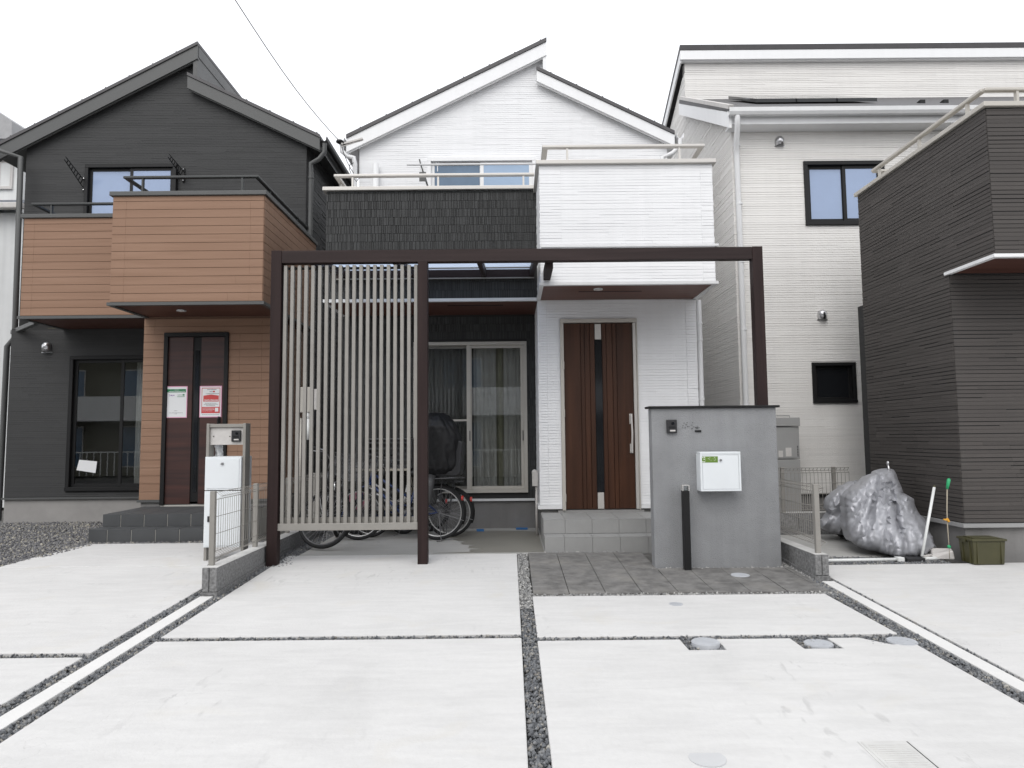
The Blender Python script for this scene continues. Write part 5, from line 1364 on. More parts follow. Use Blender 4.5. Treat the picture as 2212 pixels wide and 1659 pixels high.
def mesh_fence(name, label, a, c, z0, z1, posts, group=None, pitch=.05, bend=.05, r=.0022):
    """welded-wire panel with rolled top and bottom folds, from a to c"""
    a, c = Vector((a[0], a[1], 0)), Vector((c[0], c[1], 0)); d = (c - a); L = d.length; d.normalize(); nrm = Vector((d.y, -d.x, 0))
    t = thing(name, label, 'fence', (a.x, a.y, z0), group)
    mb = MB()
    H = z1 - z0; prof = [(0, 0), (bend * .9, .03), (0, .065), (0, H - .065), (bend * .9, H - .035), (0, H)]
    n = int(L / pitch)
    for i in range(n + 1):
        b0 = a + d * (i * L / n)
        mb.tube([b0 + nrm * q + Vector((0, 0, z0 + h_)) for q, h_ in prof], r, 4, cap=False)
    for q, h_ in [(0, 0), (bend * .9, .03), (0, .065), (0, H * .37), (0, H * .63), (0, H - .065), (bend * .9, H - .035), (0, H)]:
        mb.tube([a + nrm * q + Vector((0, 0, z0 + h_)), c + nrm * q + Vector((0, 0, z0 + h_))], r * 1.3, 5)
    mb.build('wire_panel', M_CHAMP, t, kind='stuff')
    for s in posts:
        p = a + d * s
        mb = MB(); mb.bar(p + Vector((0, 0, z0 - .09)) - nrm * .03, p + Vector((0, 0, z1 + .01)) - nrm * .03, .045, .045, up=d); mb.build('fence_post', M_CHAMP, t, bevel=.004)
    return t
zw = .487
block_wall('block_wall', 'low concrete block wall left of the pergola, under the wire fence', -2.705, -2.58, 6.19, 9.85, zw)
mesh_fence('wire_fence', 'champagne wire mesh fence left of the pergola post', (-2.645, 6.3), (-2.645, 9.75), zw + .06, 1.135, [.0, 1.05, 2.1, 3.2])
block_wall('block_wall', 'short low concrete block wall right of the grey stucco wall', 2.82, 2.94, 6.56, 9.1, .485)
mesh_fence('wire_fence', 'champagne wire mesh fence right of the grey stucco wall', (2.915, 6.64), (2.90, 9.1), .555, P(1763, 1048, 6.64).z, [.0, 1.1, 2.2], r=.003)
bw = block_wall('block_wall', 'low block wall behind the silver motorcycle cover', 0, .12, 0, 1.49, .265)
# turn the third wall across the plot
bw.rotation_euler = (0, 0, R(-90)); bw.location = (2.97, 9.28, GL)
for chd in bw.children: pass
mesh_fence('wire_fence', 'wire mesh fence on the rear block wall in front of the cream house', (2.97, 9.22), (4.46, 9.22), .62, P(1790, 1010, 9.22).z, [.03, .62, 1.3], pitch=.05, bend=-.04, r=.0032)

# ------------------------------------------------------------------ mailbox pillar of the charcoal house
HY = 7.62
def zp(x, y): return (700 + .4823 * x) / 1.8517, (1650 + .4823 * y) / 1.8517
X0 = P(*zp(250, 600), HY).x; X1 = P(*zp(578, 600), HY).x; zt = P(*zp(420, 90), HY).z
mp_ = thing('mailbox_pillar', 'champagne gatepost frame holding a white letter box and parcel box before the charcoal house', 'mailbox', ((X0 + X1) / 2, HY, gz(HY)))
wP = P(*zp(275, 300), HY).x - P(*zp(252, 300), HY).x
for xa, nm in ((X0, 'post'), (X1 - wP, 'post')):
    mb = MB(); mb.box(xa, xa + wP, HY, HY + .14, gz(HY) - .05, zt); mb.build(nm, M_CHAMP, mp_, bevel=.003)
mb = MB(); mb.box(X0 + wP, X1 - wP, HY + .01, HY + .12, P(*zp(420, 122), HY).z, zt - .006); mb.build('top_rail', M_CHAMP, mp_, bevel=.002)
pz0, pz1 = P(*zp(420, 268), HY).z, P(*zp(420, 124), HY).z
mb = MB(); mb.box(X0 + wP, X1 - wP, HY + .035, HY + .10, pz0, pz1); mb.build('fascia_panel', M_FADED, mp_, bevel=.002)
for xx in (310, 445):
    q = P(*zp(xx, 198), HY); mb = MB(); mb.disc((q.x, HY + .03, q.z), .006, .006, 10, 'Y'); mb.build('screw', M_BLACK, mp_)
bx_0, bx_1 = P(*zp(258, 500), HY).x, P(*zp(556, 500), HY).x
for ya, yb_, nm in ((366, 642, 'letter_box'), (650, 1115, 'parcel_box')):
    z0_, z1_ = P(*zp(400, yb_), HY).z, P(*zp(400, ya), HY).z
    mb = MB(); mb.box(bx_0, bx_1, HY - .03, HY + .28, z0_, z1_); o = mb.build(nm, M_PAINTW, mp_, bevel=.004)
    mb = MB(); mb.box(bx_0 + .02, bx_1 - .02, HY - .036, HY - .03, z0_ + .018, z1_ - .022); o2 = mb.build('box_door', M_PAINTW, o, bevel=.002)
    if nm == 'letter_box':
        q = P(*zp(397, 425), HY - .03); mb = MB(); mb.disc((q.x, HY - .046, q.z), .014, .01, 18, 'Y'); mb.bar((q.x - .014, HY - .05, q.z - .006), (q.x + .014, HY - .05, q.z + .01), .01, .01); mb.build('lock', M_STEEL, o)
    else:
        q = P(*zp(288, 883), HY - .03); mb = MB(); mb.box(q.x - .018, q.x + .018, HY - .05, HY - .036, q.z - .03, q.z + .03); mb.build('latch', M_PLASTB, o)
ia, ib = zp(475, 148), zp(551, 242)
x0_, x1_, z0_, z1_ = rect(*ia, *ib, HY + .035)
intercom('intercom', 'black door intercom on the champagne mailbox pillar', x0_, x1_, z0_, z1_, HY + .034)
# crumpled sheet stuffed behind the letter box
c0, c1 = zp(308, 268), zp(400, 362)
x0_, x1_, z0_, z1_ = rect(*c0, *c1, HY + .12)
cr_ = random.Random(8); vs = []; nx, nz_ = 7, 8
for j in range(nz_):
    for i in range(nx):
        u, v_ = i / (nx - 1), j / (nz_ - 1)
        sh = .25 * (1 - v_)
        vs.append((x0_ + (x1_ - x0_) * (sh + u * (1 - 1.4 * sh)) + cr_.uniform(-.006, .006), HY + .14 + .035 * math.sin(u * 9 + v_ * 2) + cr_.uniform(-.008, .008), z0_ - .015 + (z1_ - z0_ + .02) * v_ * (1 - .12 * abs(u - .2))))
fs = [(j * nx + i, j * nx + i + 1, (j + 1) * nx + i + 1, (j + 1) * nx + i) for j in range(nz_ - 1) for i in range(nx - 1)]
mb = MB(); mb.add(vs, fs); o = mb.build('crumpled_paper', M_PAPER, smooth=True, loc=((x0_ + x1_) / 2, HY + .14, z0_)); tag(o, 'crumpled white paper standing on the white letter box', 'paper')
md = o.modifiers.new('thickness', 'SOLIDIFY'); md.thickness = .001

# ------------------------------------------------------------------ papers on the left door and window
def zn(x, y): return (600 + .2533 * x) / 1.8517, (1300 + .2533 * y) / 1.8517
def poster(label, x0, y0, x1, y1, kind):
    Yp = LD - .009
    X0, X1, Z0, Z1 = rect(*zn(x0, y0), *zn(x1, y1), Yp)
    t = thing('notice_poster', label, 'poster', ((X0 + X1) / 2, Yp, Z0))
    mb = MB(); mb.box(X0, X1, Yp - .0012, Yp, Z0, Z1); mb.build('backing', M_PINK, t)
    e = .012
    mb = MB(); mb.box(X0 + e, X1 - e, Yp - .002, Yp - .0012, Z0 + e, Z1 - e); mb.build('sheet', M_PAPER, t)
    W_, H_ = X1 - X0, Z1 - Z0
    def bars(name, m, items, y=.0028, par=t):
        q = MB()
        for (u0_, v0_, u1_, v1_) in items: q.box(X0 + W_ * u0_, X0 + W_ * u1_, Yp - y, Yp - .002, Z1 - H_ * v1_, Z1 - H_ * v0_)
        return q.build(name, m, par)
    r = random.Random(int(x0))
    def textline(u0_, u1_, v0_, v1_, wd=.012):
        out = []; u = u0_
        while u < u1_:
            e_ = u + r.uniform(.5, 1.4) * wd
            k_ = r.choice((0, 1, 2))
            if k_ == 0: out += [(u, v0_, e_, v0_ + (v1_ - v0_) * .35), (u, v0_ + (v1_ - v0_) * .65, e_, v1_)]
            elif k_ == 1: out += [(u, v0_, u + wd * .3, v1_), (u + wd * .5, v0_ + (v1_ - v0_) * .3, u + wd * .8, v1_)]
            else: out += [(u, v0_ + (v1_ - v0_) * .2, e_, v0_ + (v1_ - v0_) * .8)]
            u = e_ + wd * .4
        return out
    if kind == 'green':
        bars('header', M_GRN, [(.08, .09, .93, .195)])
        bars('header_text', M_PAPER, textline(.42, .6, .11, .13) + textline(.15, .9, .148, .18), y=.0034)
        bars('sponsor_mark', M_GRN, [(.54, .325, .88, .34)] + textline(.56, .78, .265, .29) + [(.79, .25, .87, .30)])
        bars('logo_text', mat('violet_print', (.25, .12, .35), .7), textline(.17, .42, .26, .315, .03))
        bars('text_lines', M_INK, textline(.42, .56, .77, .785) + textline(.2, .8, .835, .85) + textline(.44, .56, .868, .882))
    else:
        bars('red_border', M_RED, [(.09, .06, .93, .08), (.09, .08, .115, .87), (.905, .08, .93, .87), (.09, .85, .93, .87), (.115, .67, .905, .85)])
        q = MB(); pts = [(.17, .31), (.17, .50), (.87, .50), (.87, .31), (.52, .275)]
        q.prism_xz([(X0 + W_ * a_, Z1 - H_ * b_) for a_, b_ in pts], Yp - .0028, Yp - .002); q.build('house_shape', M_RED, t)
        bars('white_text', M_PAPER, textline(.22, .84, .43, .485, .022) + textline(.14, .66, .70, .72) + textline(.14, .68, .745, .765, .016) + textline(.14, .6, .79, .805), y=.0034)
        bars('blank_panel', M_PAPER, [(.71, .70, .86, .82)], y=.0034)
        bars('heading_text', M_INK, textline(.28, .88, .235, .26, .018) + textline(.34, .72, .10, .13, .03) + textline(.45, .62, .165, .20, .02) + textline(.25, .78, .545, .56) + textline(.2, .84, .58, .598) + textline(.3, .7, .62, .638) + textline(.12, .9, .905, .918, .012))
        bars('red_dot', M_RED, [(.60, .155, .69, .205)])
    return t
poster('white notice with a green header taped to the left half of the dark door', 240, 968, 588, 1466, 'green')
poster('red and white notice taped to the right half of the dark door', 783, 962, 1131, 1457, 'red')
pY = LR + .01
X0, X1, Z0, Z1 = rect(168, 993, 208, 1022, pY)
mb = MB(); mb.add([(X0 + .02, pY, Z1), (X1 + .01, pY, Z1 - .03), (X1 - .01, pY, Z0), (X0 - .02, pY, Z0 + .05)], [(3, 2, 1, 0)])
o = mb.build('paper_sheet', M_PAPER, loc=(X0, pY, Z0)); tag(o, 'tilted white paper sheet in the charcoal house ground-floor window', 'paper')
md = o.modifiers.new('thickness', 'SOLIDIFY'); md.thickness = .001

# ------------------------------------------------------------------ drain covers
def cover(label, px, py, wpx, hgt, sunk=False):
    lo, hi = 2.0, 9.0
    for _ in range(50):
        m_ = (lo + hi) / 2
        if P(px, py, m_).z > gz(m_) + hgt: pass
        if P(px, py, m_).z - (gz(m_) + hgt) > 0: lo = m_
        else: hi = m_
    Yc = lo; c = P(px, py, Yc)
    r = abs(P(px + wpx / 2, py, Yc).x - c.x)
    t = thing('drain_cover', label, 'drain cover', (c.x, Yc, gz(Yc)))
    mb = MB(); mb.disc((c.x, Yc, gz(Yc) - .06), r, .06 + hgt - .004, 40); mb.build('rim', M_FLUSH if sunk else M_COVERL, t, bevel=.002)
    mb = MB(); mb.disc((c.x, Yc, gz(Yc) + hgt - .004), r * .93, .004, 40); l = mb.build('lid', M_FLUSH if sunk else M_COVERL, t, bevel=.001)
    if not sunk:
        q = MB(); s_ = r * .14
        for i in range(-5, 6):
            for j in range(-5, 6):
                if (i * i + j * j) ** .5 * s_ < r * .8: q.box(c.x + i * s_ - s_ * .25, c.x + i * s_ + s_ * .25, Yc + j * s_ - s_ * .25, Yc + j * s_ + s_ * .25, gz(Yc) + hgt, gz(Yc) + hgt + .0015)
        q.build('grip_studs', M_COVERL, l, kind='stuff')
    return t
cover('round grey drain cover standing proud in the left gravel notch', 1524, 1384.5, 60, .022)
cover('round grey drain cover in the middle gravel notch', 1768, 1388, 60, .004)
cover('round grey drain cover in the gravel notch nearest the right kerb', 1948, 1383, 62, .004)
cover('round white drain cover set in the slate pavers', 1598.5, 1241, 41, .004)
cover('small round blue-grey grille in the slab before the slate pavers', 1460, 1304, 32, .0025)
cover('flush round cover in the near right slab', 1528, 1637, 86, .002, True)
# square meter pit near the bottom right
mY0, mY1, mX0, mX1 = 2.73, 3.43, 1.638, 1.886
mt_ = thing('meter_pit_cover', 'flush square ribbed pit cover in the near right slab', 'pit cover', (1.79, 3.0, gz(3)))
M_PITC = mat('pit_cover', (.56, .555, .54), .7, var=.08, vscale=9)
mb = MB(); mb.slab([(mX0, mY0), (mX1, mY0), (mX1, mY1), (mX0, mY1)], .003, .03); mb.build('cover_frame', M_PITC, mt_, bevel=.001)
mb = MB(); mb.slab([(mX0 + .014, mY0 + .01), (mX1 - .02, mY0 + .01), (mX1 - .02, mY1 - .012), (mX0 + .014, mY1 - .012)], .0055, .02); l = mb.build('lid', M_PITC, mt_, bevel=.001)
mb = MB()
yy = mY0 + .03
while yy < mY1 - .03: mb.slab([(mX0 + .03, yy), (mX1 - .035, yy), (mX1 - .035, yy + .006), (mX0 + .03, yy + .006)], .0075, .003); yy += .02
mb.slab([(mX1 - .018, mY0), (mX1 - .012, mY0), (mX1 - .012, mY1), (mX1 - .018, mY1)], .0035, .002)
mb.build('lid_ribs', M_PITC, l, kind='stuff')
mb = MB(); mb.slab([(mX1 - .0185, mY0), (mX1 - .013, mY0), (mX1 - .013, mY1 - .01), (mX1 - .0185, mY1 - .01)], .0042, .002); mb.build('slot', M_BLACK, mt_)

# ------------------------------------------------------------------ water heater
EY = 9.72
e0, e1 = 3.66, P(1728, 980, EY).x
wh = thing('water_heater', 'tall grey water heater cabinet beside the cream house wall', 'water heater', ((e0 + e1) / 2, EY, GL))
zt_ = P(1710, 902, EY).z; zs_ = P(1710, 992, EY).z; zc_ = P(1710, 921, EY).z
mb = MB(); mb.box(e0, e1, EY, EY + .4, GL + .08, zs_ - .004); mb.box(e0, e1, EY, EY + .4, zs_ + .004, zc_); mb.build('cabinet', M_HEATER, wh, bevel=.006)
mb = MB(); mb.box(e0 - .01, e1 + .008, EY - .03, EY + .42, zc_ + .004, zt_); mb.build('hood', M_HEATER, wh, bevel=.006)
mb = MB(); mb.box(e0 + .03, e1 - .05, EY - .006, EY, zs_ + .02, zc_ - .02); pn = mb.build('front_panel', M_HEATER, wh, bevel=.003)
mb = MB()
for k in range(7): mb.box(e1 - .035, e1 - .022, EY - .003, EY + .001, zs_ + .04 + k * .022, zs_ + .052 + k * .022)
mb.build('vent_slots', M_BLACK, wh)
mb = MB(); mb.box(e1 - .2, e1 - .12, EY - .008, EY - .006, zs_ + .04, zs_ + .16); mb.box(e1 - .3, e1 - .24, EY - .008, EY - .006, zs_ + .03, zs_ + .12); mb.build('rating_label', M_FADED, pn)
mb = MB(); mb.box(e0 + .02, e1 - .02, EY + .02, EY + .38, GL, GL + .08); mb.build('plinth', M_FOUND, wh)
q = P(1690, 898, EY + .1)
mb = MB(); mb.tube([(q.x - .1, EY + .1, zt_), (q.x - .1, EY + .1, zt_ + .03), (q.x + .1, EY + .1, zt_ + .03), (q.x + .1, EY + .1, zt_)], .008, 6); mb.build('lifting_handle', M_HEATER, wh)

# ------------------------------------------------------------------ olive storage box
OY0, OY1 = 7.04, 7.27
ox0, ox1 = P(2103, 1200, OY0).x, P(2174, 1200, OY0).x; oz = gz(OY0) ; oh_ = P(2140, 1163, OY0).z
sb = thing('storage_box', 'olive plastic storage box with a lid beside the umber house wall', 'box', ((ox0 + ox1) / 2, OY0, oz))
mb = MB(); 
tp = .012
mb.add([(ox0 + tp, OY0 + tp, oz + .003), (ox1 - tp, OY0 + tp, oz + .003), (ox1 - tp, OY1 - tp, oz + .012), (ox0 + tp, OY1 - tp, oz + .012), (ox0, OY0, oh_ - .03), (ox1, OY0, oh_ - .03), (ox1, OY1, oh_ - .03), (ox0, OY1, oh_ - .03)],
       [(0, 3, 2, 1), (4, 5, 6, 7), (0, 1, 5, 4), (1, 2, 6, 5), (2, 3, 7, 6), (3, 0, 4, 7)])
mb.build('tub', M_OLIVE, sb, bevel=.008)
mb = MB()
for xx in (ox0 + .04, ox1 - .05): mb.box(xx, xx + .014, OY0 - .003, OY0 + .012, oz + .015, oh_ - .03)
for yy in (OY0 + .05, OY1 - .07): mb.box(ox0 - .004, ox0 + .01, yy, yy + .014, oz + .015, oh_ - .03)
mb.build('rib', M_OLIVE, sb, bevel=.002)
mb = MB(); mb.box(ox0 - .012, ox1 + .012, OY0 - .012, OY1 + .012, oh_ - .03, oh_ - .008); mb.box(ox0 + .03, ox1 - .03, OY0 + .03, OY1 - .03, oh_ - .008, oh_ + .001); mb.build('lid', M_OLIVE, sb, bevel=.005)
mb = MB(); mb.box(ox0 - .02, ox0 - .012, OY0 + .09, OY0 + .15, oh_ - .05, oh_ - .005); mb.build('lid_clip', M_OLIVE, sb, bevel=.002)

# ------------------------------------------------------------------ leaning pole, stick, dustpan
b0, b1 = P(1991.5, 1202, 7.22), P(2018, 1053, 7.40)
pp = thing('plastic_pole', 'white plastic pipe leaning between the silver cover and the green-handled stick', 'pole', (b0.x, b0.y, GL))
b0.z = max(b0.z, GL - .02)
mb = MB(); mb.tube([b0, b1], .014, 14); mb.build('tube', M_PVCP, pp, smooth=True)
mb = MB(); mb.tube([b1, b1 + (b1 - b0).normalized() * .02], .011, 10); mb.build('end_plug', M_OLIVE, pp)
SY = 7.2
k0, k1, k2, k3, k4 = P(2050, 1181, SY), P(2047, 1140, SY), P(2045.5, 1104, SY), P(2046, 1056, SY), P(2049.5, 1036, SY)
sk = thing('garden_stick', 'thin stick with a green handle and yellow clip against the umber wall', 'stick', (k0.x, SY, GL))
mb = MB(); mb.tube([(k0.x, SY, GL + .01), k0, k1, k2, k3], [.003, .003, .006, .006, .006], 8); mb.build('rod', M_BAMB, sk, smooth=True)
mb = MB(); mb.tube([k3, k3.lerp(k4, .5), k4, k4 + Vector((.004, 0, .012))], [.012, .016, .018, .008], 12); mb.build('handle', M_GREENP, sk, smooth=True)
mb = MB(); mb.sphere(k0, .018, 12, 8); mb.build('foot', M_GREENP, sk, smooth=True)
c_ = P(2045.5, 1123, SY - .01); mb = MB(); mb.bar(c_ + Vector((-.035, 0, .006)), c_ + Vector((.02, 0, -.006)), .018, .016); mb.bar(c_ + Vector((.0, 0, .015)), c_ + Vector((.02, 0, -.02)), .02, .02); mb.build('clip', M_YELP, sk, bevel=.003)
# dustpan lying upside down
DPY = 7.36
d0, d1 = P(2010, 1203, DPY).x, P(2063, 1203, DPY).x; dz = GL
dp = thing('dustpan', 'pale plastic dustpan lying beside the olive storage box', 'dustpan', ((d0 + d1) / 2, DPY, dz))
vs = [(d0, DPY - .02, dz - .015), (d1 - .05, DPY - .08, dz - .015), (d1, DPY + .04, dz), (d0 + .07, DPY + .14, dz), (d0 + .02, DPY - .0, dz + .03), (d1 - .06, DPY - .07, dz + .075), (d1 - .01, DPY + .04, dz + .085), (d0 + .08, DPY + .13, dz + .08)]
mb = MB(); mb.add(vs, [(0, 1, 5, 4), (1, 2, 6, 5), (2, 3, 7, 6), (3, 0, 4, 7), (4, 5, 6, 7), (0, 3, 2, 1)]); mb.build('pan', M_FADED, dp, bevel=.012)
mb = MB(); mb.bar((d0 + .02, DPY + .02, dz + .02), (d0 - .10, DPY - .03, dz + .012), .035, .02); mb.build('grip', M_FADED, dp, bevel=.006)
# white pipe lying in the trench + small black drain piece
pa_ = P(1789, 1214, 7.27); pb_ = P(1944, 1207.5, 7.31); pc_ = P(1958, 1206, 7.31); pd_ = P(1993, 1205, 7.31)
lp = thing('ground_pipe', 'white pipe lying in the gravel before the silver motorcycle cover', 'pipe', (pa_.x, 7.15, GL - .02))
for nm, s_, e_ in (('pipe', (3.0, 7.28, GL - .012), (pb_.x, 7.31, GL - .01)), ('pipe', (P(1993, 1205, 7.33).x, 7.33, GL - .01), (P(2016, 1207, 7.35).x + .1, 7.35, GL - .01))):
    mb = MB(); mb.tube([s_, e_], .018, 12); mb.build(nm, M_PVCP, lp, smooth=True)
mb = MB(); mb.box(pb_.x - .04, pb_.x + .03, 7.27, 7.35, GL - .03, GL + .015); mb.build('coupling', M_PVCP, lp, bevel=.006)
mb = MB(); mb.box(pc_.x - .02, pd_.x, 7.26, 7.38, GL - .03, GL + .01); mb.build('drain_box', M_PLASTB, lp, bevel=.004)
# blue tape marks on the apron
def tape(label, x0, y0, x1, y1, skew):
    lo = []
    for (x, y) in ((x0, y1), (x1, y1), (x1 - skew, y0), (x0 - skew, y0)):
        a_, b_ = 7.9, 10.5
        for _ in range(50):
            m_ = (a_ + b_) / 2
            if P(x, y, m_).z > GL + .006: a_, b_ = m_, b_
            else: a_, b_ = a_, m_
            if False: break
        # P.z decreases with depth below the horizon
        lo.append((P(x, y, a_).x, a_))
    mb = MB(); mb.add([(x, y, GL + .007) for x, y in lo] + [(x, y, GL + .009) for x, y in lo], [(4, 5, 6, 7), (0, 1, 5, 4), (1, 2, 6, 5), (2, 3, 7, 6), (3, 0, 4, 7)])
    o = mb.build('tape_strip', M_TAPE, loc=(lo[0][0], lo[0][1], GL)); tag(o, label, 'tape')
tape('wide blue tape strip on the wet concrete near the porch steps', 1115, 1136, 1140, 1144, 1)
tape('small faded blue tape strip on the concrete left of the wet patch', 1030, 1143, 1046, 1148, 1)

# ------------------------------------------------------------------ service cable
A = P(734, 306, 10.3); Bc = P(507, -2, 7.4); dv = (Bc - A)
cb = thing('service_cable', 'thin overhead service cable running down to the white house eave', 'cable', tuple(A))
pts = []
for i in range(25):
    t = i / 24 * 3.0
    p = A + dv * t; p.z -= .10 * math.sin(math.pi * min(t, 1)) if t < 1 else 0
    pts.append(p)
mb = MB(); mb.tube(pts, .006, 6); mb.build('wire', mat('grey_cable', (.22, .22, .22), .6), cb)
mb = MB(); mb.sphere(A, .05, 10, 8, (1.2, 1, .7)); mb.sphere(A + Vector((.06, 0, -.03)), .03, 8, 6); mb.build('insulator', M_BLACK, cb)
B1, B2 = P(738, 312, 10.3), P(784, 300, 10.3)
mb = MB(); mb.bar(B1, B2, .05, .025); mb.bar(B1 + Vector((0, 0, -.035)), B2 + Vector((0, 0, -.02)), .012, .012); mb.build('bracket', M_FADED, cb)
def lp_(pts_): return [P(x, y, 10.45) for x, y in pts_]
mb = MB(); mb.tube(lp_([(737, 312), (742, 330), (750, 350), (758, 365), (764, 374)]), .006, 5); mb.tube(lp_([(764, 352), (756, 355), (755, 366), (760, 380), (770, 392), (780, 380)]), .006, 5); mb.build('drop_wire', M_BLACK, cb)

# ------------------------------------------------------------------ laundry pole on the upper balcony
LY = 10.2
a_, c_ = P(879, 356, LY), P(1170, 354, LY)
lpz = thing('laundry_pole', 'white laundry pole with clips across the upper window of the white house', 'laundry pole', tuple(a_))
mb = MB(); mb.tube([a_, c_], .014, 10); mb.build('pole', M_WPVC, lpz, smooth=True)
for xx in (908, 915, 945):
    q = P(xx, 355, LY); mb = MB(); mb.tube([q + Vector((-.02, 0, .03)), q + Vector((0, 0, -.03)), q + Vector((.02, 0, .03))], .005, 5); mb.tube([q + Vector((0, 0, -.03)), q + Vector((.003, 0, -.11))], .007, 5); mb.build('peg', M_WPVC, lpz)
b1_, b2_ = P(906, 344, LY), P(913, 368, LY)
mb = MB(); mb.tube([b1_, P(908, 352, LY), b2_], .01, 6); mb.box(b2_.x - .05, b2_.x + .05, LY - .01, LY + .015, P(912, 391, LY).z, P(912, 372, LY).z); mb.bar(b2_, (b2_.x + .03, YG, b2_.z - .1), .02, .03); mb.build('bracket', M_BARGE_D, lpz)

# ------------------------------------------------------------------ meters on the side of the charcoal house (behind the screen)
mt = thing('gas_meter', 'beige meter box and pale pipes behind the left pergola slats', 'meter', (P(661, 1000, 9.9).x, 9.9, GL))
x0_, x1_, z0_, z1_ = rect(645, 836, 671, 891, 10.2)
mb = MB(); mb.box(x0_, x1_, 10.2, 10.4, z0_, z1_); mb.build('meter_box', M_CHAMP2, mt, bevel=.01)
x2, x3, _, _ = rect(672, 840, 684, 870, 10.2)
mb = MB(); mb.box(x2 - .01, x3, 10.22, 10.4, P(678, 885, 10.2).z, P(678, 840, 10.2).z); mb.build('meter_glass', M_FADED, mt, bevel=.01)
xa = P(662, 950, 10.2).x; mb = MB(); mb.tube([(xa, 10.25, z0_), (xa + .01, 10.22, P(662, 905, 10.2).z)], .035, 10); mb.tube([(xa + .02, 10.22, P(662, 905, 10.2).z), (xa + .02, 10.22, P(662, 950, 10.2).z)], .04, 10); mb.build('pipe_wrap', M_PVCP, mt, smooth=True)
xb = P(646, 1000, 10.2).x; mb = MB(); mb.tube([(xb, 10.25, P(648, 903, 10.2).z), (xb, 10.25, GL)], .02, 8); mb.build('riser_pipe', M_CHAMP2, mt, smooth=True)
# ------------------------------------------------------------------ bicycles
M_TYRE = M_RUBBER
M_RIM = mat('aluminium_rim', (.62, .62, .61), .3, metal=.7)
M_RIMD = mat('dark_rim', (.12, .12, .125), .4, metal=.5)
M_SPOKE = mat('spoke_steel', (.42, .42, .43), .35, metal=.8)
M_SADD = mat('black_saddle', (.02, .02, .02), .5)
M_LETTER = mat('white_decal', (.72, .72, .72), .5)
M_YEL = mat('yellow_print', (.60, .55, .05), .5)
M_REFL = mat('red_reflector', (.50, .04, .03), .3)
M_PINKP = mat('pink_plastic', (.42, .16, .22), .5)

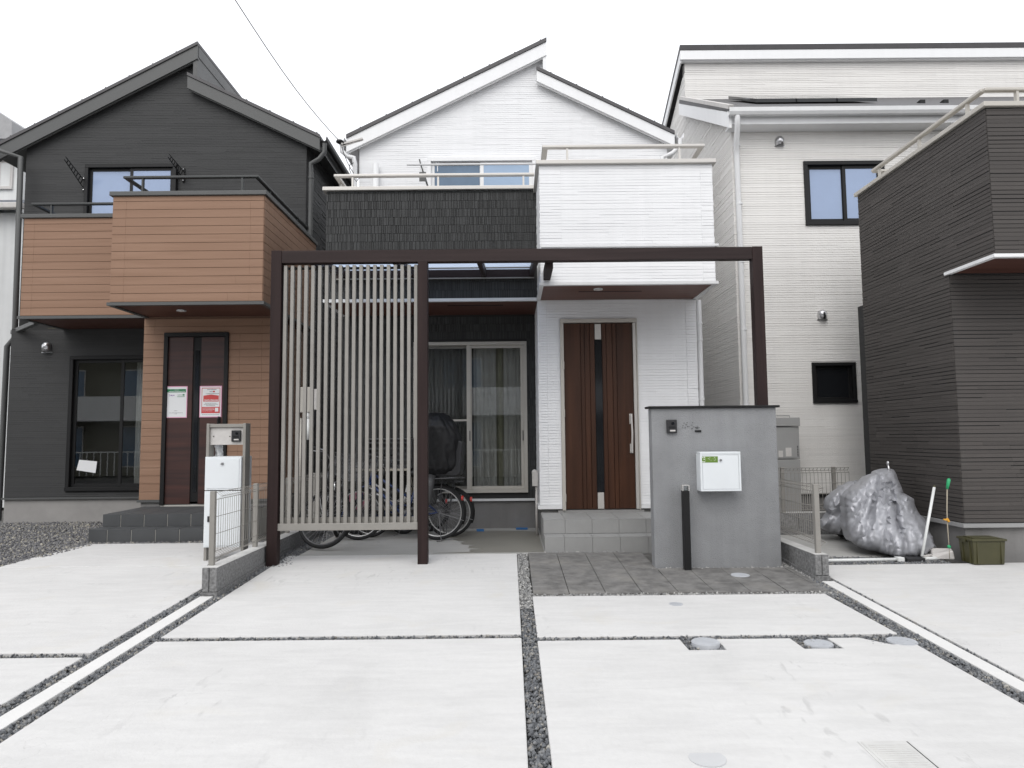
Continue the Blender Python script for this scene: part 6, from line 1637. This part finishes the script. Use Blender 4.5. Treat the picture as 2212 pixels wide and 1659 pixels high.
def bicycle(label, rear, front, rr, rf, frame_m, rim_m, steer=0.0, lean=0.0, basket=False, kid=False, seat_h=.78, fender=True, rim_front=None, stand=True, decal=None, carrier=True):
    """rear / front: ground contact points (x, y) of the two wheels"""
    rx_, ry_ = rear; fx_, fy_ = front
    wb = math.hypot(fx_ - rx_, fy_ - ry_); ang = math.atan2(fy_ - ry_, fx_ - rx_)
    t = thing('bicycle', label, 'bicycle', (rx_, ry_, GL + .002), 'bicycles parked behind the pergola screen')
    t.rotation_euler = Euler((lean, 0, ang), 'XYZ')
    S = rr / .34
    def bl(mb, name, m, par, **k):
        # local coordinates: x forward, z up, rear contact at the origin
        me = mb.mesh(name, m, Vector((0, 0, 0)), k.get('smooth', False))
        o = bpy.data.objects.new(name, me); COL.objects.link(o); o.parent = par
        ORG[o.name] = Vector((0, 0, 0)); return o
    def wheel(cx, r, rim, rot=0.0):
        mb = MB(); n = 40
        ring = lambda rad, y=0: [(cx + rad * math.cos(2 * math.pi * i / n), y, r + rad * math.sin(2 * math.pi * i / n)) for i in range(n)]
        mb.tube(ring(r - .045), .012, 8, closed=True)
        w_ = bl(mb, 'wheel', rim, t, smooth=True)
        q = MB(); q.tube(ring(r - .023), .0235, 8, closed=True); bl(q, 'tyre', M_TYRE, w_, smooth=True)
        q = MB(); ns = 20 if kid else 28
        for i in range(ns):
            a0 = 2 * math.pi * i / ns; a1 = a0 + (.42 if i % 2 else -.42); yh = .03 if (i // 2) % 2 else -.03
            q.tube([(cx + .022 * math.cos(a1 + 1.3), yh, r + .022 * math.sin(a1 + 1.3)), (cx + (r - .05) * math.cos(a0), 0, r + (r - .05) * math.sin(a0))], .0013, 4, cap=False)
        bl(q, 'spokes', M_SPOKE, w_)
        q = MB(); q.tube([(cx, -.05, r), (cx, .05, r)], .018, 10); bl(q, 'hub', M_RIMD, w_, smooth=True)
        return w_
    wr = wheel(0, rr, rim_m)
    wf = wheel(wb, rf, rim_front or rim_m)
    head_b = Vector((wb - .13 * S, 0, rf * 2 + .07)); head_t = head_b + Vector((-.05, 0, .15)) * S
    bb = Vector((wb * .41, 0, rr * .82)); st_b = bb + Vector((-.05, 0, .12)); st_t = Vector((bb.x - .16 * S, 0, seat_h))
    mb = MB()
    mb.tube([head_b, bb], .017, 10); mb.tube([head_t - Vector((.0, 0, .05)), Vector((bb.x - .08 * S, 0, bb.z + .22 * S))], .015, 10)
    mb.tube([bb, st_t - Vector((-.04, 0, .18 * S))], .016, 10); mb.tube([head_b, head_t], .02, 10)
    for y in (-.045, .045):
        mb.tube([bb + Vector((0, y * .6, 0)), (0, y, rr)], .009, 8); mb.tube([(0, y, rr), Vector((bb.x - .09 * S, y * .5, bb.z + .3 * S))], .007, 8)
    bl(mb, 'frame', frame_m, t, smooth=True)
    # steering assembly, built straight and turned about the head axis
    q = MB()
    for y in (-.05, .05): q.tube([(wb, y, rf), (wb - .03, y, rf * 2 + .0), head_b + Vector((0, y * .9, -.02))], .010, 8)
    q.bar(head_b + Vector((0, -.055, -.02)), head_b + Vector((0, .055, -.02)), .04, .03); q.tube([head_t, head_t + Vector((-.02, 0, .13 * S))], .013, 8)
    fk = bl(q, 'fork', frame_m if not kid else M_RIMD, t, smooth=True)
    hb = head_t + Vector((-.02, 0, .14 * S))
    q = MB(); q.tube([hb + Vector((-.17 * S, -.28, .06)), hb + Vector((-.03, -.22, .07)), hb + Vector((.02, -.1, .02)), hb, hb + Vector((.02, .1, .02)), hb + Vector((-.03, .22, .07)), hb + Vector((-.17 * S, .28, .06))], .011, 8)
    hbo = bl(q, 'handlebar', M_CHROME if not kid else M_RIMD, t, smooth=True)
    for y in (-.28, .28):
        q = MB(); q.tube([hb + Vector((-.05, y * .84, .068)), hb + Vector((-.18 * S, y, .06))], .017, 8)
        bl(q, 'grip', M_RUBBER, hbo, smooth=True)
    q = MB()
    for y in (-1, 1): q.tube([hb + Vector((-.02, .2 * y, .05)), hb + Vector((-.06, .26 * y, .03)), hb + Vector((-.12, .27 * y, .02))], .004, 5)
    bl(q, 'brake_levers', M_SPOKE, hbo)
    q = MB(); q.tube([hb + Vector((.02, .1, .02)), hb + Vector((.14, .06, -.02)), head_b + Vector((.08, .02, .02)), Vector((wb, .05, rf + .1))], .0035, 5); q.tube([hb + Vector((.02, -.1, .02)), hb + Vector((.12, -.05, .0)), head_b + Vector((.03, -.02, .0)), bb + Vector((0, 0, .1))], .0035, 5); bl(q, 'brake_cable', M_RUBBER, t)
    # saddle
    q = MB(); q.tube([st_t - Vector((-.04, 0, .2 * S)), st_t], .012, 8); bl(q, 'seat_post', M_CHROME, t, smooth=True)
    q = MB(); q.tube([st_t + Vector((-.14, 0, .03)), st_t + Vector((-.10, 0, .035)), st_t + Vector((-.02, 0, .03)), st_t + Vector((.08, 0, .025)), st_t + Vector((.14, 0, .02))], [.05, .085, .07, .03, .018], 12)
    so_ = bl(q, 'saddle', M_SADD, t, smooth=True); so_.scale = (1, 1, 1)
    # drive train
    q = MB(); q.tube([bb + Vector((0, -.05, 0)), bb + Vector((0, .05, 0))], .02, 10); q.disc(bb + Vector((0, -.055, 0)), .085 * S, .004, 28, 'Y'); bl(q, 'chainring', M_SPOKE, t)
    q = MB(); q.bar(bb + Vector((0, -.07, 0)), bb + Vector((.11, -.075, -.12)) * 1.0, .02, .012); q.bar(bb + Vector((0, .07, 0)), bb + Vector((-.11, .075, .12)), .02, .012)
    q.box(bb.x + .07, bb.x + .16, -.16, -.08, bb.z - .132, bb.z - .11); q.box(bb.x - .16, bb.x - .07, .08, .16, bb.z + .11, bb.z + .132); bl(q, 'pedals', M_RIMD, t)
    q = MB(); q.tube([bb + Vector((0, -.058, .085 * S)), (0, -.045, rr + .03)], .004, 5); q.tube([bb + Vector((0, -.058, -.085 * S)), (0, -.045, rr - .03)], .004, 5); q.disc((0, -.048, rr), .045 * S, .008, 20, 'Y'); bl(q, 'chain', M_RIMD, t)
    if not kid:
        q = MB(); q.prism_xz([(bb.x + .10, bb.z + .04), (bb.x, bb.z + .115), (.05, rr + .055), (.02, rr + .02), (bb.x, bb.z + .06)][::-1], -.068, -.062); bl(q, 'chain_guard', M_RIMD, t)
    if fender:
        def fend(cx, r, a0, a1, par, nm='fender'):
            q = MB(); vs = []; fs = []; n = 16
            for i in range(n + 1):
                a = math.radians(a0 + (a1 - a0) * i / n)
                for y, dr_ in ((-.03, -.012), (0, .006), (.03, -.012)): vs.append((cx + (r + .012 + dr_) * math.cos(a), y, r + (r + .012 + dr_) * math.sin(a)))
            for i in range(n):
                for k in range(2): fs.append((i * 3 + k, i * 3 + k + 1, i * 3 + k + 4, i * 3 + k + 3))
            q.add(vs, fs); o = bl(q, nm, M_BLACK if not kid else frame_m, par, smooth=True)
            md = o.modifiers.new('thickness', 'SOLIDIFY'); md.thickness = .003
            q = MB(); a = math.radians(a1 - 8)
            for y in (-.04, .04): q.tube([(cx, y, r), (cx + (r + .005) * math.cos(a), y * .8, r + (r + .005) * math.sin(a))], .003, 4)
            bl(q, 'fender_stay', M_SPOKE, o); return o
        fend(0, rr, 60, 205, t); fend(wb, rf, -20, 130, fk)
    if carrier:
        q = MB()
        for y in (-.06, .06): q.tube([(st_t.x + .03, y, rr * 2 + .08), (-.2 * S, y, rr * 2 + .08)], .006, 6); q.tube([(0, y * .8, rr), (-.06, y, rr * 2 + .08)], .005, 6)
        for k in range(4): q.tube([(-.18 * S + k * .1, -.06, rr * 2 + .08), (-.18 * S + k * .1, .06, rr * 2 + .08)], .004, 5)
        bl(q, 'rear_rack', M_RIMD, t)
    q = MB(); q.disc((-.0 - (rr + .02) * math.cos(R(28)), 0, rr + (rr + .03) * math.sin(R(28))), .034, .025, 16, 'X'); bl(q, 'reflector', M_REFL, t)
    if stand:
        q = MB(); q.tube([(.02, .06, rr), (.03, .12, .02), (.10, .14, .0)], .007, 6); bl(q, 'kickstand', M_RIMD, t)
    if basket:
        q = MB(); c = head_t + Vector((.22, 0, .02)); w_, d_, h_ = .16, .13, .24
        for k in range(6):
            z = c.z - .04 + h_ * k / 5; e = .8 + .2 * k / 5
            q.tube([(c.x - d_ * e, -w_ * e, z), (c.x + d_ * e, -w_ * e, z), (c.x + d_ * e, w_ * e, z), (c.x - d_ * e, w_ * e, z)], .003, 4, closed=True)
        for i in range(9):
            y = -1 + i / 4
            for sx_ in (-1, 1): q.tube([(c.x + sx_ * d_ * .8, y * w_ * .8, c.z - .04), (c.x + sx_ * d_, y * w_, c.z - .04 + h_)], .002, 4)
            for sy_ in (-1, 1): q.tube([(c.x + y * d_ * .8, sy_ * w_ * .8, c.z - .04), (c.x + y * d_, sy_ * w_, c.z - .04 + h_)], .002, 4)
        for i in range(7):
            y = -.8 + 1.6 * i / 6; q.tube([(c.x - d_ * .8, y * w_, c.z - .04), (c.x + d_ * .8, y * w_, c.z - .04)], .002, 4)
        bl(q, 'basket', M_SPOKE if basket == 'steel' else M_RIMD, fk, smooth=False)
        q = MB(); q.tube([(c.x, -.03, c.z - .04), (c.x - .1, -.02, head_b.z)], .006, 6); q.tube([(c.x, .03, c.z - .04), (wb, .05, rf)], .006, 6); bl(q, 'basket_stay', M_RIMD, fk)
    if decal:
        q = MB(); d_ = bb - head_b
        for i in range(9):
            a = head_b + d_ * (.2 + .07 * i); q.bar(a + Vector((0, -.019, 0)), a + d_ * .035 + Vector((0, -.019, .0)), .002, .022)
        bl(q, 'frame_decal', decal, t)
    if steer:
        M = Matrix.Translation(head_b) @ Matrix.Rotation(steer, 4, Vector((-.05, 0, .15)).normalized()) @ Matrix.Translation(-head_b)
        for o in (wf, fk, hbo): o.matrix_local = M @ o.matrix_local
    return t

M_BLUEF = mat('blue_frame', (.010, .028, .11), .4, coat=.3)
M_BLKF = mat('black_frame', (.02, .02, .022), .35, coat=.4)
M_WHF = mat('white_frame', (.62, .62, .63), .3, coat=.4)
# 1: black bicycle, nose to the viewer's left, its front wheel turned broadside
gA, gE, gF, gC, gD, gB = GP(703, 1186.5), GP(946, 1167), GP(970, 1161.6), GP(799, 1164), GP(870, 1155), GP(735, 1157)
print('bikes', gA, gE, gF, gC, gD)
fA = (gA.x, gA.y)
bicycle('black bicycle with its big front wheel turned broadside below the left slats', (gA.x - .12, gA.y + 1.03), fA, .33, .34, M_BLKF, M_RIMD, steer=R(72), lean=0, basket='dark', decal=M_LETTER, stand=False)
# 2: blue adult bicycle, white rim, child seat at the back
xE, yE = gE.x, gE.y
b2 = bicycle('blue bicycle with white-rimmed rear wheel and child seat right of the middle pergola post', (xE, yE), (xE - 1.02, yE + .06), .345, .33, M_BLUEF, M_RIM, lean=R(3), basket='dark', decal=M_YEL, stand=False, seat_h=.82)
# 3: second adult bicycle behind it
bicycle('black bicycle behind the blue one, its rear wheel furthest right', (gF.x, gE.y + .27), (gC.x - .02, gE.y + .30), .32, .275, M_BLKF, M_RIM, lean=R(-2), basket='steel', stand=True)
# 4: small children's bicycle
bicycle("small blue children's bicycle nearest the house wall behind the slats", (gD.x, gD.y + .05), (gD.x - .66, gD.y + .1), .19, .19, M_BLUEF, M_RIMD, kid=True, seat_h=.5, carrier=False, stand=True, basket=False)
# 5: pale bicycle right against the house wall
bicycle('white bicycle nearest the window, deep in the row behind the slats', (gD.x + .32, gD.y + .28), (gD.x - .62, gD.y + .30), .27, .27, M_WHF, M_RIMD, basket='steel', decal=M_INK, seat_h=.78, stand=False)
# double kickstand, child seat and mirrorless rain cover on bicycle 2
def loc2(x, y, z): return Vector((x, y, z))
def build2(mb, name, m, par=b2, **k):
    me = mb.mesh(name, m, Vector((0, 0, 0)), k.get('smooth', False)); o = bpy.data.objects.new(name, me); COL.objects.link(o); o.parent = par; return o
q = MB()
for y in (-.06, .06):
    q.tube([(-.02, y, .33), (-.05, y * 2.2, .12), (-.07, y * 2.8, .005), (-.01, y * 2.6, .0)], .007, 6)
q.tube([(-.07, -.17, .006), (-.07, -.08, .012), (-.07, .08, .012), (-.07, .17, .006)], .007, 6)
build2(q, 'double_kickstand', M_RIMD)
# child seat: shell, foot wells
q = MB()
q.prism_xz([(-.30, .83), (-.25, .80), (.14, .80), (.16, .86), (-.18, .87), (-.27, 1.25), (-.33, 1.24)], -.17, .17)
cs = build2(q, 'child_seat', M_PLASTB)
md = cs.modifiers.new('bevel', 'BEVEL'); md.width = .02; md.segments = 3
q = MB()
for y in (-1, 1): q.tube([(.06, .17 * y, .82), (.10, .19 * y, .66), (.10, .19 * y, .50), (.16, .19 * y, .42)], [.06, .07, .055, .05], 10)
build2(q, 'foot_well', mat('grey_plastic', (.06, .06, .062), .4), cs, smooth=True)
q = MB(); q.tube([(.20, -.2, .76), (-.18, -.2, .78), (-.30, -.1, .78), (-.33, 0, .78), (-.30, .1, .78), (-.18, .2, .78), (.20, .2, .76)], .008, 6)
q.tube([(-.16, -.17, .78), (-.2, -.12, .66), (-.16, -.06, .60), (-.05, -.06, .66)], .007, 6); build2(q, 'seat_hoop', M_RIMD, cs, smooth=True)

# black nylon cover over the child seat: cloth shape built from stacked rings
from mathutils import noise as mnoise
def ring_cloth(name, label, cat, rings, m, n=72, sub=4, amp=.03):
    mb = MB(); vs = []; fs = []; rows = []
    for a, c in zip(rings, rings[1:]):
        for k in range(sub): rows.append([a[i] + (c[i] - a[i]) * k / sub for i in range(5)])
    rows.append(list(rings[-1]))
    for j, (cx, cy, z, ax, ay) in enumerate(rows):
        for k in range(n):
            a = 2 * math.pi * k / n
            ux_, uy_ = math.cos(a), math.sin(a)
            q = Vector((ux_ * 2.2 + z * 2.5, uy_ * 2.2, z * 1.2 + ux_ * 1.1))
            rid = 1 - abs(mnoise.noise(q * 1.5)) * 2.2
            rid2 = 1 - abs(mnoise.noise(q * 3.7 + Vector((5, 2, 1)))) * 2.0
            w_ = amp * (rid - .6) + amp * .45 * (rid2 - .6)
            vs.append((cx + (ax + w_) * ux_, cy + (ay + w_) * uy_, z + amp * .4 * mnoise.noise(q * 2)))
    J = len(rows)
    for j in range(J - 1):
        for k in range(n): fs.append((j * n + k, j * n + (k + 1) % n, (j + 1) * n + (k + 1) % n, (j + 1) * n + k))
    fs.append(tuple((J - 1) * n + k for k in range(n)))
    mb.add(vs, fs)
    o = mb.build(name, m, None, smooth=True, loc=Vector((rings[0][0], rings[0][1], rings[0][2])))
    return tag(o, label, cat)
rings = []
for (y, xL, xR) in ((1024, 915, 975), (1012, 905, 988), (1000, 899, 992), (980, 896, 994), (960, 895, 996), (940, 897, 994), (922, 900, 988), (908, 908, 978), (898, 918, 966), (892, 930, 955)):
    X0_, X1_ = P(xL, y, yE - .05).x, P(xR, y, yE - .05).x
    rings.append(((X0_ + X1_) / 2, yE, P(950, y, yE - .05).z, (X1_ - X0_) / 2, min(.24, (X1_ - X0_) / 2 * .95)))
ring_cloth('seat_cover', 'black nylon rain cover pulled over the child seat right of the middle post', 'cover', rings, M_RAINC)
# toys and bags in the clutter behind the slats
def crate(label, x, y, z, w_, d_, h_, m):
    t = thing('storage_basket', label, 'basket', (x, y, z))
    mb = MB(); mb.box(x - w_ / 2, x + w_ / 2, y - d_ / 2, y + d_ / 2, z, z + .02)
    for k in range(5): mb.box(x - w_ / 2, x + w_ / 2, y - d_ / 2, y - d_ / 2 + .008, z + .03 + k * h_ / 5, z + .03 + k * h_ / 5 + .02)
    for k in range(7): mb.box(x - w_ / 2 + k * (w_ - .01) / 6, x - w_ / 2 + k * (w_ - .01) / 6 + .01, y - d_ / 2 - .002, y - d_ / 2 + .006, z, z + h_)
    for s_ in (-1, 1): mb.box(x + s_ * w_ / 2 - .004, x + s_ * w_ / 2 + .004, y - d_ / 2, y + d_ / 2, z, z + h_)
    mb.box(x - w_ / 2, x + w_ / 2, y + d_ / 2 - .006, y + d_ / 2, z, z + h_); mb.build('basket_body', m, t)
    mb = MB(); mb.box(x - w_ / 2 - .012, x + w_ / 2 + .012, y - d_ / 2 - .012, y + d_ / 2 + .012, z + h_, z + h_ + .02); mb.build('rim', m, t, bevel=.005)
    return t
# low outdoor shelf with toys against the house wall
sh = thing('toy_shelf', 'low cream shelf with toys against the house wall behind the bicycles', 'shelf', (-1.45, 9.62, GL))
sx0, sx1 = P(760, 1020, 9.65).x, P(885, 1020, 9.65).x; sz = P(820, 1013, 9.6).z
mb = MB(); mb.box(sx0, sx1, 9.62, 9.92, sz - .03, sz); mb.box(sx0, sx0 + .03, 9.64, 9.9, GL, sz - .03); mb.box(sx1 - .03, sx1, 9.64, 9.9, GL, sz - .03); mb.box(sx0 + .03, sx1 - .03, 9.64, 9.9, GL + .3, GL + .33); mb.build('shelf_frame', mat('cream_board', (.50, .46, .38), .7, var=.1), sh, bevel=.004)
crate('black wire basket standing on the low cream shelf', (sx0 + sx1) / 2 + .12, 9.76, sz, .6, .24, P(850, 950, 9.6).z - sz, M_RIMD)
ball = MB(); ball.sphere(((sx0 + sx1) / 2 - .15, 9.5 - .0, GL + .33 + .09), .09, 16, 10); tag(ball.build('toy_ball', M_PINKP, smooth=True, loc=((sx0 + sx1) / 2 - .15, 9.5, GL + .42)), 'pink ball on the lower board of the cream shelf', 'ball')
bg_ = MB(); c0_ = Vector((P(815, 1040, 9.4).x, 9.42, GL + .42))
hp = thing('helmet', "white children's helmet hanging among the bicycles", 'helmet', tuple(c0_))
bg_.sphere(c0_, .12, 16, 10, (1.1, .9, .75)); bg_.build('helmet_shell', M_LETTER, hp, smooth=True)
bg_ = MB()
for k in range(4): bg_.box(c0_.x - .09 + k * .05, c0_.x - .07 + k * .05, c0_.y - .115, c0_.y - .06, c0_.z - .02, c0_.z + .06)
bg_.build('helmet_vents', M_BLACK, hp)
bk = crate("pink and white children's bag hung low among the bicycles", P(765, 1025, 9.3).x, 9.45, GL + .35, .16, .1, .2, M_PINKP)
bk.name = 'toy_bag'; bk['category'] = 'bag'

# ------------------------------------------------------------------ silver tarpaulin over a motorcycle
from mathutils.geometry import delaunay_2d_cdt
def crumpled(poly, depth, bulge, n, seed, jit, aniso):
    """plastic sheet with sharp creases: a shell with a front and a back, outline at its true distance"""
    r = random.Random(seed)
    m = len(poly)
    outline = []
    for k in range(m):
        a_, c_ = Vector(poly[k]), Vector(poly[(k + 1) % m])
        s_ = max(1, int((c_ - a_).length / 22))
        for q in range(s_):
            v = a_.lerp(c_, q / s_)
            if q: v += Vector((r.uniform(-4, 4), r.uniform(-4, 4)))
            outline.append(v)
    def inside(x, y):
        c = False
        for k in range(len(outline)):
            a_, b_ = outline[k], outline[k - 1]
            if (a_.y > y) != (b_.y > y) and x < (b_.x - a_.x) * (y - a_.y) / (b_.y - a_.y) + a_.x: c = not c
        return c
    def edge_d(x, y):
        best = 1e9
        for k in range(len(outline)):
            a_, b_ = outline[k - 1], outline[k]; ab = b_ - a_; t = max(0, min(1, (Vector((x, y)) - a_).dot(ab) / (ab.dot(ab) + 1e-9)))
            best = min(best, (Vector((x, y)) - a_ - ab * t).length)
        return best
    xs = [p_[0] for p_ in poly]; ys_ = [p_[1] for p_ in poly]
    pts = []; tries = 0
    mind = math.sqrt((max(xs) - min(xs)) * (max(ys_) - min(ys_)) / n) * .62
    while len(pts) < n and tries < n * 60:
        tries += 1
        x, y = r.uniform(min(xs), max(xs)), r.uniform(min(ys_), max(ys_))
        if not inside(x, y) or edge_d(x, y) < 6: continue
        if any(((x - q[0]) / .85) ** 2 + ((y - q[1]) / 1.15) ** 2 < mind * mind for q in pts): continue
        pts.append((x, y))
    allp = [Vector((v.x, v.y)) for v in outline] + [Vector(q) for q in pts]
    no_ = len(outline)
    vo, eo, fo, *_ = delaunay_2d_cdt(allp, [(k, (k + 1) % no_) for k in range(no_)], [list(range(no_))], 1, 1e-4)
    wmax = 110.0
    V = []
    def px(v): return ((3040 + v[0] * .8322) / 1.8517, (1680 + v[1] * .8322) / 1.8517)
    for side in (-1, 1):
        for v in vo:
            d_ = edge_d(v[0], v[1]); on = d_ < .8
            t = min(1, d_ / wmax); bl_ = math.sqrt(max(0, 1 - (1 - t) ** 2))
            X_, Y_ = px(v)
            ang_ = math.atan2(v[0] - 605, v[1] - 180); ds = math.hypot(v[0] - 605, v[1] - 180)
            am = min(1.0, .25 + ds / 330)
            # folds hang from the highest point and open out towards the hem
            nz = am * (1.5 * (1 - 2.6 * abs(mnoise.noise(Vector((ang_ * 5.2, ds / 420, seed))))) + .8 * (1 - 2.6 * abs(mnoise.noise(Vector((ang_ * 13 + .6 * mnoise.noise(Vector((ds / 90, 0, 3))), ds / 300, seed + 3))))))
            off_ = 0 if on else (bulge * bl_ + nz * .052 + r.uniform(-jit, jit))
            Yd = depth(v[0], v[1]) + side * off_
            p_ = P(X_, Y_, depth(v[0], v[1]))
            cc = Vector((p_.x, Yd, p_.z))
            if side == -1: cc = P(X_, Y_, Yd)       # the near face keeps its outline
            cc.x = min(cc.x, ux - .02); cc.z = max(cc.z, GL + .006)
            V.append(cc)
    nv = len(vo); F_ = []
    def winding(f): return sum((vo[f[k - 1]][0] * vo[f[k]][1] - vo[f[k]][0] * vo[f[k - 1]][1]) for k in range(len(f)))
    for f in fo:
        f = list(f)
        if winding(f) > 0: f = f[::-1]
        F_.append(tuple(f)); F_.append(tuple(k + nv for k in f[::-1]))
    return V, F_
main_poly = [(405, 372), (440, 328), (500, 285), (560, 241), (602, 233), (640, 240), (664, 292), (690, 352), (738, 380), (752, 430), (790, 472), (815, 540), (850, 612), (808, 652), (720, 664), (640, 670), (585, 642), (520, 626), (470, 602), (430, 570), (412, 520), (408, 450)]
tail_poly = [(466, 290), (400, 315), (350, 360), (325, 392), (321, 430), (337, 450), (319, 476), (296, 481), (292, 516), (340, 541), (415, 556), (470, 560), (500, 460), (500, 360)]
for nm, poly_, dep, bu, n_, sd_ in (('main', main_poly, lambda x, y: 8.06 - .50 * max(0, min(1, (y - 235) / 430)) + .12 * max(0, (560 - x) / 150), .21, 620, 5),
                               ('tail', tail_poly, lambda x, y: 8.62, .24, 170, 9)):
    V_, F_ = crumpled(poly_, dep, bu, n_, sd_, .003, 1)
    if nm == 'main': mainV, mainF = V_, F_
    else: tailV, tailF = V_, F_
mb = MB(); mb.add(mainV, mainF); mb.add(tailV, tailF)
tc_ = mb.build('motorcycle_cover', M_TARP, loc=(4.15, 8.1, GL)); tag(tc_, 'crumpled silver tarpaulin draped over a motorcycle beside the umber house', 'cover')
me = tc_.data
bm = bmesh.new(); bm.from_mesh(me)
bmesh.ops.subdivide_edges(bm, edges=bm.edges[:], cuts=1, use_grid_fill=True, smooth=.3)
bm.normal_update()
for v in bm.verts:
    q = v.co * 1.0
    h_ = .007 * (1 - 2.3 * abs(mnoise.noise(Vector((q.x * 9, q.y * 9, q.z * 3.5))))) + .002 * mnoise.noise(q * 24)
    v.co += v.normal * h_
bm.to_mesh(me); bm.free()
for p_ in me.polygons: p_.use_smooth = True
md = tc_.modifiers.new('creases', 'EDGE_SPLIT'); md.split_angle = R(50)
# the part of the machine that shows: a mirror stem poking out, wheels below the hem
mc = thing('motorcycle', 'motorcycle hidden under the silver tarpaulin, only its mirror stem showing', 'motorcycle', (4.1, 7.9, GL))
q0, q1 = P(1921, 1018, 7.97), P(1918, 1001, 7.97)
mb = MB(); mb.tube([(q0.x, 7.97, q0.z - .2), q0, q1], .012, 8); mb.sphere(q1, .022, 10, 8, (.8, 1, 1.3)); mb.build('mirror_stem', M_STEEL, mc, smooth=True)
for (yy, nm) in ((8.75, 'wheel'), (7.65, 'wheel')):
    mb = MB(); mb.tube([(4.22 - (yy - 7.65) * .1, yy + .15 * math.cos(a), GL + .20 + .15 * math.sin(a)) for a in [2 * math.pi * i / 24 for i in range(24)]], .045, 8, closed=True); mb.build(nm, M_RUBBER, mc, smooth=True)
mb = MB(); mb.box(4.1, 4.24, 7.8, 8.4, GL + .28, GL + .36); mb.build('floorboard', M_PLASTB, mc, bevel=.02)
